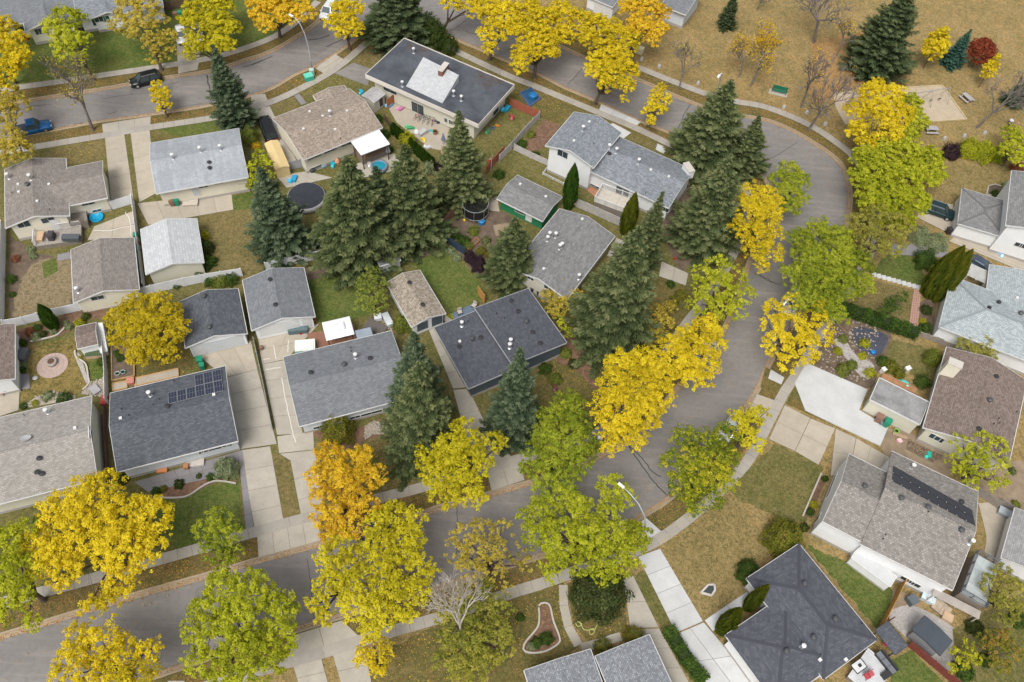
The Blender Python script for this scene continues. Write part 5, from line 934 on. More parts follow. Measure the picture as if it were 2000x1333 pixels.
 ('feathery lime tree behind the house with the white chimney', 'L', 6.5, [(1880, 870, 24, -.1), (1915, 860, 24), (1950, 875, 22), (1870, 905, 24), (1905, 905, 28, -.1), (1945, 910, 26), (1890, 940, 22), (1930, 940, 24), (1960, 945, 18)], None),
 ('olive shrubby tree at the corner of the pale blue roof', 'OL', 4.5, [(1885, 672, 18), (1900, 690, 20), (1925, 670, 18, .1), (1935, 690, 18)], None),
 ('yellow flowering shrub tree at the edge of the tan bungalow', 'OLY', 4.5, [(1095, 560, 18, .1), (1075, 580, 20, .1), (1110, 590, 22), (1085, 605, 20), (1125, 575, 14)], None),
 ('lime shrub at the eave of the charcoal split roof house', 'L', 3.2, [(1098, 630, 12), (1105, 650, 13), (1095, 660, 9), (1085, 615, 10)], None),
 ('yellow-green overgrown shrub thicket beside the large spruce', 'OLY', 3.5, [(1285, 610, 18, -.1), (1300, 630, 20, .1), (1275, 645, 20), (1310, 600, 16, -.1), (1290, 660, 18), (1270, 672, 14)], None),
 ('lime yellow tree between silver roof and tan tarp shelter', 'L', 5.5, [(508, 305, 16), (495, 325, 16), (520, 320, 16), (505, 350, 20, -.1), (525, 345, 14), (490, 360, 12)], None),
 ('willow with dead bare branches at the bottom', 'WIL', 8, [(900, 1165, 24), (940, 1150, 26), (870, 1200, 24), (915, 1200, 30), (960, 1190, 30, .05), (990, 1180, 20), (880, 1245, 26), (930, 1245, 34), (975, 1235, 30), (895, 1290, 30), (945, 1300, 34), (860, 1290, 20), (985, 1275, 20), (900, 1330, 26)], None),
 ('grey-green loose fruit tree beside the grey deck', 'OL', 5.5, [(1930, 1140, 22, -.15), (1960, 1125, 24), (1985, 1150, 24), (1945, 1165, 26, -.2), (1975, 1190, 26, -.2), (1960, 1215, 20, -.25)], None),
 ('orange and green berry tree at the bottom right', 'SHO', 4.5, [(1930, 1250, 20), (1960, 1245, 22, .1), (1940, 1275, 24), (1975, 1275, 22), (1955, 1300, 20)], None),
 ('bright lime sumac beside the dark gazebo', 'SHY', 3.5, [(1868, 1275, 14), (1890, 1265, 16), (1905, 1285, 14), (1880, 1295, 16), (1860, 1305, 10)], None),
 ('leaning green lilac on the east lawn', 'SH', 4.5, [(1760, 580, 14), (1740, 595, 18), (1725, 612, 15), (1750, 605, 14)], None),
 ('yellow-green tree on the right edge below the playground', 'L', 6, [(1975, 262, 22), (1990, 285, 24), (1965, 295, 18, .1), (1995, 315, 20, .3)], None),
]
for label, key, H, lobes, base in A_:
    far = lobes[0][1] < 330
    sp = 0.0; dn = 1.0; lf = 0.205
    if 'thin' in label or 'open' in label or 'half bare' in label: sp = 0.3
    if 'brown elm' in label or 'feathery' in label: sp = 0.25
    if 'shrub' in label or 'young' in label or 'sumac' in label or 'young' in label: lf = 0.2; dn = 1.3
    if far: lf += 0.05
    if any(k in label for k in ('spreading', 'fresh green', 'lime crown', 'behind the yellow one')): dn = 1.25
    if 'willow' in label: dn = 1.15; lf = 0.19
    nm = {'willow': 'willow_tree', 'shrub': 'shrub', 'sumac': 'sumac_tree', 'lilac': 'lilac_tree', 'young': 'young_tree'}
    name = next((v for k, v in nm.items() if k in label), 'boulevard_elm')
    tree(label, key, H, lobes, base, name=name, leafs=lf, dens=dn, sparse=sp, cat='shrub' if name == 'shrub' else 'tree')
def conic(label, key, top, base, wd, name='young_tree', fat=1.25):
    """young upright tree from its surveyed tip, base and width"""
    b = G(*base); H = hgt(base, top); r = wd/2/scl(*base)
    root = thing(name, label, 'tree', b); m = MB(); m.tube([(0, 0, -.1), (0, 0, H*.3), (0, 0, H*.8)], [.09, .07, .02], 6); m.link('trunk', BARK, root)
    lb = [((random.uniform(-.1, .1), random.uniform(-.1, .1), H*z), r*k*fat, random.uniform(-.05, .05)) for z, k in ((.35, .6), (.48, .85), (.6, .85), (.72, .65), (.84, .45), (.93, .28))]
    add('crown', crown_mesh(lb, key, 0.24, 1.5), root)
conic('upright golden yellow young maple in the park', 'Y', (1850, 52), (1803, 134), 42); conic('slim yellow young tree in the park beside the picnic table', 'Y', (1961, 110), (1911, 171), 26)
conic('red leaved young maple in the park', 'RED', (1925, 76), (1899, 130), 46, fat=1.3)

# ---------------------------------------------------------------- conifers: four spruce builds reused at many sizes
def spruce_mesh(seed, H=14.0, R=4.0, key='SPR', narrow=1.0):
    global RNG
    RNG = np.random.default_rng(seed); P, D, N, L, Wd, T = [], [], [], [], [], []
    z = H*0.05
    while z < H*0.985:
        t = (z/H); rad = R*(1-t)**0.85*narrow+0.12; nb = max(5, int(2*np.pi*rad/0.74)); a0 = RNG.uniform(0, 6.28)
        for k in range(nb):
            a = a0+2*np.pi*(k+RNG.uniform(-.3, .3))/nb; Lb = rad*(1+.16*np.sin(3*a+z*.9+seed)+.1*np.sin(5*a-z*1.7))*RNG.choice([.6, .8, .94, 1.0, 1.16])*RNG.uniform(.92, 1.08)
            dr = np.array([np.cos(a), np.sin(a), 0.0]); sd_ = np.array([-np.sin(a), np.cos(a), 0.0]); droop = RNG.uniform(0.22, 0.42); tb = RNG.normal(0, .11)
            ns = max(4, int(Lb/0.11)); u = (np.arange(ns)+RNG.uniform(0, 1, ns))/ns; u = 0.25+0.75*u
            zz = z+0.25*Lb*0.2-droop*Lb*u+0.26*Lb*u**3*1.1
            cen = dr*(u*Lb)[:, None]+np.array([0, 0, 1.0])*zz[:, None]
            wloc = (0.06+0.24*np.sin(np.pi*np.clip(u, 0, 1)**.8))*min(1.5, Lb)+0.05
            for s_ in (-1, -.5, 0, .5, 1):
                kk = ns; off = sd_*(s_*wloc*RNG.uniform(.6, 1.15, kk))[:, None]
                p = cen+off+RNG.normal(0, .05, (kk, 3))+np.array([0, 0, -0.10*abs(s_)])
                ax = dr*0.9+sd_*s_*0.75+np.array([0, 0, 0.05 if s_ == 0 else -0.28])+RNG.normal(0, .16, (kk, 3))
                nr = np.array([0, 0, 1.0])+dr*0.3+sd_*s_*0.3+RNG.normal(0, .34, (kk, 3))
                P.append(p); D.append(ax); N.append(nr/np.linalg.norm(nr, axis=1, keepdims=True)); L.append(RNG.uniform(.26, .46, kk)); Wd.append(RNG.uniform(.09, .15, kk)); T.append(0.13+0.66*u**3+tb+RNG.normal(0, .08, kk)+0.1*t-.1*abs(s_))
        z += 0.42+0.22*(1-t)
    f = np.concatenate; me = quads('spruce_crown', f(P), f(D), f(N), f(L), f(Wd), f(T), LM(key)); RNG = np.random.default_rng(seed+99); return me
SPM = [spruce_mesh(11), spruce_mesh(12, narrow=0.9), spruce_mesh(13), spruce_mesh(14)]
m = MB(); m.tube([(0, 0, -.1), (0, 0, 2), (0, 0, 13.6)], [.28, .22, .03], 7); SPT = m.mesh('spruce_trunk', bark('spruce_bark', (0.09, 0.065, 0.05)))
def instance(name, label, cat, loc, me, mat_, sc, rz, trunk=None, group=None, cname='crown'):
    root = thing(name, label, cat, loc, rz, group)
    for nm, md, mt in (('trunk', trunk, None), (cname, me, mat_)):
        if md is None: continue
        o = add(nm, md, root); o.scale = sc
        if mt is not None: o.material_slots[0].link = 'OBJECT'; o.material_slots[0].material = mt
    return root
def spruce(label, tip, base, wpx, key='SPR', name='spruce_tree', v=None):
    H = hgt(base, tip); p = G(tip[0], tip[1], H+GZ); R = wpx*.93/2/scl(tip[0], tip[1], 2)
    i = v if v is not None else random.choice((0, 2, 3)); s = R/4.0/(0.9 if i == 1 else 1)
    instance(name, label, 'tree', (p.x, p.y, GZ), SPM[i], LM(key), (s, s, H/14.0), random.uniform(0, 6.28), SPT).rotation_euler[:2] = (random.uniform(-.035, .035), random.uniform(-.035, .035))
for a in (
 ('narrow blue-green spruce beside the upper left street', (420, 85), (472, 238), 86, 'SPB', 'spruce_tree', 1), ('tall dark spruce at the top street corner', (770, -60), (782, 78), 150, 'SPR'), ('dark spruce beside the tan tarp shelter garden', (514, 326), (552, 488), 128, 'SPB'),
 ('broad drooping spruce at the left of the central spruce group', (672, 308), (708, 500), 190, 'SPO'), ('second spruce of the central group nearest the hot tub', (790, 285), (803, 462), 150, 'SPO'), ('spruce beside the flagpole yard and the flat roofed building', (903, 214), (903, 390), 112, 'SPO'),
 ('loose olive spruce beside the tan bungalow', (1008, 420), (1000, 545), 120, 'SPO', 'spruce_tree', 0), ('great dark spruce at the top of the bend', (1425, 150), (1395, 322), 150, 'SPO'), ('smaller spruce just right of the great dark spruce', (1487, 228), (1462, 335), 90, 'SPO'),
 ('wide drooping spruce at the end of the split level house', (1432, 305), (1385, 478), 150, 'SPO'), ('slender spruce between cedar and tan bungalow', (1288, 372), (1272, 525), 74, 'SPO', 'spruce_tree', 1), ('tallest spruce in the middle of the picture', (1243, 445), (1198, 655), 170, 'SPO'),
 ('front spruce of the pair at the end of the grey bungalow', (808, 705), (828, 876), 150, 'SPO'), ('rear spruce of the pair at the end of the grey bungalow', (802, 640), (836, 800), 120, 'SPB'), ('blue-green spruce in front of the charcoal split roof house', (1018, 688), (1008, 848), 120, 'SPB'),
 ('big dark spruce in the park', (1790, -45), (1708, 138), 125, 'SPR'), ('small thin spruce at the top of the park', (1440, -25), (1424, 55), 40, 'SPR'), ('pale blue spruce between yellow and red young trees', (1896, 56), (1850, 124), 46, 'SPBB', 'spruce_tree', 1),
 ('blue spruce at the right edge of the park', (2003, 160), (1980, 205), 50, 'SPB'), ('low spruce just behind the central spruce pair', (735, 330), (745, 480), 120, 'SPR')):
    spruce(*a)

# ---------------------------------------------------------------- shrubs, cedars, hedges
def ball_mesh(seed, n=520, ls=0.17, squash=0.8):
    global RNG
    RNG = np.random.default_rng(seed); d = rdir(n*2, -0.15); bump = 1+0.14*np.sin(d[:, 0]*7+seed)+0.12*np.cos(d[:, 1]*8+d[:, 2]*5); p = d*(bump*RNG.uniform(.72, 1.02, n*2))[:, None]*np.array([1, 1, squash]); p[:, 2] = np.maximum(p[:, 2]+0.2, 0.03)
    nr = d+np.array([0, 0, .3])+RNG.normal(0, .45, (n*2, 3)); nr /= np.linalg.norm(nr, axis=1, keepdims=True)
    return quads('shrub_leaves', p, np.cross(nr, RNG.normal(0, 1, (n*2, 3))), nr, ls*RNG.uniform(.7, 1.3, n*2), ls*RNG.uniform(.4, .7, n*2), .45+.18*(bump-1)*3+RNG.normal(0, .15, n*2), LM('SH'))
BALL = [ball_mesh(21), ball_mesh(22), ball_mesh(23, 420, 0.2), ball_mesh(24, 300, 0.26, 0.6)]
BIGB = [ball_mesh(25, 1500, 0.11), ball_mesh(26, 1500, 0.11)]
def cedar_mesh(seed, n=2600):
    global RNG
    RNG = np.random.default_rng(seed); z = RNG.uniform(0, 1, n)**0.9; a = RNG.uniform(0, 6.283, n); r = np.sin(np.pi*(0.16+0.84*z**0.9))**0.75*(1+.1*np.sin(a*5+z*9)); r = np.maximum(r, .08)*RNG.uniform(.82, 1.04, n)
    p = np.stack([r*np.cos(a), r*np.sin(a), z], 1); d = np.stack([np.cos(a), np.sin(a), np.zeros(n)], 1); nr = d+RNG.normal(0, .35, (n, 3))+np.array([0, 0, .25]); nr /= np.linalg.norm(nr, axis=1, keepdims=True)
    ax = np.stack([d[:, 0]*.25, d[:, 1]*.25, np.ones(n)*.35], 1)+RNG.normal(0, .08, (n, 3))
    me = quads('cedar_foliage', p, ax, nr, np.full(n, .15), np.full(n, .11), .4+.12*np.sin(a*5+z*9)+RNG.normal(0, .14, n)+.2*z**3, LM('CED')); return me
CEDM = cedar_mesh(31)
def shrub(label, key, px, py, rpx, hm=None, name='garden_shrub', cat='shrub', group=None, z=GZ):
    r = rpx/scl(px, py); p = G(px, py, z+r*0.5); me = (BIGB if r > 1.1 else BALL)[random.randrange(2 if r > 1.1 else 4)]
    instance(name, label, cat, (p.x, p.y, z), me, LM(key), (r, r, (hm or r*1.25)), random.uniform(0, 6.28), None, group, 'foliage')
for a in (
 ('round dark green tree shrub over the curved front path', 'DJ', 1170, 1160, 54, 4.6, 'rounded_juniper'), ('ball shaped shrub with orange tips at the corner of the grey bungalow', 'SHO', 659, 840, 33, 3.2),
 ('broad rounded shrub with orange tips beside the charcoal hip roof', 'SHO', 1529, 1052, 40, 3.4), ('deep green shrub at the front corner of the hip roofed house', 'SH', 1462, 1116, 25), ('green shrub with pink tips left of the bottom bungalow porch', 'SHO', 1177, 1262, 18), ('green shrub with pink tips right of the bottom bungalow porch', 'SHO', 1239, 1243, 21),
 ('variegated pale shrub, left one beside the white house drive', 'SHV', 1797, 460, 22), ('variegated pale shrub, right one beside the white house drive', 'SHV', 1831, 472, 22), ('dense green shrub below the variegated pair', 'SH', 1807, 508, 22, 2.6), ('purple leaved shrub between green shrub and cedars', 'SHP', 1833, 520, 15),
 ('dark juniper mound behind the flat roofed building', 'DG', 845, 72, 30, 4.2, 'juniper_mound'), ('lower dark juniper mound behind the flat roof', 'DG', 875, 92, 20, 3.0, 'juniper_mound'), ('dark purple shrub on the back garden fence', 'SHP', 935, 518, 16, 2.2), ('dark purple shrub right of the first on the garden fence', 'SHP', 918, 505, 12, 2.0),
 ('variegated hostas along the navy fence', 'SHV', 880, 490, 10), ('pale hostas lower along the navy fence', 'SHV', 893, 503, 10), ('pale hosta at the top of the navy fence row', 'SHV', 866, 482, 8),
 ('purple shrub left of the lime hedge by the park', 'SHP', 1858, 298, 18, 2.4), ('lime green mounded shrub by the park fence', 'L', 1893, 292, 22, 2.8), ('lime green mounded shrub right of its twin by the park', 'L', 1922, 298, 24, 2.8), ('green shrub at the right end of the park hedge', 'GR', 1950, 305, 18, 2.5),
 ('orange shrub before the white house on the right edge', 'SHR', 1988, 328, 14), ('green round shrub in the walk bed of the solar house', 'SH', 411, 932, 9), ('feathery grey-green shrub at the driveway end of the solar house', 'SHV', 442, 915, 24, 2.2), ('dark rose bush in the mulch bed', 'DG', 349, 945, 11), ('bright ball shrub at the left end of the mulch bed', 'SH', 305, 960, 10), ('yellow tipped perennial beside the ball shrub', 'SHO', 318, 955, 8), ('tiny green perennial in the mulch bed', 'SH', 388, 930, 6), ('dark shrub at the corner below the solar roof', 'DG', 237, 935, 14),
 ('round green shrub in the lower left gravel bed', 'SH', 74, 1017, 12), ('silver leafed shrub by the lower left walk', 'SHV', 93, 1025, 9),
 ('red flowering shrub beneath the white fence', 'SHR', 58, 648, 10), ('pale yellow hosta in front of the red shrub', 'SHV', 70, 658, 10), ('green shrub behind the red shrub', 'SH', 73, 640, 9), ('dark green mound right of the pale hosta', 'DG', 84, 652, 8), ('variegated hosta right of the leaning cedar', 'SHV', 103, 646, 8),
 ('yellow green shrub left of the white garden shed', 'SHY', 155, 632, 11), ('light green hosta by the white garden shed', 'SHV', 134, 638, 9), ('small pale shrub above the hosta', 'SHV', 128, 630, 6), ('green fern clump along the white fence', 'SH', 167, 618, 9), ('yellow flower clump by the shed step', 'SHY', 155, 699, 5), ('green clump beside the planter box', 'SH', 198, 706, 10),
 ('potted green plant near the lower patio wall', 'SH', 42, 722, 8), ('grey-green plant along the left house wall', 'SHV', 45, 712, 8), ('leafy plant at the top of the left house wall', 'SH', 43, 670, 9), ('green mound in the stone border', 'SH', 124, 778, 15), ('grey-green mound in the stone border', 'SHV', 92, 773, 12), ('yellow-green mound in the stone border', 'SHY', 68, 787, 7), ('small green mound at the patio corner', 'SH', 45, 793, 8),
 ('yellow flowering shrub beside the silver shingled garage', 'SHY', 398, 460, 11), ('dark green shrub beside the silver shingled garage', 'DG', 405, 485, 14, 1.8), ('blue-green shrub at the corner of the silver garage', 'SH', 408, 510, 16), ('low shrub under the silver garage corner', 'DG', 398, 522, 12),
 ('wild green shrub row above the slate garage, left', 'SH', 412, 548, 14), ('wild green shrub row above the slate garage, middle', 'GG', 430, 550, 16), ('wild green shrub row above the slate garage, right', 'SH', 452, 545, 15), ('green creeper at the silver garage rear bed', 'SH', 345, 556, 10), ('green creeper further right in the rear bed', 'SH', 388, 535, 9),
 ('white flowering shrub at the deck corner', 'SHV', 60, 487, 9), ('white flowering shrub below the first at the deck', 'SHV', 65, 500, 8), ('green plants along the left white fence', 'SH', 22, 545, 10), ('scrubby brown bush by the left white fence', 'SHR', 30, 505, 9), ('weedy clump lower by the left white fence', 'SH', 24, 575, 7),
 ('green shrub in the raised garden bed', 'SH', 235, 700, 9), ('leafy planting in the pots area', 'SH', 228, 690, 8),
 ('green mass below the silver roof corner', 'GG', 488, 270, 16, 2.6), ('small orange shrub by the tarp shelter', 'G', 500, 284, 9), ('green shrubs behind the tan bungalow wall', 'SH', 738, 232, 11), ('green shrubs right of the tan bungalow', 'SH', 752, 262, 11), ('lime shrub in the back garden near the cedars', 'SHY', 797, 278, 16, 2.6), ('green grassy clump at the patio cover corner', 'SH', 760, 292, 9),
 ('blue-green dense shrub below the central spruces', 'DG', 860, 400, 16, 2.6), ('pale flowering bush by the red fence', 'SHV', 838, 332, 12, 2), ('dark shrub at the foot of the flagpole spruce', 'SHP', 855, 325, 10), ('green vegetable rows near the trampoline, first', 'SH', 885, 455, 14), ('green vegetable rows near the trampoline, second', 'SH', 905, 470, 14), ('lime leafy rows right of the trampoline beds', 'GG', 925, 450, 12), ('leafy crop near the lower garden fence', 'GG', 915, 480, 10), ('flower patch in the vegetable garden', 'FLOW', 950, 470, 10), ('shaggy crop in the middle of the garden', 'SHO', 960, 500, 12), ('tomato plants beside the olive spruce', 'SHO', 940, 490, 11), ('shaggy green weeds along the white garden fence', 'SH', 1020, 280, 10), ('shaggy weeds at the upper white fence', 'GG', 1038, 262, 9), ('green clump near the mulch bed corner', 'SH', 1046, 302, 9), ('green shrub by the grey outbuilding', 'SH', 975, 340, 12),
 ('green foundation shrub behind the navy house', 'SHY', 880, 620, 10), ('lime shrub at the foot of the garage wall', 'GG', 785, 635, 18, 2.2), ('lime shrub beside the rear spruce', 'GG', 805, 640, 14, 2.0),
 ('dark green shrub in the leafy front yard', 'SH', 1065, 720, 14), ('shaggy lime shrub in the leafy front yard', 'GG', 1085, 740, 14), ('lime shrub by the porch post of the split roof house', 'GG', 1105, 690, 13), ('low dark shrub on the leafy slope', 'DG', 1120, 710, 11), ('tall grass clump on the leafy slope', 'SHO', 1330, 575, 12), ('spiky grass clump near the cracked driveway', 'SHO', 1318, 585, 11), ('green edging shrub at the cracked driveway', 'SH', 1310, 555, 9),
 ('round shrub by the lower path bed, green', 'SH', 1016, 1206, 9), ('leafy shrub in the keyhole bed', 'SH', 1068, 1247, 14), ('second leafy shrub in the keyhole bed', 'SH', 1048, 1255, 12), ('flowering clump in the keyhole bed', 'SHV', 1038, 1262, 9),
 ('yellow-green rock garden shrub near the white driveway', 'SHY', 1700, 728, 12), ('green grass clump in the rock garden', 'GG', 1648, 722, 15), ('green grass clump lower in the rock garden', 'GG', 1665, 712, 11), ('yellow-green plant by the black cloth', 'SHY', 1690, 670, 11), ('lime plant left of the black cloth', 'GG', 1647, 662, 10), ('lime plant lower left of the black cloth', 'SHY', 1637, 685, 9), ('yellow tuft in the rock garden', 'SHY', 1685, 695, 9), ('red-green berry hedge behind the flat garage', 'SHO', 1740, 716, 16), ('berry hedge left end behind the flat garage', 'SH', 1725, 705, 13), ('berry hedge right end', 'SHO', 1757, 730, 13), ('leafy spiky shrub by the cream chimney', 'SH', 1802, 745, 16), ('rounded fruit shrub on the east back lawn', 'GG', 1820, 700, 17, 2.2), ('dark shrub behind the fruit shrub', 'SH', 1838, 705, 12), ('lime flowering shrub beside the pale blue house', 'SHY', 1803, 628, 8), ('green shrub under the pale blue eave', 'SH', 1808, 640, 12), ('grey shrub against the pale blue house', 'DG', 1810, 605, 12),
 ('yellow rose shrub by the garage side of the mottled house', 'SHY', 1590, 985, 9), ('green shrub near the front wall of the mottled house', 'SH', 1583, 1000, 9), ('dark green shrub at the mottled house corner', 'DG', 1572, 1030, 10), ('small green shrub at the garage corner', 'SH', 1612, 935, 7),
 ('green shrub at the bottom right beside the gravel', 'SH', 1885, 1312, 20), ('dark green mound in the bottom right lawn', 'DG', 1905, 1225, 18), ('green shrub row under the berry tree', 'SH', 1925, 1290, 14), ('blue-green bush at the right edge bottom', 'SH', 1990, 1210, 18), ('grassy bush near the right garage corner', 'OL', 1990, 1110, 16), ('green clump by the stone patio right edge', 'GG', 1985, 985, 9),
 ('shrub with pink flowers by the right edge patio', 'FLOW', 1978, 920, 8), ('white flowering bush by the right house bay', 'SHV', 1967, 362, 10), ('low green plants in the right front bed', 'SH', 1945, 378, 9)):
    shrub(*a)
def cedar(label, key, base, top, wpx, group=None, name='columnar_cedar'):
    H = max(1.2, hgt(base, top)); r = wpx/2/scl(*base)
    instance(name, label, 'cedar', G(*base), CEDM, LM(key), (r, r, H), random.uniform(0, 6), None, group, 'foliage')
cedar('leaning pointed cedar by the white back fence', 'CED', (107, 640), (74, 598), 26); cedar('tall cedar between split level and green outbuilding', 'CED', (1110, 405), (1112, 322), 28); cedar('tall cedar at the split level deck end', 'CEDY', (1222, 458), (1247, 382), 30)
cedar('large cedar of the clump beside the pale blue roof, left', 'CEDY', (1812, 575), (1882, 487), 44); cedar('large cedar of the clump beside the pale blue roof, right', 'CEDY', (1826, 583), (1898, 494), 38)
cedar('golden cedar nearest the white walkway', 'CEDY', (1407, 1232), (1452, 1196), 34); cedar('golden cedar behind the walkway at the hip roof', 'CEDY', (1458, 1188), (1512, 1156), 26)
for i in range(10):
    t = i/9; cedar('dark green cedar in the short row below the patio of the flat roofed building', 'CED', (770+74*t, 262+66*t), (767+76*t, 240+66*t), 15, 'cedar row below the patio')
def hedge(label, pts, wd, h, key, name='clipped_hedge'):
    L = smooth_line(W(pts), 0.25); n = normals(L); k = len(L); cnt = int(k*0.25*wd*260); i = RNG.integers(0, k, cnt); s = RNG.uniform(-.5, .5, cnt)*wd; top = RNG.random(cnt) < .6
    z = np.where(top, h*(1-.25*(2*s/wd)**4), RNG.uniform(.1, h, cnt)); s = np.where(top, s, np.sign(s)*wd/2*RNG.uniform(.9, 1.05, cnt)); b = G(*pts[0])
    Lx = np.array([(p.x, p.y) for p in L]); Nx = np.array([(q.x, q.y) for q in n]); bump_ = .12*np.sin(i*.9)+.08*np.cos(i*.37)
    p = np.stack([Lx[i, 0]+Nx[i, 0]*s-b.x, Lx[i, 1]+Nx[i, 1]*s-b.y, z+bump_*h*top], 1)+RNG.normal(0, .07, (cnt, 3))
    nr = np.stack([Nx[i, 0]*np.sign(s)*(~top), Nx[i, 1]*np.sign(s)*(~top), np.where(top, 1.0, .2)], 1)+RNG.normal(0, .5, (cnt, 3)); nr /= np.linalg.norm(nr, axis=1, keepdims=True)
    root = thing(name, label, 'hedge', b); me = quads('hedge_leaves', p, np.cross(nr, RNG.normal(0, 1, (cnt, 3))), nr, RNG.uniform(.16, .28, cnt), RNG.uniform(.1, .16, cnt), .45+RNG.normal(0, .16, cnt)+bump_, LM(key)); add('foliage', me, root)
    mb = MB(); mb.M = Matrix.Translation((-b.x, -b.y, 0)); ribbon(L, -wd*.38, wd*.38, GZ, GZ+h*.8, mb); mb.link('branches', plain('hedge_core', (0.025, 0.035, 0.015), 0.95, 0, .3), root)
hedge('long clipped hedge beside the brick path on the east side', c(8, 570, 1045, 760, 1110, 960, 1180, 1170, 1250), 1.6, 1.5, 'SH'); hedge('low dark hedge beside the long white driveway', c(15, 1190, 950, 1270, 1080, 1330, 1180, 1460, 1333), 1.3, 1.2, 'SH')
# bare and thinly leaved trees
def bare_mesh(seed, H=8.0, dead=False):
    rr = random.Random(seed); m = MB(); tips = []
    def grow(p, d, L, r, lv):
        q = p; dirs = d.copy(); n = 4; pts = [p]
        for i in range(n):
            dirs = (dirs+Vector((rr.uniform(-.16, .16), rr.uniform(-.16, .16), rr.uniform(-.02, .14)))).normalized(); q = q+dirs*L/n; pts.append(q)
        m.tube(pts, [r*(1-.5*i/n) for i in range(n+1)], 5 if lv < 2 else 3, cap=False)
        if lv >= 5: tips.append(q); return
        for k in range(rr.choice((3, 3, 4)) if lv else 4):
            a = rr.uniform(0, 6.28); sp = rr.uniform(.45, .95); o = dirs.orthogonal().normalized(); o.rotate(Matrix.Rotation(a, 3, dirs)); s = pts[rr.choice((2, 3, 4))] if lv else pts[rr.choice((3, 4))]
            grow(s, (dirs+o*sp).normalized(), L*rr.uniform(.55, .8), max(.022, r*.58), lv+1)
    grow(Vector((0, 0, -.1)), Vector((0, 0, 1)), H*.36, .17 if not dead else .14, 0); return m, tips
BARE = []
for sd_ in (41, 42, 43):
    m, tips = bare_mesh(sd_); me = m.mesh('bare_branches', BARKG); BARE.append((me, tips))
def baretree(label, base, top, wpx, leaves=0.0, key='OLY', name='bare_tree', lean=(0, 0), v=0, grey=True):
    H = max(4, hgt(base, top))*1.05; wpx = wpx*1.3 if name == 'bare_tree' else wpx; me, tips = BARE[v]
    mz = max(t.z for t in tips); mx = max(math.hypot(t.x, t.y) for t in tips); r = wpx/2/scl(*base); root = thing(name, label, 'tree', G(*base), random.uniform(0, 6))
    if lean != (0, 0): root.rotation_euler = (lean[0], lean[1], 0)
    o = add('branches', me, root); o.scale = (r/mx, r/mx, H/mz)
    if leaves:
        sel = [t for t in tips if random.random() < leaves]; P = np.array([(t.x*r/mx, t.y*r/mx, t.z*H/mz) for t in sel]); P = np.repeat(P, 7, 0); P += RNG.normal(0, .28, P.shape); k = len(P); nr = rdir(k, 0)
        add('leaves', quads('sparse_leaves', P, np.cross(nr, RNG.normal(0, 1, (k, 3))), nr, RNG.uniform(.16, .3, k), RNG.uniform(.12, .2, k), .5+RNG.normal(0, .18, k), LM(key)), root)
baretree('nearly bare elm with a few yellow leaves over the upper left street', (181, 255), (140, 118), 120, .3, 'OLY', v=0)
baretree('bare boulevard tree beside the park sidewalk', (1326, 175), (1345, 78), 70, .06, v=1); baretree('bare forked tree between park lamp and bench', (1578, 256), (1612, 110), 100, .04, v=2); baretree('bare slender tree behind the forked one', (1565, 210), (1612, 90), 80, .05, 'G', v=0)
baretree('large bare tree at the top of the park', (1589, 82), (1640, -40), 130, .03, v=2); baretree('half bare yellow elm at the park edge behind the dark spruce', (1466, 168), (1490, 60), 90, .6, 'G', v=1); baretree('thin yellowing tree right of the park lamp', (1443, 150), (1462, 70), 60, .25, 'G', v=0)
baretree('leaning bare tree near the right edge of the park', (1907, 249), (1972, 125), 110, .05, 'RED', lean=(0, .2), v=1); baretree('thin bare saplings above the fallen leaves patch', (1633, 110), (1668, 40), 70, .08, 'G', v=1)
baretree('small bare tree left of the upper park edge', (1478, 20), (1492, -30), 40, 0, v=2); baretree('half bare grey elm beside the lamp on the right bend', (1690, 320), (1735, 230), 80, .35, 'Y', v=0)
baretree('bleached dead branches standing in the willow', (902, 1262), (884, 1112), 150, 0, name='dead_tree', v=1)
for o in list(bpy.data.objects['dead_tree'].children): o.material_slots[0].link = 'OBJECT'; o.material_slots[0].material = plain('bleached_wood', (0.46, 0.42, 0.38), .8)
# ================================================================ FALLEN LEAVES
def litter():
    P = []; T = []
    def along(L, o0, o1, dn, t0):
        n = normals(L)
        for i in range(len(L)-1):
            p = PX((L[i].x, L[i].y, 0))
            if not (-60 < p[0] < 2060 and -60 < p[1] < 1390): continue
            k = RNG.poisson(dn); u = RNG.uniform(0, 1, k); o = RNG.triangular(min(o0, o1), (min(o0, o1)+max(o0, o1))/2, max(o0, o1), k)
            for a, b in zip(u, o): q = L[i].lerp(L[i+1], a)+n[i]*b; P.append((q.x, q.y, (0.03 if (b*sgn < 0.0) else GZ+0.03))); T.append(t0+RNG.normal(0, .2))
    for L, sgn, dn in ((nk, 1, 16), (sk, -1, 18), (okk, 1, 14)):
        along(L, -0.75*sgn, 0.05*sgn, dn*1.6, .35); along(L, 0.15*sgn, 2.6*sgn, dn*1.3, .4); along(L, -5*sgn, -0.4*sgn, 2.5, .5)
    P = np.array(P); k = len(P); nr = rdir(k, .75)
    me = quads('fallen_leaves', P, np.cross(nr, RNG.normal(0, 1, (k, 3))), nr, RNG.uniform(.1, .2, k), RNG.uniform(.08, .14, k), np.array(T), leaf('leaves_fallen', ((0.20, 0.095, 0.03), (0.36, 0.19, 0.05), (0.52, 0.36, 0.07)), 0.1))
    add('fallen_leaves', me, kind='stuff')
litter()
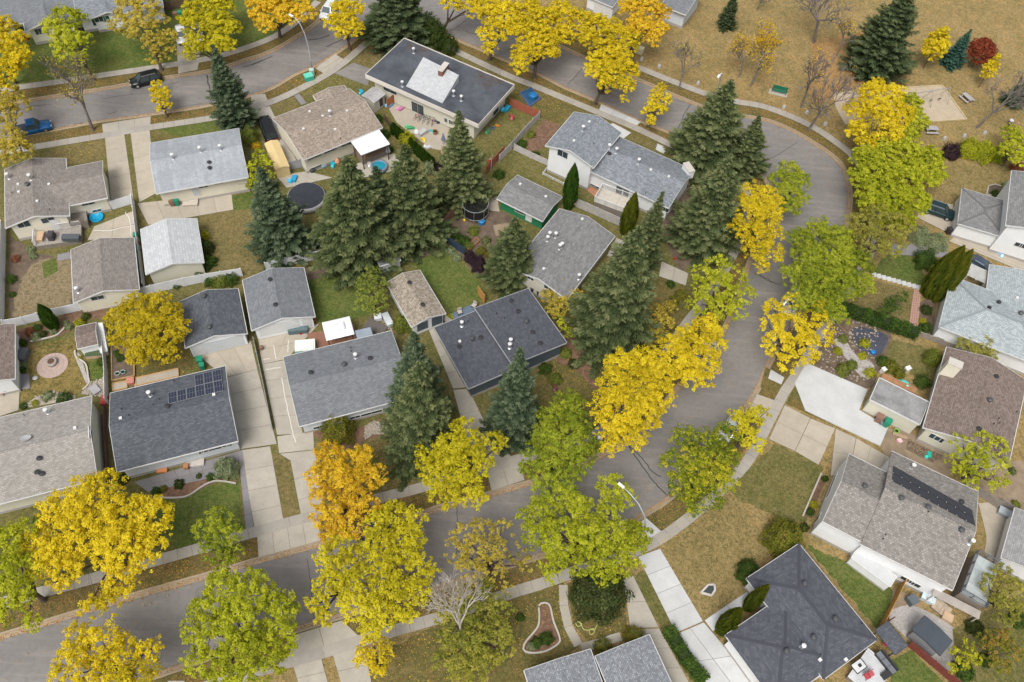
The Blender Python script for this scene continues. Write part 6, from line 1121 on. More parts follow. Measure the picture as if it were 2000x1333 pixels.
def drift(tr, n, rad, lc):
    P = []
    for (px, py) in tr:
        p = G(px, py); r = rad*np.sqrt(RNG.uniform(0, 1, n)); a = RNG.uniform(0, 6.28, n)
        P.append(np.stack([p.x+r*np.cos(a), p.y+r*np.sin(a), np.full(n, GZ+.075)], 1))
    P = np.concatenate(P); k = len(P); nr = rdir(k, .8); add('leaf_scatter', quads('leaf_scatter', P, np.cross(nr, RNG.normal(0, 1, (k, 3))), nr, RNG.uniform(.1, .18, k), RNG.uniform(.07, .13, k), .5+RNG.normal(0, .22, k), leaf('leaves_scatter_'+lc[0], lc[1], .1)), kind='stuff')
drift([(1660, 120), (1630, 150), (1600, 100), (1560, 230), (1690, 170), (1480, 180), (1420, 160), (1730, 150), (1640, 180)], 320, 6, ('orange', ((0.3, 0.12, 0.03), (0.45, 0.22, 0.05), (0.55, 0.35, 0.08))))
drift([(1040, 1200), (900, 1260), (1160, 1200), (1290, 1010), (760, 930), (1130, 700), (300, 1110), (220, 720), (330, 700), (800, 1300), (960, 180), (1080, 210), (620, 165), (160, 300)], 150, 4, ('yellow', ((0.3, 0.16, 0.03), (0.5, 0.32, 0.04), (0.62, 0.5, 0.06))))

# ================================================================ FENCES
def fence(label, pts, h, mat_, name='fence', panel=2.4, th=0.05, kind='solid', post=None, cat='fence', cap=True):
    b = G(*pts[0]); root = thing(name, label, cat, b); post = post or mat_; W_ = W(pts)
    for a, e in zip(W_, W_[1:]):
        L = (e-a).length; n = max(1, round(L/panel)); ya = yaw(a, e); w_ = L/n; m = MB(); meP = None
        if kind == 'solid': m.box(.06, -th/2, .06, w_-.06, th/2, h-.04)
        elif kind == 'board':
            k = max(2, int(w_/.17))
            for i in range(k): x = .05+i*(w_-.1)/k; m.box(x+.008, -th/2+(.02 if i % 2 else 0), .05, x+(w_-.1)/k-.008, th/2+(.02 if i % 2 else 0), h-.02*(i % 2))
        elif kind == 'rail':
            m.box(0, -.03, h-.07, w_, .03, h); m.box(0, -.02, .12, w_, .02, .18); k = max(3, int(w_/.16))
            for i in range(k): x = (i+.5)*w_/k; m.box(x-.02, -.018, .18, x+.02, .018, h-.07)
        elif kind == 'net':
            m.box(0, -.02, h-.05, w_, .02, h); m.box(0, -.015, .05, w_, .015, .09)
            for i in range(int(w_/.3)): x = (i+.5)*.3; m.box(x-.01, -.01, .09, x+.01, .01, h-.05)
        mp = m.mesh('panel', mat_); mq = MB().box(-.06, -.06, 0, .06, .06, h+.06).mesh('post', post)
        for i in range(n):
            p = a.lerp(e, i/n)-b; o = add('panel', mp, root, (p.x, p.y, p.z)); o.rotation_euler = (0, 0, ya)
        for i in range(n+1):
            p = a.lerp(e, i/n)-b; o = add('post', mq, root, (p.x, p.y, p.z)); o.rotation_euler = (0, 0, ya)
    return root
WF = plain('white_fence', (0.60, 0.61, 0.62), .6, 0, .08); WOODF = plain('weathered_fence_wood', (0.26, 0.23, 0.2), .9, 0, .3, 2); REDF = plain('red_fence_stain', (0.32, 0.10, 0.06), .8, 0, .2); NAVYF = plain('navy_fence', (0.03, 0.05, 0.075), .6); ORF = plain('cedar_fence', (0.45, 0.24, 0.07), .8, 0, .2, 3); BRF = plain('brown_fence', (0.13, 0.08, 0.055), .85, 0, .25); DRF = plain('dark_red_fence', (0.17, 0.045, 0.035), .75, 0, .2)
for a in (
 ('white panel fence along the left side of the worn lawn', [(12, 448), (10, 540), (8, 636)], 1.8, WF), ('white panel fence at the bottom of the worn lawn', [(14, 640), (50, 634), (110, 618), (200, 597)], 1.6, WF), ('white fence from brown garage to the slate garage', [(204, 596), (270, 580), (330, 566), (396, 552), (474, 540)], 1.7, WF),
 ('pale fence between twin garages and driveways', [(263, 397), (272, 470), (285, 568)], 1.8, WF), ('white gate fence across the cream bungalow drive', [(207, 414), (235, 406), (262, 398)], 1.7, WF, 'gate_fence'), ('white fence behind the grey double garage', [(521, 529), (560, 519), (640, 503)], 1.7, WF),
 ('low grey fence running between the two long driveways', [(497, 668), (515, 750), (533, 840)], 1.0, plain('grey_fence', (0.30, 0.30, 0.31), .8, 0, .2)), ('pale fence right of the garden shed and raised beds', [(206, 680), (211, 730), (212, 790)], 1.6, WF), ('thin brown fence between the two lower left bungalows', [(208, 800), (209, 860), (214, 922)], 1.2, BRF, 'fence', 2.4, .05, 'board'),
 ('white-grey fence of the lawn right of the flat roofed building', [(1053, 233), (1025, 262), (998, 293), (975, 317)], 1.5, plain('pale_wood_fence', (0.42, 0.40, 0.38), .8, 0, .2), 'fence', 2.0, .05, 'board'), ('pale fence along the split level back garden', [(1004, 294), (1035, 309), (1072, 326), (1085, 336)], 1.3, plain('pale_wood_fence', (0.42, 0.40, 0.38), .8, 0, .2)),
 ('red stained fence beside the flat roofed building', [(996, 208), (1025, 221), (1052, 232)], 1.6, REDF, 'fence', 2.0, .05, 'board'), ('whitewashed fence behind the tan bungalow', [(1124, 404), (1165, 422), (1213, 444)], 1.7, plain('pale_wood_fence', (0.42, 0.40, 0.38), .8, 0, .2), 'fence', 2.2, .05, 'board'),
 ('reddish brown fence beside the trampoline garden', [(856, 455), (878, 430), (900, 405), (925, 375)], 1.6, plain('faded_red_fence', (0.24, 0.12, 0.09), .85, 0, .25), 'fence', 2.2, .05, 'board'), ('reddish fence behind the flagpole', [(950, 340), (968, 318), (985, 300)], 1.5, REDF, 'fence', 2.2, .05, 'board'),
 ('navy painted fence at the top of the green back lawn', [(855, 460), (880, 480), (908, 499)], 1.6, NAVYF, 'fence', 2.4), ('orange cedar fence beside the charcoal hip roof', [(1757, 1143), (1740, 1178), (1716, 1224)], 1.8, ORF, 'fence', 2.0, .05, 'board'), ('short dark red fence at the lean-to', [(1716, 1224), (1735, 1214)], 1.6, DRF, 'fence', 2, .05, 'board'),
 ('dark red board fence at the lower right garden', [(1771, 1262), (1815, 1298), (1862, 1338)], 1.5, DRF, 'fence', 2.2, .05, 'board'), ('grey plank fence behind the mottled roof', [(1882, 952), (1915, 972), (1945, 992)], 1.6, WOODF, 'fence', 2.2, .05, 'board'), ('grey plank fence above the stone patio', [(1945, 985), (1985, 1010)], 1.6, WOODF, 'fence', 2.2, .05, 'board'),
 ('low grey retaining fence under the pale blue house', [(1788, 655), (1825, 668), (1858, 682)], 1.0, WOODF, 'fence', 2.4, .12), ('dark fence above the white driveway cars', [(322, 22), (343, 18), (375, 10), (430, 2)], 1.6, BRF, 'fence', 2.2, .05, 'board'), ('rust red fence beyond the red-brown roof', [(1952, 709), (1980, 722), (2005, 732)], 1.6, REDF, 'fence', 2.2, .05, 'board'),
 ('weathered fence at the end of the tarp shelter', [(542, 338), (568, 333), (593, 327)], 1.7, plain('grey_fence', (0.30, 0.30, 0.31), .8, 0, .2)), ('short orange wood fence at the back lawn steps', [(934, 576), (946, 593)], 1.8, ORF, 'fence', 2, .05, 'board'), ('dark fence hidden under the central spruces', [(600, 500), (640, 505), (700, 490)], 1.6, BRF, 'fence', 2.2, .05, 'board'),
 ('white edging fence around the kidney lawn', [(1072, 326), (1060, 342), (1100, 362)], .5, WHITE, 'edging_fence', 2, .04, 'rail'), ('patio side fence right of the weathered garage', [(858, 618), (882, 640)], 1.6, plain('pale_wood_fence', (0.42, 0.40, 0.38), .8, 0, .2)), ('white fence at the lower left driveway edge', [(484, 558), (492, 640)], 1.2, plain('grey_fence', (0.30, 0.30, 0.31), .8, 0, .2)),
 ('wire fence around the white house yard', [(1885, 470), (1935, 486), (1985, 503)], 1.1, METAL, 'wire_fence', 2.4, .03, 'net'), ('wooden divider beside the patio toys', [(757, 214), (775, 198), (786, 192)], 1.8, plain('rust_fence', (0.42, 0.16, 0.07), .8, 0, .2), 'fence', 1.5, .05, 'board'), ('dark fence under the cedar row', [(752, 235), (770, 262), (800, 290), (845, 325)], 1.2, BRF, 'fence', 2.2, .05, 'board')):
    fence(*a)

# ================================================================ DECKS
DECKW = plain('grey_deck_boards', (0.30, 0.27, 0.24), .85, 0, .25, 2); 
def deck(label, q, z, mat_, rail=None, sides=(), boards=14, name='deck', steps=None, railm=None):
    cc, ya, L, Wd = rect(q, z+GZ); root = thing(name, label, 'deck', cc, ya); n = boards
    m = MB(); m.box(-L/2+.05, -Wd/2+.05, 0, L/2-.05, Wd/2-.05, z-.05); m.link('deck_base', plain('deck_skirt', (0.2, 0.17, 0.14), .9), root)
    for i in range(n): MB().box(-L/2, -Wd/2+Wd*i/n+.012, z-.045, L/2, -Wd/2+Wd*(i+1)/n-.012, z).link('deck_board', mat_, root)
    cs = {'s': ((-L/2, -Wd/2), (L/2, -Wd/2)), 'n': ((-L/2, Wd/2), (L/2, Wd/2)), 'w': ((-L/2, -Wd/2), (-L/2, Wd/2)), 'e': ((L/2, -Wd/2), (L/2, Wd/2))}
    for s in sides:
        a, b = (Vector((*k, z)) for k in cs[s]); m = MB(); m.bar(a+Vector((0, 0, 1)), b+Vector((0, 0, 1)), .09, .06); m.bar(a+Vector((0, 0, .1)), b+Vector((0, 0, .1)), .05)
        k = int((b-a).length/.17)
        for i in range(k+1): p = a.lerp(b, i/k); m.bar(p+Vector((0, 0, .1)), p+Vector((0, 0, 1)), .04 if i % 9 else .1)
        m.link('railing', railm or WHITE, root)
    if steps:
        x, y, dx, dy, wdt, ns = steps
        for i in range(ns): zz = z*(1-(i+1)/(ns+1)); MB().box(min(x+dx*i*.28-abs(dy)*wdt/2, x+dx*(i+1)*.28+abs(dy)*wdt/2), min(y+dy*i*.28-abs(dx)*wdt/2, y+dy*(i+1)*.28+abs(dx)*wdt/2), 0, max(x+dx*i*.28-abs(dy)*wdt/2, x+dx*(i+1)*.28+abs(dy)*wdt/2), max(y+dy*i*.28-abs(dx)*wdt/2, y+dy*(i+1)*.28+abs(dx)*wdt/2), zz).link('step', mat_, root)
    return root
deck('weathered grey wood deck with white picket railing behind the cream bungalow', c(5, 262, 470, 270, 570, 610, 535, 600, 430), .8, DECKW, sides=('s', 'w'), steps=(-.2, -2.3, 0, -1, 1.6, 4))
deck('upper grey wood landing beside the cream bungalow wall', c(5, 520, 340, 535, 430, 640, 405, 650, 300), 1.0, DECKW, sides=('e',), boards=10, railm=plain('brown_rail', (0.16, 0.11, 0.08), .8))
deck('tan vinyl deck with white railing behind the split level house', c(7, 700, 160, 650, 235, 860, 330, 940, 215), 1.6, plain('tan_vinyl', (0.46, 0.42, 0.36), .6), sides=('s', 'w', 'e'), boards=3)
deck('white vinyl deck with black sofa at bottom right', c(16, 830, 1095, 1035, 1235, 850, 1430, 645, 1295), 1.0, plain('white_deck', (0.5, 0.51, 0.52), .6), boards=16)
deck('raised pale grey deck at the end of the mottled roof house', [(1912, 1089), (1950, 1101), (1926, 1188), (1867, 1154)], 2.6, plain('pale_grey_vinyl', (0.40, 0.44, 0.44), .6), sides=('s', 'n', 'e'), boards=3, railm=plain('dark_rail', (0.12, 0.13, 0.14), .5))
deck('small brown deck under the white patio cover', [(690, 289), (742, 267), (758, 292), (708, 315)], 1.1, plain('brown_deck', (0.19, 0.13, 0.09), .85, 0, .2), sides=('s',), boards=12, railm=plain('brown_rail', (0.16, 0.11, 0.08), .8), steps=(-2.4, -1.6, 0, -1, 1.1, 5))
deck('red-brown patio deck under the white gazebo', [(606, 652), (690, 632), (700, 662), (600, 686)], .25, plain('red_deck', (0.27, 0.14, 0.09), .85, 0, .25), boards=22)
deck('dark grey plank deck beside the weathered tan garage', c(6, 880, 1110, 830, 1170, 960, 1230, 1040, 1180), .3, plain('dark_deck', (0.14, 0.12, 0.11), .85, 0, .25), boards=14)
deck('blue-grey painted deck with chairs behind the charcoal house', c(6, 1480, 1090, 1510, 1130, 1680, 1060, 1640, 1000), .5, plain('blue_deck', (0.12, 0.16, 0.21), .7), boards=10)
deck('orange wood deck beside the flat garage roof', c(12, 930, 262, 1000, 300, 1180, 412, 1205, 370)[:1]+c(12, 915, 300, 1170, 415, 1190, 375), .5, plain('orange_deck', (0.34, 0.18, 0.09), .8, 0, .2), boards=6)
deck('cobbled stone steps deck at the mottled house end', c(16, 1330, 720, 1270, 760, 1400, 850, 1480, 790), .4, plain('sandstone', (0.42, 0.34, 0.26), .9, 0, .3), boards=4)

# ================================================================ VEHICLES
def car(label, kind, px, py, ang_to, paint, cat='car', z=0.0, name=None, group=None):
    """body built from cross-sections; nose points towards the picture point ang_to"""
    dims = {'sedan': (4.7, 1.8, 1.42), 'suv': (4.75, 1.88, 1.7), 'pickup': (5.6, 1.98, 1.85), 'capped': (5.6, 1.98, 1.85)}[kind]; L, Wd, H = dims; h = L/2; w2 = Wd/2
    p = G(px, py, z+.7); q = G(ang_to[0], ang_to[1], z+.7); root = thing(name or {'sedan': 'parked_car', 'suv': 'parked_suv', 'pickup': 'pickup_truck', 'capped': 'pickup_truck'}[kind], label, cat, (p.x, p.y, z), yaw(p, q), group)
    pm = glossy('paint_'+paint, {'blue': (0.012, 0.10, 0.27), 'black': (0.012, 0.013, 0.015), 'white': (0.7, 0.71, 0.72), 'green': (0.012, 0.035, 0.04), 'red': (0.25, 0.012, 0.02), 'slate': (0.06, 0.085, 0.12), 'grey': (0.2, 0.21, 0.22)}[paint], .22, .3, .6)
    hood = .98 if kind != 'sedan' else .88; top = H
    # stations: x, half width, shoulder z, (cabin half width, roof z)
    st = [(-h, w2*.86, hood*.86), (-h+.12, w2*.96, hood*.98), (-h+.6, w2, hood*1.02), (-.2, w2, hood*1.0), (h*.42, w2, hood*.98), (h-.55, w2*.97, hood*.92), (h-.12, w2*.88, hood*.8), (h, w2*.74, hood*.68)]
    m = MB(); vs = []; fs = []
    for x, a, zt in st: vs += [(x, -a*.92, .28), (x, -a, .45), (x, -a, zt*.82), (x, -a*.9, zt), (x, 0, zt+.035), (x, a*.9, zt), (x, a, zt*.82), (x, a, .45), (x, a*.92, .28)]
    for i in range(len(st)-1):
        for k in range(8): a = i*9+k; fs.append((a, a+1, a+10, a+9))
        fs.append((i*9+8, i*9, i*9+9, i*9+17))
    fs += [tuple(range(8, -1, -1)), tuple(len(vs)-9+k for k in range(9))]; m.add(vs, fs); m.link('body', pm, root, True)
    if kind in ('pickup',): c0, c1, c2_, c3 = -.55, -.35, .75, 1.35
    elif kind == 'capped': c0, c1, c2_, c3 = -h+.08, -h+.2, .75, 1.35
    elif kind == 'suv': c0, c1, c2_, c3 = -h+.1, -h+.5, .55, 1.25
    else: c0, c1, c2_, c3 = -h+.55, -h+1.25, .35, 1.15
    zb = hood*.97; g_ = w2*.9; r_ = w2*.74
    def cab(x0, x1, x2, x3, inset, zt, mat_, nm):
        m = MB(); m.add([(x0, -g_+inset, zb), (x3, -g_+inset, zb), (x3, g_-inset, zb), (x0, g_-inset, zb), (x1, -r_+inset, zt), (x2, -r_+inset, zt), (x2, r_-inset, zt), (x1, r_-inset, zt)], [(4, 5, 6, 7), (0, 1, 5, 4), (1, 2, 6, 5), (2, 3, 7, 6), (3, 0, 4, 7)]); return m.link(nm, mat_, root)
    cab(c0, c1, c2_, c3, 0.02, top-.05, GLASS, 'window_glass')
    m = MB(); m.add([(c1-.02, -r_, top-.05), (c2_+.02, -r_, top-.05), (c2_+.02, r_, top-.05), (c1-.02, r_, top-.05), (c1+.15, -r_*.85, top+.015), (c2_-.15, -r_*.85, top+.015), (c2_-.15, r_*.85, top+.015), (c1+.15, r_*.85, top+.015)], [(4, 5, 6, 7), (0, 1, 5, 4), (1, 2, 6, 5), (2, 3, 7, 6), (3, 0, 4, 7), (3, 2, 1, 0)]); m.link('cabin_roof', pm, root)
    m = MB()
    for s in (-1, 1):
        for xb, xt in ((c0, c1), (c3, c2_), ((c0+c3)/2-.05, (c1+c2_)/2-.05)): m.bar((xb, s*(g_-.01), zb-.02), (xt, s*(r_-.005), top-.04), .09, .06)
        m.bar((c0, s*(g_-.0), zb), (c3, s*(g_-.0), zb), .05, .05)
    m.link('pillar', pm, root)
    if kind == 'suv':
        for s in (-1, 1): MB().bar((c1+.2, s*r_*.86, top+.06), (c2_-.1, s*r_*.86, top+.06), .05).link('roof_rail', METAL, root)
    if kind == 'pickup':
        m = MB(); m.box(-h+.18, -w2*.8, hood*1.0, -.6, w2*.8, hood*1.06); m.link('bed_cover', glossy('tonneau', (0.02, 0.03, 0.05), .5), root)
    for sx in (-1, 1):
        for s in (-1, 1):
            m = MB(); m.M = Matrix.Translation((sx*(h-.92), s*(w2-.12), .36)) @ Matrix.Rotation(R_(90), 4, 'X'); m.lathe([(.22, -.13), (.36, -.12), (.37, -.08), (.37, .08), (.36, .12), (.22, .13)], 16); wh = m.link('wheel', RUBBER, root)
            m = MB(); m.M = Matrix.Translation((sx*(h-.92), s*(w2-.12), .36)) @ Matrix.Rotation(R_(90), 4, 'X'); m.lathe([(.0, -.14), (.2, -.138), (.23, -.1), (.23, .1), (.2, .138), (0, .14)], 12); m.link('rim', METAL, wh)
        m = MB()
    for s in (-1, 1):
        MB().box(h-.2, s*w2*.55-.16, hood*.62, h-.01, s*w2*.55+.16, hood*.76).link('headlight', glossy('lamp_glass', (.8, .8, .78), .1), root); MB().box(-h-.005, s*w2*.68-.13, hood*.6, -h+.1, s*w2*.68+.13, hood*.85).link('taillight', glossy('red_lens', (.35, .01, .01), .2), root)
        MB().cbox(c3-.25, s*(w2+.09), zb+.06, .14, .2, .13).link('mirror', pm, root)
    MB().box(h-.06, -w2*.7, .3, h+.03, w2*.7, .48).link('bumper', plain('dark_bumper', (.05, .05, .055), .6) if kind != 'pickup' else METAL, root)
    return root
car('blue pickup truck parked at the left of the upper street', 'pickup', 60, 250, (92, 243), 'blue', 'pickup', name='pickup_truck'); car('black suv parked on the upper left street', 'suv', 284, 155, (256, 162), 'black', 'suv')
car('white car parked at the top beside the yellow elm', 'suv', 642, 20, (630, 38), 'white'); car('white car in the driveway under the lime-yellow elm, left one', 'sedan', 354, 66, (356, 85), 'white', z=GZ+.05); car('white car in the driveway under the lime-yellow elm, right one', 'sedan', 382, 62, (388, 82), 'white', z=GZ+.05)
car('black capped pickup with red tailgate beside the tan roofed bungalow', 'capped', 522, 250, (512, 225), 'black', 'pickup', z=GZ+.05); car('dark green-black suv in front of the white house garage', 'suv', 1834, 411, (1860, 420), 'green', 'suv', z=GZ+.05)
car('blue-grey car half under the pergola beside the pale blue roof', 'sedan', 1917, 518, (1940, 532), 'slate', z=GZ+.05); car('white car parked at the outer kerb under the yellow elm', 'sedan', 1547, 590, (1536, 615), 'white'); car('white car parked on the outer kerb by the small orange-yellow elm', 'sedan', 1425, 838, (1405, 864), 'white')
car('white car parked at the inner kerb under the yellow elms', 'sedan', 1374, 689, (1352, 716), 'white'); car('grey car parked at the inner kerb beneath the large yellow elm', 'sedan', 1192, 832, (1165, 850), 'grey', z=GZ+.05); car('dark slate car parked below the yellow-lime elm', 'suv', 738, 1034, (770, 1022), 'slate', 'suv')

# ================================================================ STREET FURNITURE, YARD THINGS
def lamp(label, base, h, head, name='street_lamp'):
    b = G(*base); q = G(head[0], head[1], h+GZ); d = Vector((q.x-b.x, q.y-b.y, 0)); root = thing(name, label, 'street lamp', b); m = MB()
    pts = [(0, 0, 0), (0, 0, h*.3), (d.x*.02, d.y*.02, h*.55), (d.x*.14, d.y*.14, h*.76), (d.x*.4, d.y*.4, h*.92), (d.x*.7, d.y*.7, h*.985), (d.x*.92, d.y*.92, h)]
    m.tube(pts, [.11, .095, .08, .07, .055, .045, .04], 8); m.link('pole', glossy('lamp_grey', (.46, .47, .5), .4, .3), root, True); MB().lathe([(.25, 0), (.22, .25), (.15, .3)], 10).link('base', METAL, root)
    u = d.normalized(); m = MB(); a = Vector((d.x*.88, d.y*.88, h)); m.bar(a, a+u*.75+Vector((0, 0, .04)), .26, .13); m.link('lamp_head', glossy('lamp_white', (.75, .75, .77), .3), root)
lamp('tall curved street lamp beside the green utility box', (610.5, 138), 9.0, (569, 31)); lamp('curved street lamp rising through the lime elm at the lower road', (1246, 1062), 9.0, (1211, 947))
b = G(1391, 208); root = thing('street_lamp', 'grey park lamp behind the great dark spruce', 'street lamp', b); m = MB(); m.tube([(0, 0, 0), (0, 0, 6.2), (0, 0, 6.5)], [.12, .09, .06], 8); m.link('pole', METAL, root)
m = MB(); m.tube([(0, 0, 6.45), (-.2, -.2, 6.6), (-.6, -.7, 6.55)], [.06, .06, .05], 6); m.bar((-.5, -.6, 6.55), (-.8, -1.1, 6.45), .3, .14); m.link('lamp_head', glossy('lamp_white', (.75, .75, .77), .3), root)
def bin_(label, px, py, col, rz=0.3, group=None, s=1.0):
    root = thing('wheeled_bin', label, 'bin', G(px, py, GZ+.5)-Vector((0, 0, .45)), rz, group); m = MB(); s_ = s
    m.add([(-.24*s, -.26*s, 0), (.24*s, -.26*s, 0), (.24*s, .26*s, 0), (-.24*s, .26*s, 0), (-.31*s, -.35*s, s), (.31*s, -.35*s, s), (.31*s, .35*s, s), (-.31*s, .35*s, s)], [(3, 2, 1, 0), (4, 5, 6, 7), (0, 1, 5, 4), (1, 2, 6, 5), (2, 3, 7, 6), (3, 0, 4, 7)])
    mt = plain('bin_'+col, {'green': (.02, .22, .13), 'brown': (.22, .12, .09), 'black': (.04, .04, .045), 'teal': (.03, .28, .3), 'grey': (.2, .2, .21)}[col], .5, 0, .1); m.link('body', mt, root); m = MB(); m.box(-.34*s, -.38*s, s, .34*s, .36*s, s*1.06); m.box(-.25*s, -.28*s, s*1.06, .25*s, .26*s, s*1.1); m.link('lid', mt, root)
    for k in (-1, 1): m = MB(); m.M = Matrix.Translation((k*.26*s, .3*s, .12)) @ Matrix.Rotation(R_(90), 4, 'Y'); m.lathe([(.12, -.04), (.12, .04)], 10); m.link('wheel', RUBBER, root)
for a in (('green bin against the silver roofed bungalow', 345, 396, 'green'), ('brown bin left of the green one at the silver roofed bungalow', 336, 397, 'brown'), ('green bin behind the slate garage wall, upper', 391, 706, 'green', .3, None, 1.1), ('green bin at the solar house rear, lower', 395, 716, 'green', .3, None, .9), ('brown bin against the flat roofed garage', 1715, 819, 'brown', -.5, None, 1.2), ('green bin against the flat roofed garage', 1731, 828, 'green', -.5, None, 1.2),
          ('green bin between the brown and silver garages', 267, 463, 'green'), ('brown box bin below the green one between garages', 268, 477, 'brown'), ('teal bin between the garages', 269, 490, 'teal'), ('green bin at the shuttered bungalow drive', 352, 29, 'green'), ('brown bin left of the green one at the top drive', 343, 31, 'brown'), ('black round bin near the variegated shrubs', 1853, 452, 'black'), ('black bin by the white house fence', 1948, 484, 'black', .3, None, 1.2),
          ('black bin at the split level side path', 1318, 388, 'black'), ('black bin nearer the wall at the split level side', 1312, 396, 'black'), ('grey box on the wall walk of the tan bungalow', 1040, 567, 'black'), ('black bin beside the tan bungalow wall', 1052, 572, 'black'), ('white sack between the two bins at the flat garage', 1722, 826, 'grey', 0, None, .6), ('brown bin on the lower left driveway', 510, 679, 'brown', .2, None, .6)):
    bin_(*a)
def boxthing(name, label, cat, px, py, sx, sy, sz, col, rz=0, z=GZ, parts=True, rough=.6, lidc=None):
    p = G(px, py, z+sz/2); root = thing(name, label, cat, (p.x, p.y, z), rz); m = MB(); m.box(-sx/2, -sy/2, 0, sx/2, sy/2, sz*.88); mt = plain(name+'_c%02d%02d%02d' % tuple(int(v*99) for v in col), col, rough, 0, .12, 2); m.link('body', mt, root)
    m = MB(); m.box(-sx/2-.03, -sy/2-.03, sz*.88, sx/2+.03, sy/2+.03, sz*.97); m.box(-sx/2*.85, -sy/2*.85, sz*.97, sx/2*.85, sy/2*.85, sz); m.link('lid', plain(name+'_lid%02d%02d%02d' % tuple(int(v*99) for v in (lidc or col)), lidc or mul(col, 1.15), rough, 0, .1, 2), root); return root
boxthing('utility_box', 'green utility box on a concrete pad by the tall street lamp', 'utility box', 603, 151, 1.3, 1.1, .9, (.05, .38, .26), .6, lidc=(.12, .5, .38)); boxthing('utility_cabinet', 'grey-green pedestal cabinet behind the green utility box', 'utility box', 609, 141, .7, .6, 1.1, (.32, .42, .38), .4)
boxthing('storage_box', 'dark grey storage box beside the left house', 'storage box', 45, 694, 1.0, 1.6, .9, (.10, .105, .115), .02); boxthing('grill_cabinet', 'black covered grill on the cream bungalow deck', 'grill', 100, 461, .7, 1.0, 1.0, (.05, .045, .05), .1, GZ+.8); boxthing('covered_sofa', 'long dark covered sofa on the cream bungalow deck', 'sofa', 139, 465, 2.2, .8, .7, (.07, .08, .09), .12, GZ+.8)
boxthing('covered_table', 'slate tarp covered table in front of the grey garage door', 'table', 582, 643, 2.4, 1.1, .9, (.09, .13, .14), .22); boxthing('tool_chest', 'white bench box beside the weathered garage', 'storage box', 757, 625, .8, 2.0, .6, (.5, .54, .55), .55); boxthing('patio_table', 'small white table on the dark plank deck', 'table', 738, 620, .9, .8, .6, (.6, .62, .66), .3)
boxthing('playhouse', 'teal and white striped playhouse roof at the grey bungalow rear', 'playhouse', 597, 680, 2.4, 1.6, 1.4, (.25, .5, .46), .22, lidc=(.62, .68, .62)); boxthing('air_conditioner', 'dark grey round top air conditioner beside the mottled house', 'air conditioner', 1781, 1173, .95, .95, .9, (.08, .1, .11), .5); boxthing('sandbox_bin', 'brown cushioned box on the mottled house patio', 'storage box', 1850, 1206, 1.0, .9, .6, (.42, .3, .2), -.5)
boxthing('pizza_oven', 'pale blue barbecue box near the stone steps', 'grill', 1812, 1170, 1.4, .7, .7, (.45, .52, .54), -.5); boxthing('metal_trunk', 'grey metal trunk under the plank fence', 'storage box', 1966, 1004, 1.9, .9, .7, (.32, .35, .38), -.5); boxthing('wood_lounger', 'tan lounge seat on the cream bungalow deck', 'chair', 78, 463, .9, 1.5, .5, (.42, .3, .2), .2, GZ+.8)
boxthing('red_cooler', 'faded red square stool by the raised beds', 'table', 255, 745, .8, .8, .5, (.42, .17, .13), .3); boxthing('red_cart', 'red wagon beside the lower left bungalow', 'wagon', 204, 783, .7, 1.1, .5, (.4, .06, .05), .05); boxthing('grey_bench', 'grey stone bench at the rock bed', 'bench', 186, 762, 1.2, .9, .4, (.27, .26, .27), -.7); boxthing('cardboard_box', 'orange box on the front patio of the solar house', 'bench', 317, 917, 1.1, .8, .4, (.5, .2, .08), .22)
boxthing('planter_bench', 'planter box with greenery on the front of the garden shed', 'planter', 184, 693, 1.9, .7, .7, (.42, .32, .22), .22, lidc=(.06, .09, .04)); boxthing('grass_trimmer_box', 'pink crate on the bare dirt by the flat garage', 'crate', 1756, 862, .5, .5, .5, (.6, .38, .38), .3); boxthing('log_pile', 'short log pile on the dirt beside the flat garage', 'log pile', 1757, 852, 1.7, .35, .3, (.3, .22, .14), -.3)
boxthing('wall_planter', 'wooden planter stand by the front door of the solar house', 'planter', 364, 912, .5, .5, .7, (.32, .16, .08), .2); boxthing('door_step', 'concrete door step of the silver roofed bungalow', 'step', 372, 397, 2.0, 1.1, .4, (.4, .36, .3), .19); boxthing('door_step', 'pale front landing with brown mat at the solar house', 'step', 381, 902, 2.0, 1.2, .35, (.44, .43, .41), .22, lidc=(.46, .42, .38))
boxthing('white_post', 'white stone gate post right of the berry hedge', 'post', 1772, 722, .7, .5, .9, (.6, .58, .55), .5); boxthing('white_post', 'white stone gate post left of the berry hedge', 'post', 1725, 724, .5, .5, .9, (.6, .58, .55), .5)
def lathing(name, label, cat, px, py, prof, mat_, n=20, z=GZ, extra=None, sx=1, sy=1, smooth=True, part='body'):
    hgt = max(q[1] for q in prof); p = G(px, py, z+hgt*.5); root = thing(name, label, cat, (p.x, p.y, z)); MB().lathe(prof, n, sx=sx, sy=sy).link(part, mat_, root, smooth)
    if extra:
        for nm, pr, mt in extra: MB().lathe(pr, n, sx=sx, sy=sy).link(nm, mt, root, False)
    return root
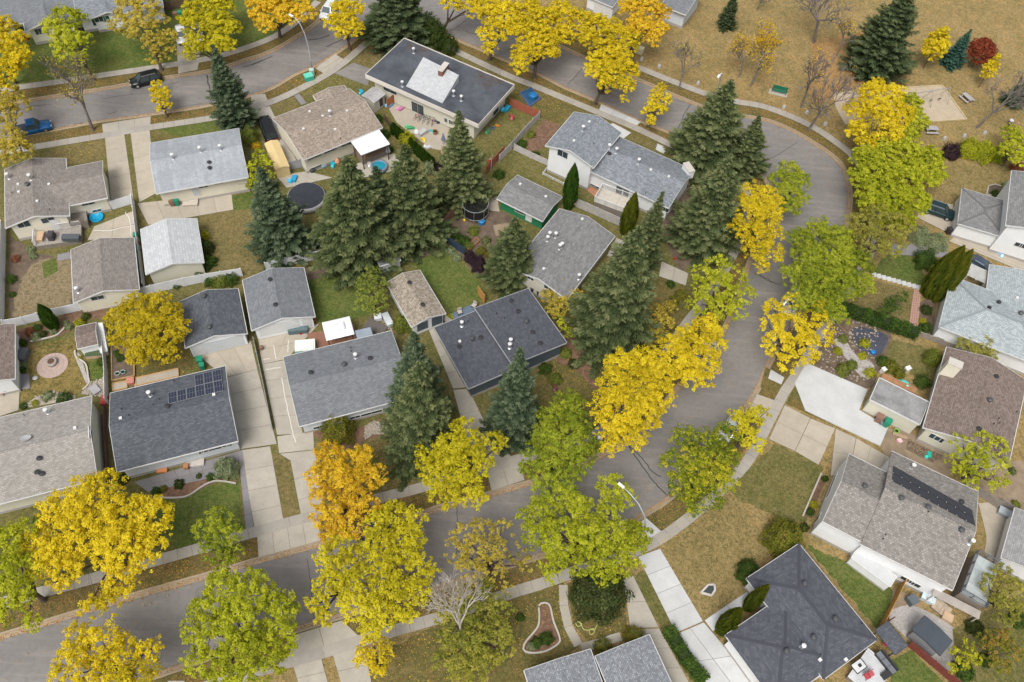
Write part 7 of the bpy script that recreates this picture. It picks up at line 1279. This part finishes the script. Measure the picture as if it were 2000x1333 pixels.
# fire pit on a round patio
PK = plain('pink_paving', (.38, .29, .25), .85, 0, .12, 2)
root = lathing('fire_pit', 'stone ring fire pit in the middle of the round pink patio', 'fire pit', 101, 708, [(.62, .08), (.64, .5), (.36, .52), (.36, .32), (0, .3)], plain('fire_stone', (.32, .28, .25), .9, 0, .3, 4), 16, extra=[('fire_bowl', [(.4, .55), (.34, .4), (0, .36)], plain('rusty_iron', (.1, .055, .035), .7))])
root = thing('round_patio', 'round pink paved patio on the mottled lawn', 'patio', G(102.8, 714.5)); root['kind'] = 'structure'
rt_ = 57.9/2/scl(102, 712)
for ring in range(3):
    r0, r1 = (0, .75)[ring > 0] if ring < 1 else .75+(ring-1)*(rt_-.75)/2+.01, .74 if ring == 0 else .75+ring*(rt_-.75)/2-.01; k = 1 if ring == 0 else 10+6*ring
    for i in range(k):
        a0, a1 = 2*math.pi*i/k+(.006 if k > 1 else 0), 2*math.pi*(i+1)/k-(.006 if k > 1 else 0); nn_ = 24 if k == 1 else 4; pts = [(r1*math.cos(a0+(a1-a0)*j/nn_), r1*math.sin(a0+(a1-a0)*j/nn_)) for j in range(nn_+(0 if k == 1 else 1))]
        if k > 1: pts += [(r0*math.cos(a1-(a1-a0)*j/nn_), r0*math.sin(a1-(a1-a0)*j/nn_)) for j in range(nn_+1)]
        MB().prism(pts, -.01, .075).link('paving_slab', PK, root)
lathing('stepping_stone', 'single pale round stone at the edge of the mottled lawn', 'stepping stone', 68.6, 738.5, [(.3, 0), (.3, .09), (0, .1)], CONCW)
lathing('hot_tub', 'round blue hot tub below the white patio cover', 'hot tub', 741, 327, [(1.15, 0), (1.2, .85), (.98, .87), (.95, .7), (0, .68)], plain('tub_shell', (.16, .2, .25), .5), 20, extra=[('water', [(.96, .72), (0, .73)], glossy('tub_water', (.02, .22, .3), .05))])
root = lathing('above_ground_pool', 'round pool with dark cover between the central spruces', 'swimming pool', 599, 388, [(2.6, 0), (2.6, 1.1), (2.48, 1.12), (2.42, .9), (0, .88)], plain('pool_wall', (.5, .5, .5), .5), 32, extra=[('pool_cover', [(2.54, 1.13), (2.4, 1.17), (1.8, 1.1), (0, 1.04)], plain('pool_cover', (.035, .038, .048), .5, 0, .3, 1.2))])
root = thing('trampoline', 'black round trampoline with netting in the vegetable garden', 'trampoline', G(928, 420)); m = MB(); m.lathe([(0, .75), (1.75, .76)], 24); m.link('mat', BLACK, root)
m = MB(); ring_ = [(1.85*math.cos(a*math.pi/8), 1.85*math.sin(a*math.pi/8), .78) for a in range(17)]; m.tube(ring_, .06, 5); m.link('frame', METAL, root); m = MB(); ring_ = [(x, y, 2.4) for x, y, _ in ring_]; m.tube(ring_, .035, 5); m.link('top_ring', plain('grey_foam', (.3, .33, .34), .6), root)
for k in range(8): a = k*math.pi/4; m = MB(); m.tube([(1.9*math.cos(a), 1.9*math.sin(a), 0), (1.88*math.cos(a), 1.88*math.sin(a), 2.4)], .03, 5); m.link('net_pole', METAL, root)
m = MB(); m.lathe([(1.84, .8), (1.84, 2.38)], 32); nt_ = NT('trampoline_net'); tp = nt_.n('BsdfTransparent'); msx = nt_.n('MixShader'); msx.inputs[0].default_value = .55; nt_.b.inputs['Base Color'].default_value = (.02, .02, .02, 1); nt_.l(tp.outputs[0], msx.inputs[1]); nt_.l(nt_.b.outputs[0], msx.inputs[2]); nt_.l(msx.outputs[0], nt_.out.inputs[0]); m.link('safety_net', nt_.m, root)
lathing('paddling_pool', 'round blue paddling pool beside the white gate', 'paddling pool', 188.5, 425, [(.85, 0), (.95, .3), (.85, .3), (.8, .1), (0, .08)], plain('pool_blue', (.01, .32, .55), .4), 20)
# umbrellas, flag, toys
def parasol(label, px, py, col, h=2.3, r=.35, closed=True):
    root = thing('parasol', label, 'parasol', G(px, py)); m = MB(); m.tube([(0, 0, 0), (0, 0, h)], .03, 6); m.link('pole', METAL, root); MB().lathe([(r*.55, .9), (r, 1.0), (r*.5, h*.75), (.03, h+.05)] if closed else [(r, h-.5), (r*.5, h-.2), (.03, h)], 10).link('canopy', plain('canopy_%d' % int(col[0]*99), col, .8), root)
parasol('closed pale blue parasol beside the hot tub', 759, 306, (.42, .5, .55)); parasol('closed lavender parasol at the tall cedar', 1109, 402, (.42, .36, .42)); parasol('closed red parasol on the white deck', 1722, 1262, (.55, .01, .04), 1.8, .3); parasol('closed dark parasol on the patio of the flat building', 866, 283, (.15, .18, .26)); parasol('closed pink parasol next to the lavender one', 1119, 407, (.6, .25, .28))
b = G(958, 335); root = thing('flagpole', 'leaning flag pole with red and white maple leaf flag', 'flag', b); MB().tube([(0, 0, 0), (.15, .1, 3.2)], .03, 6).link('pole', WHITE, root)
fl = MB(); FW = plain('flag_white', (.75, .75, .75), .7)
for i, mt in ((0, 'r'), (1, 'w'), (2, 'r')):
    m = MB(); x0, x1 = (0, .35, .95, 1.3)[i], (0, .35, .95, 1.3)[i+1]; m.add([(.12-x0*.35, .08, 3.0-x0*.75), (.12-x1*.35, .08+.12, 3.0-x1*.75), (.0-x1*.35, .08+.12, 2.2-x1*.75), (.0-x0*.35, .08, 2.2-x0*.75)], [(0, 1, 2, 3)])
    m.add([(.12-x0*.35, .095, 3.0-x0*.75), (.12-x1*.35, .095+.12, 3.0-x1*.75), (.0-x1*.35, .095+.12, 2.2-x1*.75), (.0-x0*.35, .095, 2.2-x0*.75)], [(3, 2, 1, 0)]); m.link('flag_band', plain('flag_red', (.6, .02, .03), .7) if mt == 'r' else FW, root)
m = MB(); m.prism([(0, -.2), (.05, -.08), (.2, -.1), (.12, .02), (.2, .12), (.07, .1), (0, .25), (-.07, .1), (-.2, .12), (-.12, .02), (-.2, -.1), (-.05, -.08)], 0, .015); 
lf_ = m.link('maple_leaf', plain('flag_red', (.6, .02, .03), .7), root); lf_.location = (-.17, .03, 2.12); lf_.rotation_euler = (R_(80), R_(25), 0)
# park: picnic tables, bench sign, swing set, stones
def picnic(label, px, py, rz):
    root = thing('picnic_table', label, 'picnic table', G(px, py), rz); WD = plain('grey_bench_wood', (.34, .33, .33), .8, 0, .15)
    for i in range(4): MB().box(-1.0, -.36+.18*i+.008, .72, 1.0, -.18+.18*i-.008, .77).link('table_board', WD, root)
    for s in (-1, 1): MB().box(-1.0, s*.75-.15, .42, 1.0, s*.75+.15, .47).link('bench_seat', WD, root)
    for x in (-.75, .75): m = MB(); m.bar((x, -.75, .42), (x, .75, .42), .08); m.bar((x, -.6, 0), (x, -.2, .72), .08); m.bar((x, .6, 0), (x, .2, .72), .08); m.link('leg', WD, root)
picnic('grey picnic table right of the playground sand', 1886, 196, R_(-60)); picnic('grey picnic table below the playground sand', 1817, 258, R_(5))
root = thing('park_bench', 'green backed park bench on a concrete pad beside the bend', 'bench', G(1521, 182), R_(-14)); MB().box(-1.6, -.7, -.02, 1.4, .5, .04).link('pad', CONC, root); GRB = plain('bench_green', (.01, .14, .08), .5)
for i in range(3): MB().box(-1.1, .28+.02*i, .5+.2*i, 1.1, .33+.02*i, .68+.2*i).link('back_slat', GRB, root); MB().box(-1.1, -.25+.17*i, .42, 1.1, -.1+.17*i, .46).link('seat_slat', GRB, root)
for x in (-1.15, 1.15): m = MB(); m.bar((x, -.2, 0), (x, -.2, .6), .06); m.bar((x, .3, 0), (x, .36, 1.1), .06); m.bar((x, -.2, .6), (x, .3, .6), .06); m.link('leg', BLACK, root)
a, e = G(1775, 207), G(1842, 196); ya = yaw(a, e); Ls = (e-a).length; root = thing('swing_set', 'long silver swing set on the playground sand', 'swing set', a, ya); m = MB(); m.tube([(0, 0, 2.5), (Ls, 0, 2.5)], .07, 8); m.link('beam', METAL, root)
for x in (0, Ls/2, Ls): 
    for s in (-1, 1): MB().tube([(x, 0, 2.5), (x+.1, s*1.3, 0)], .05, 6).link('leg', METAL, root)
for i in range(4):
    x = Ls*(.14+.24*i); m = MB(); m.tube([(x-.25, 0, 2.45), (x-.22, 0, .5)], .012, 4); m.tube([(x+.25, 0, 2.45), (x+.22, 0, .5)], .012, 4); ch = m.link('chain', METAL, root); MB().box(x-.25, -.1, .46, x+.25, .1, .5).link('swing_seat', BLACK, ch)
b2 = [G(*p) for p in c(4, 560, 700, 950, 665, 1370, 640, 1550, 890, 1230, 912, 650, 930)]; root = thing('sand_border', 'timber border around the playground sand', 'border', b2[0])
for p, q in zip(b2, b2[1:]): m = MB(); m.M = Matrix.Translation(-b2[0]); m.bar(p+Vector((0, 0, .1)), q+Vector((0, 0, .1)), .16, .2); m.link('timber', plain('pale_timber', (.46, .38, .24), .85), root)
for i, (px, py, lb) in enumerate(((1611, 245, 'left of the playground'), (1843, 273, 'below the playground'), (1882, 268, 'beside the lime shrubs, left'), (1922, 262, 'beside the lime shrubs, right'), (1253, 118, 'beside the yellow elm near the park'), (1287, 132, 'at the park corner by the sidewalk'), (1363, 165, 'next to the park lamp'), (1575, 222, 'near the forked bare tree'), (1530, 212, 'under the park bench'))):
    p = G(px, py); root = thing('bollard_stone', 'short pale stone bollard '+lb, 'bollard', p, .3*i); m = MB(); m.lathe([(.32, 0), (.3, .35), (.2, .6), (0, .66)], 7); m.link('stone', plain('grey_stone', (.38, .37, .35), .9, 0, .25, 3), root)
root = lathing('litter_bin', 'purple and white litter bin at the right of the park', 'litter bin', 1973, 240, [(.3, 0), (.34, .85), (.3, .9)], plain('purple_plastic', (.12, .06, .2), .6), 12, extra=[('lid', [(.36, .9), (.3, 1.05), (0, 1.1)], WHITE)])
boxthing('green_transformer', 'cream pedestal box beside the upper park sidewalk', 'utility box', 1249, 98, 1.3, 1.0, 1.0, (.6, .55, .38), -.4)
# toys and small colour spots
SPOTS = [('toy_pile', 'turquoise kiddie slide pieces against the tan bungalow wall', 'toy', 650, 322, (.02, .32, .42), .9), ('toy_pile', 'blue plastic toy heap beside the pool', 'toy', 575, 352, (.02, .28, .5), 1.1), ('toy_pile', 'blue tarp bundle at the corner of the flat building', 'tarp', 990, 215, (.02, .27, .42), 1.2), ('toy_pile', 'blue folded tarp behind the metal shed', 'tarp', 706, 181, (.02, .33, .5), .8),
 ('sandbox', 'blue wading tub in the front corner garden', 'tub', 1040, 195, (.02, .16, .38), 1.3), ('toy_pile', 'red tricycle heap near the flat building', 'toy', 1000, 230, (.3, .05, .06), .8), ('toy_pile', 'orange ball cushion by the flat building wall', 'toy', 972, 247, (.65, .18, .02), .4), ('toy_car', 'yellow ride-on toy car on the patio', 'toy', 827, 274, (.6, .42, .05), .7), ('toy_pile', 'teal toy on the patio of the flat building', 'toy', 843, 257, (.03, .38, .4), .5),
 ('toy_pile', 'pink and purple toys by the patio divider', 'toy', 783, 215, (.42, .15, .3), .8), ('toy_pile', 'blue and white toys by the patio door', 'toy', 762, 208, (.1, .3, .5), .9), ('red_pot', 'bright red round pot beside the tarp covered table', 'pot', 588, 653, (.5, .03, .02), .4), ('pumpkin_pot', 'orange pot at the corner of the grey garage', 'pot', 613, 628, (.75, .16, .04), .5), ('water_bucket', 'blue tub in the rock garden', 'tub', 1703, 691, (.02, .2, .55), .6), ('wheelbarrow_tray', 'green toy wheelbarrow on the bare dirt', 'toy', 1813, 890, (.02, .36, .28), .8),
 ('red_pot', 'small red planter near the cracked driveway', 'pot', 1317, 507, (.7, .05, .03), .35), ('orange_pot', 'orange planters by the top left door', 'pot', 52, 78, (.65, .2, .03), .7), ('blue_kayak', 'teal paddle board leaning on the orange deck', 'paddle board', 1765, 750, (.08, .5, .5), .9), ('flower_pots', 'pale flower pots in the raised bed', 'pot', 231, 733, (.45, .48, .5), .6), ('flower_pots', 'pots with herbs beside the pale flower pots', 'pot', 242, 730, (.3, .4, .42), .6),
 ('lawn_chair', 'blue jug beside the yard of the white house', 'toy', 1952, 497, (.3, .45, .7), .8), ('yellow_pot', 'yellow planter by the white house fence', 'pot', 1926, 474, (.55, .5, .05), .5), ('green_toy', 'small lime plant pot by the flat garage bins', 'pot', 1749, 845, (.25, .5, .08), .6), ('sprinkler_box', 'dark red grill on the leafy slope', 'grill', 1084, 758, (.12, .04, .04), .7), ('yellow_bucket', 'yellow bucket by the trampoline', 'bucket', 907, 432, (.6, .45, .02), .4), ('blue_tools', 'blue barrow under the trampoline', 'tub', 940, 438, (.02, .2, .45), .9), ('play_ball', 'red toy truck on the playground sand', 'toy', 1678, 194, (.7, .1, .05), .6), ('patio_mat', 'grey mat lying on the patio of the flat building', 'mat', 825, 262, (.4, .4, .4), 1.4), ('toy_slide', 'green plastic slide by the patio cedars', 'toy', 800, 252, (.05, .3, .12), .9), ('toy_box', 'brown crate against the patio door', 'crate', 797, 206, (.2, .12, .07), .9), ('grill_cart', 'black barbecue near the bicycles', 'grill', 858, 240, (.04, .04, .045), .9), ('plant_pot', 'big clay pot by the angled patio fence', 'pot', 850, 262, (.3, .13, .07), .8), ('plant_pot', 'grey pot near the dark parasol', 'pot', 878, 272, (.25, .25, .26), .7), ('toy_wagon', 'white toy heap at the patio edge', 'toy', 836, 290, (.5, .5, .5), .8), ('garden_cart', 'wooden cart beside the lower patio', 'cart', 868, 295, (.3, .2, .12), 1.0),
 ('hose_reel', 'green hose heap along the flat building wall', 'hose reel', 953, 258, (.05, .2, .1), .8), ('plant_pot', 'small blue pot along the flat building wall', 'pot', 962, 253, (.1, .2, .35), .5), ('toy_pile', 'pale blue toys on the slab behind the tan bungalow', 'toy', 633, 326, (.25, .4, .5), .8), ('storage_tub', 'dark round tub by the tan bungalow corner', 'tub', 610, 336, (.05, .06, .06), .8), ('wood_pile', 'wood boards leaning at the tan bungalow wall', 'lumber', 655, 312, (.35, .17, .1), 1.3), ('folded_chair', 'folded white chair beside the hot tub', 'chair', 722, 322, (.5, .5, .48), .7),
 ('white_sign', 'white boards leaning at the curved lawn', 'toy', 1290, 508, (.5, .5, .5), .5)]
for nm, lb, ct, px, py, col, s in SPOTS:
    root = thing(nm, lb, ct, G(px, py), random.uniform(0, 3)); mt = plain(nm+'_%02d%02d%02d' % tuple(int(v*99) for v in col), col, .5, 0, .15, 3)
    if ct in ('pot', 'tub', 'bucket'):
        MB().lathe([(s*.38, 0), (s*.5, s*.7), (s*.52, s*.75), (s*.44, s*.75), (s*.4, s*.6), (0, s*.58)], 14).link('bowl', mt, root); MB().lathe([(s*.4, s*.6), (s*.2, s*.72), (0, s*.75)], 8).link('filling', LM('SH') if ct == 'pot' else mt, root)
    else:
        m = MB(); m.cbox(0, 0, s*.22, s, s*.6, s*.4); m.add([(s*.2, -s*.25, s*.42), (s*.9, -s*.25, .05), (s*.9, s*.25, .05), (s*.2, s*.25, s*.42), (s*.2, -s*.25, s*.36), (s*.9, -s*.25, 0), (s*.9, s*.25, 0), (s*.2, s*.25, s*.36)], [(0, 1, 2, 3), (7, 6, 5, 4), (0, 4, 5, 1), (2, 6, 7, 3)]); m.link('body', mt, root)
        MB().lathe([(s*.25, 0), (s*.3, s*.3), (s*.18, s*.55), (0, s*.6)], 8, cx=-s*.5, cy=s*.4).link('top_piece', plain(nm+'_top%02d' % int(col[2]*99), tuple(min(.8, v*1.6+.04) for v in col), .5, 0, .15, 3), root)
def bike(label, px, py, rz, col):
    root = thing('bicycle', label, 'bicycle', G(px, py), rz); 
    for x in (-.5, .5):
        m = MB(); m.M = Matrix.Translation((x, 0, .33)) @ Matrix.Rotation(R_(90), 4, 'X'); m.tube([(.32*math.cos(a*math.pi/8), .32*math.sin(a*math.pi/8), 0) for a in range(17)], .025, 5); m.link('wheel', RUBBER, root)
    m = MB(); f = [(-.5, 0, .33), (-.15, 0, .33), (.35, 0, .8), (-.25, 0, .8), (-.15, 0, .33)]; m.tube(f, .022, 5); m.bar((.5, 0, .33), (.33, 0, .95), .04); m.bar((-.25, 0, .8), (-.5, 0, .33), .03); m.link('frame', plain('bike_%02d' % int(col[0]*99), col, .4), root); MB().bar((.33, -.25, .97), (.33, .25, .97), .04).link('handlebar', BLACK, root); MB().cbox(-.28, 0, .9, .25, .13, .06).link('saddle', BLACK, root)
for i, col in enumerate(((.4, .05, .1), (.05, .05, .06), (.1, .2, .4), (.3, .3, .32), (.5, .1, .3))): bike(('red', 'black', 'blue', 'silver', 'pink')[i]+' bicycle in the row on the patio of the flat roofed building', 815+7.5*i, 232+2.6*i, .9+.15*i, col)
# patio furniture
def chair(label, px, py, rz, col, z=GZ):
    root = thing('patio_chair', label, 'chair', G(px, py, z), rz); mt = plain('chair_%02d%02d' % (int(col[0]*99), int(col[2]*99)), col, .7)
    MB().box(-.28, -.28, .38, .28, .28, .46).link('seat', mt, root); MB().box(-.28, .22, .46, .28, .3, .95).link('backrest', mt, root)
    for x in (-.25, .25):
        for y in (-.25, .25): MB().bar((x, y, 0), (x, y, .38), .05).link('leg', BLACK, root)
chair('red cushioned chair on the white deck, left one', 1691, 1323, .5, (.34, .05, .06), GZ+1); chair('red cushioned chair on the white deck, right one', 1698, 1318, .5, (.38, .09, .1), GZ+1); chair('grey cushioned chair on the blue-grey deck, left', 898, 613, .4, (.4, .37, .34), GZ+.5); chair('grey cushioned chair on the blue-grey deck, right', 926, 600, -.5, (.4, .37, .34), GZ+.5)
chair('brown patio chair at the left edge patio', 8, 770, 1.2, (.3, .16, .12)); chair('brown patio chair nearer the left house wall', 22, 758, 2.2, (.3, .16, .12))
lathing('glass_table', 'round glass patio table at the left edge', 'table', 12, 760, [(.05, 0), (.05, .68), (.6, .7), (.6, .73), (0, .74)], glossy('table_glass', (.12, .2, .19), .1), 20)
root = thing('outdoor_sofa', 'black l-shaped outdoor sofa on the white deck', 'sofa', G(1728, 1296, GZ+1), yaw(G(1718, 1283), G(1738, 1308))); MB().box(-1.2, -.35, 0, 1.2, .4, .4).link('base', BLACK, root); MB().box(-1.2, .25, .4, 1.2, .45, .8).link('backrest', BLACK, root)
for i in range(3): MB().box(-1.18+.8*i, -.33, .4, -.42+.8*i, .22, .55).link('cushion', plain('grey_cushion', (.14, .15, .17), .8), root)
MB().box(.55, -1.3, 0, 1.2, -.35, .42).link('chaise', BLACK, root)
root = thing('fire_table', 'black framed low table on the white deck', 'table', G(1675, 1303, GZ+1), R_(35)); m = MB(); m.box(-.7, -.5, .3, .7, .5, .36); m.link('table_top', plain('table_top_white', (.55, .56, .57), .5), root)
m = MB(); [m.bar(a, b, .07) for a, b in (((-.7, -.5, .38), (.7, -.5, .38)), ((.7, -.5, .38), (.7, .5, .38)), ((.7, .5, .38), (-.7, .5, .38)), ((-.7, .5, .38), (-.7, -.5, .38)))]; m.link('rim', BLACK, root); MB().cbox(.1, 0, .45, .3, .3, .16).link('burner', BLACK, root)
# pergolas
def pergola(label, q, z, mat_, n=9, both=True, posts=True):
    cc, ya, L, Wd = rect(q, z); root = thing('pergola', label, 'pergola', cc, ya)
    for i in range(n): x = -L/2+L*(i+.5)/n; MB().box(x-.04, -Wd/2, z-.1, x+.04, Wd/2, z+.04).link('rafter', mat_, root)
    for y in (-Wd/2+.15, 0, Wd/2-.15): MB().box(-L/2, y-.05, z-.26, L/2, y+.05, z-.105).link('beam', mat_, root)
    for sx in (-1, 1):
        for sy in (-1, 1): MB().cbox(sx*(L/2-.1), sy*(Wd/2-.15), z/2-.13, .12, .12, z-.26).link('post', mat_, root)
pergola('white lattice pergola over the car beside the pale blue roof', c(8, 1590, 712, 1545, 790, 1700, 862, 1725, 770), 2.5, plain('pale_lattice', (.5, .5, .48), .7), 12)
pergola('brown and white pergola at the rear of the mottled roof house', c(16, 1310, 640, 1290, 680, 1640, 870, 1660, 800), 2.3, plain('pergola_white', (.42, .38, .34), .7), 7)
# garden hose, raised bed frames, pond ring
root = thing('garden_hose', 'coiled yellow-green garden hose on the leafy front lawn', 'hose', G(1140, 1232)); L = smooth_line([tuple(p-G(1140, 1232))[:2] for p in W(c(15, 510, 880, 545, 890, 555, 905, 530, 920, 512, 900, 525, 880, 550, 900, 570, 940, 610, 945, 640, 935, 650, 960, 630, 980, 612, 965, 620, 940, 650, 945, 670, 910, 700, 880))], .12); m = MB(); m.tube([(p.x, p.y, .09) for p in L], .045, 5); m.link('hose', plain('hose_green', (.42, .45, .16), .6), root)
def frame(label, q, col, name='raised_bed', h=.35, wd=.12, fill=None, cat='planter'):
    P = W(q); root = thing(name, label, cat, P[0]); mt = plain(name+'_%02d' % int(col[0]*99), col, .85, 0, .2)
    for a, e in zip(P, P[1:]+P[:1]): m = MB(); m.M = Matrix.Translation(-P[0]); m.bar(a+Vector((0, 0, h/2)), e+Vector((0, 0, h/2)), wd, h); m.link('board', mt, root)
    m = MB(); m.prism([((p-P[0]).x, (p-P[0]).y) for p in P], 0, h*.7); m.link('soil', fill or SOIL, root)
frame('wooden framed raised bed left of the mustard tree', c(9, 832, 60, 1000, 40, 1003, 290, 838, 325), (.42, .26, .12), h=.3); frame('wooden framed sand bed behind the solar roof', c(9, 1010, 305, 1325, 232, 1330, 290, 1012, 360), (.48, .28, .12), h=.2, fill=TANC); frame('timber framed pale bed at the solar house corner', c(9, 838, 345, 945, 325, 948, 375, 842, 400), (.45, .28, .12), h=.2, fill=TANC)
frame('dark framed bed in the corner garden by the flat building', c(3, 95, 700, 170, 800, 250, 740, 180, 660), (.1, .12, .2), h=.3, fill=plain('pond_blue', (.03, .09, .18), .4, 0, .5, 3)); frame('rusty raised bed by the trampoline garden', c(6, 1600, 590, 1680, 520, 1700, 545, 1620, 610), (.3, .13, .06), h=.35); frame('pond edged with pale stones on the dry lawn', c(15, 1440, 670, 1495, 612, 1540, 610, 1545, 650, 1520, 690), (.5, .46, .42), 'pond_ring', h=.25, wd=.2, fill=plain('pond_water', (.05, .06, .06), .15), cat='pond')
frame('concrete edged bed by the white house on the right', c(8, 1700, 190, 1715, 130, 1760, 118, 1840, 140, 1850, 230), (.4, .38, .34), 'bed_edging', h=.15, wd=.15); frame('dark wooden bed left of the weed cloth', c(8, 580, 1150, 640, 1120, 700, 1180, 660, 1230), (.22, .15, .1), h=.25)
for q, nm in ((c(15, 235, 770, 260, 748, 315, 760, 345, 880, 390, 1000, 380, 1050, 270, 1110, 140, 1110, 130, 1050, 225, 930, 240, 850, 235, 770), 'stone edging around the keyhole bed'), (c(9, 1160, 1192, 1300, 1195, 1400, 1180, 1500, 1115, 1580, 1075, 1660, 1072, 1765, 1090), 'curved concrete edging of the solar house bed'), (c(9, 560, 100, 570, 150, 640, 200, 660, 300, 665, 345, 600, 410), 'curved edging right of the mottled lawn'), (c(5, 230, 1290, 330, 1270, 430, 1240, 490, 1180), 'curved edging below the garden bed'), (c(12, 330, 1333, 400, 1170, 470, 1010), 'concrete edging beside the mottled house')):
    L = smooth_line(W(q), .4); b = G(*q[0]); root = thing('bed_edging', nm, 'edging', b); m = MB(); m.M = Matrix.Translation((-b.x, -b.y, 0)); ribbon(L, -.09, .09, GZ-.02, GZ+.13, m); m.link('edging', concrete('edging_concrete', (.42, .39, .34), .3), root)
# shower of stones in the rock beds
def stones(area, n, s, mat_, nm='rocks'):
    P = W(area); m = MB(); xs = [p.x for p in P]; ys = [p.y for p in P]; k = 0
    for _ in range(n*6):
        x, y = random.uniform(min(xs), max(xs)), random.uniform(min(ys), max(ys)); ins = False; j = len(P)-1
        for i in range(len(P)):
            if (P[i].y > y) != (P[j].y > y) and x < (P[j].x-P[i].x)*(y-P[i].y)/(P[j].y-P[i].y)+P[i].x: ins = not ins
            j = i
        if not ins: continue
        r = s*random.uniform(.5, 1.5); a0 = random.uniform(0, 6); m.M = Matrix.Translation((x, y, GZ+.04)) @ Matrix.Rotation(a0, 4, 'Z'); m.lathe([(r, 0), (r*.85, r*.45), (r*.3, r*.7)], 6, sx=1.25, sy=.8); k += 1
        if k >= n: break
    m.link(nm, mat_, kind='stuff')
PS = plain('pale_stone', (.33, .29, .24), .9, 0, .35, 6)
stones(c(9, 680, 330, 790, 290, 800, 440, 700, 430, 600, 430), 220, .14, PS); stones(c(9, 140, 530, 270, 440, 400, 400, 560, 430, 560, 460, 300, 500), 60, .16, PS); stones(c(10, 850, 660, 920, 620, 1020, 650, 1010, 710, 900, 720, 850, 760), 260, .12, PS); stones(c(12, 400, 60, 560, -170, 900, -100, 860, 300, 720, 340, 440, 230), 360, .1, PS); stones(c(5, 1170, 800, 1480, 780, 1500, 830, 1180, 860), 80, .14, plain('red_stone', (.32, .15, .1), .9, 0, .3, 5)); stones([(735, 622), (760, 615), (780, 640), (745, 650)], 60, .12, PS)
stones(c(12, 1120, 760, 1380, 880, 1300, 930, 1100, 830), 120, .12, plain('dirt_clod', (.2, .15, .1), .95, 0, .3, 5))
bpy.context.view_layer.update()
print('TRIS', sum(sum(max(0, len(p.vertices)-2) for p in me.polygons) if len(me.polygons) < 20000 else len(me.polygons)*2 for me in bpy.data.meshes), 'OBJ', len(bpy.data.objects))
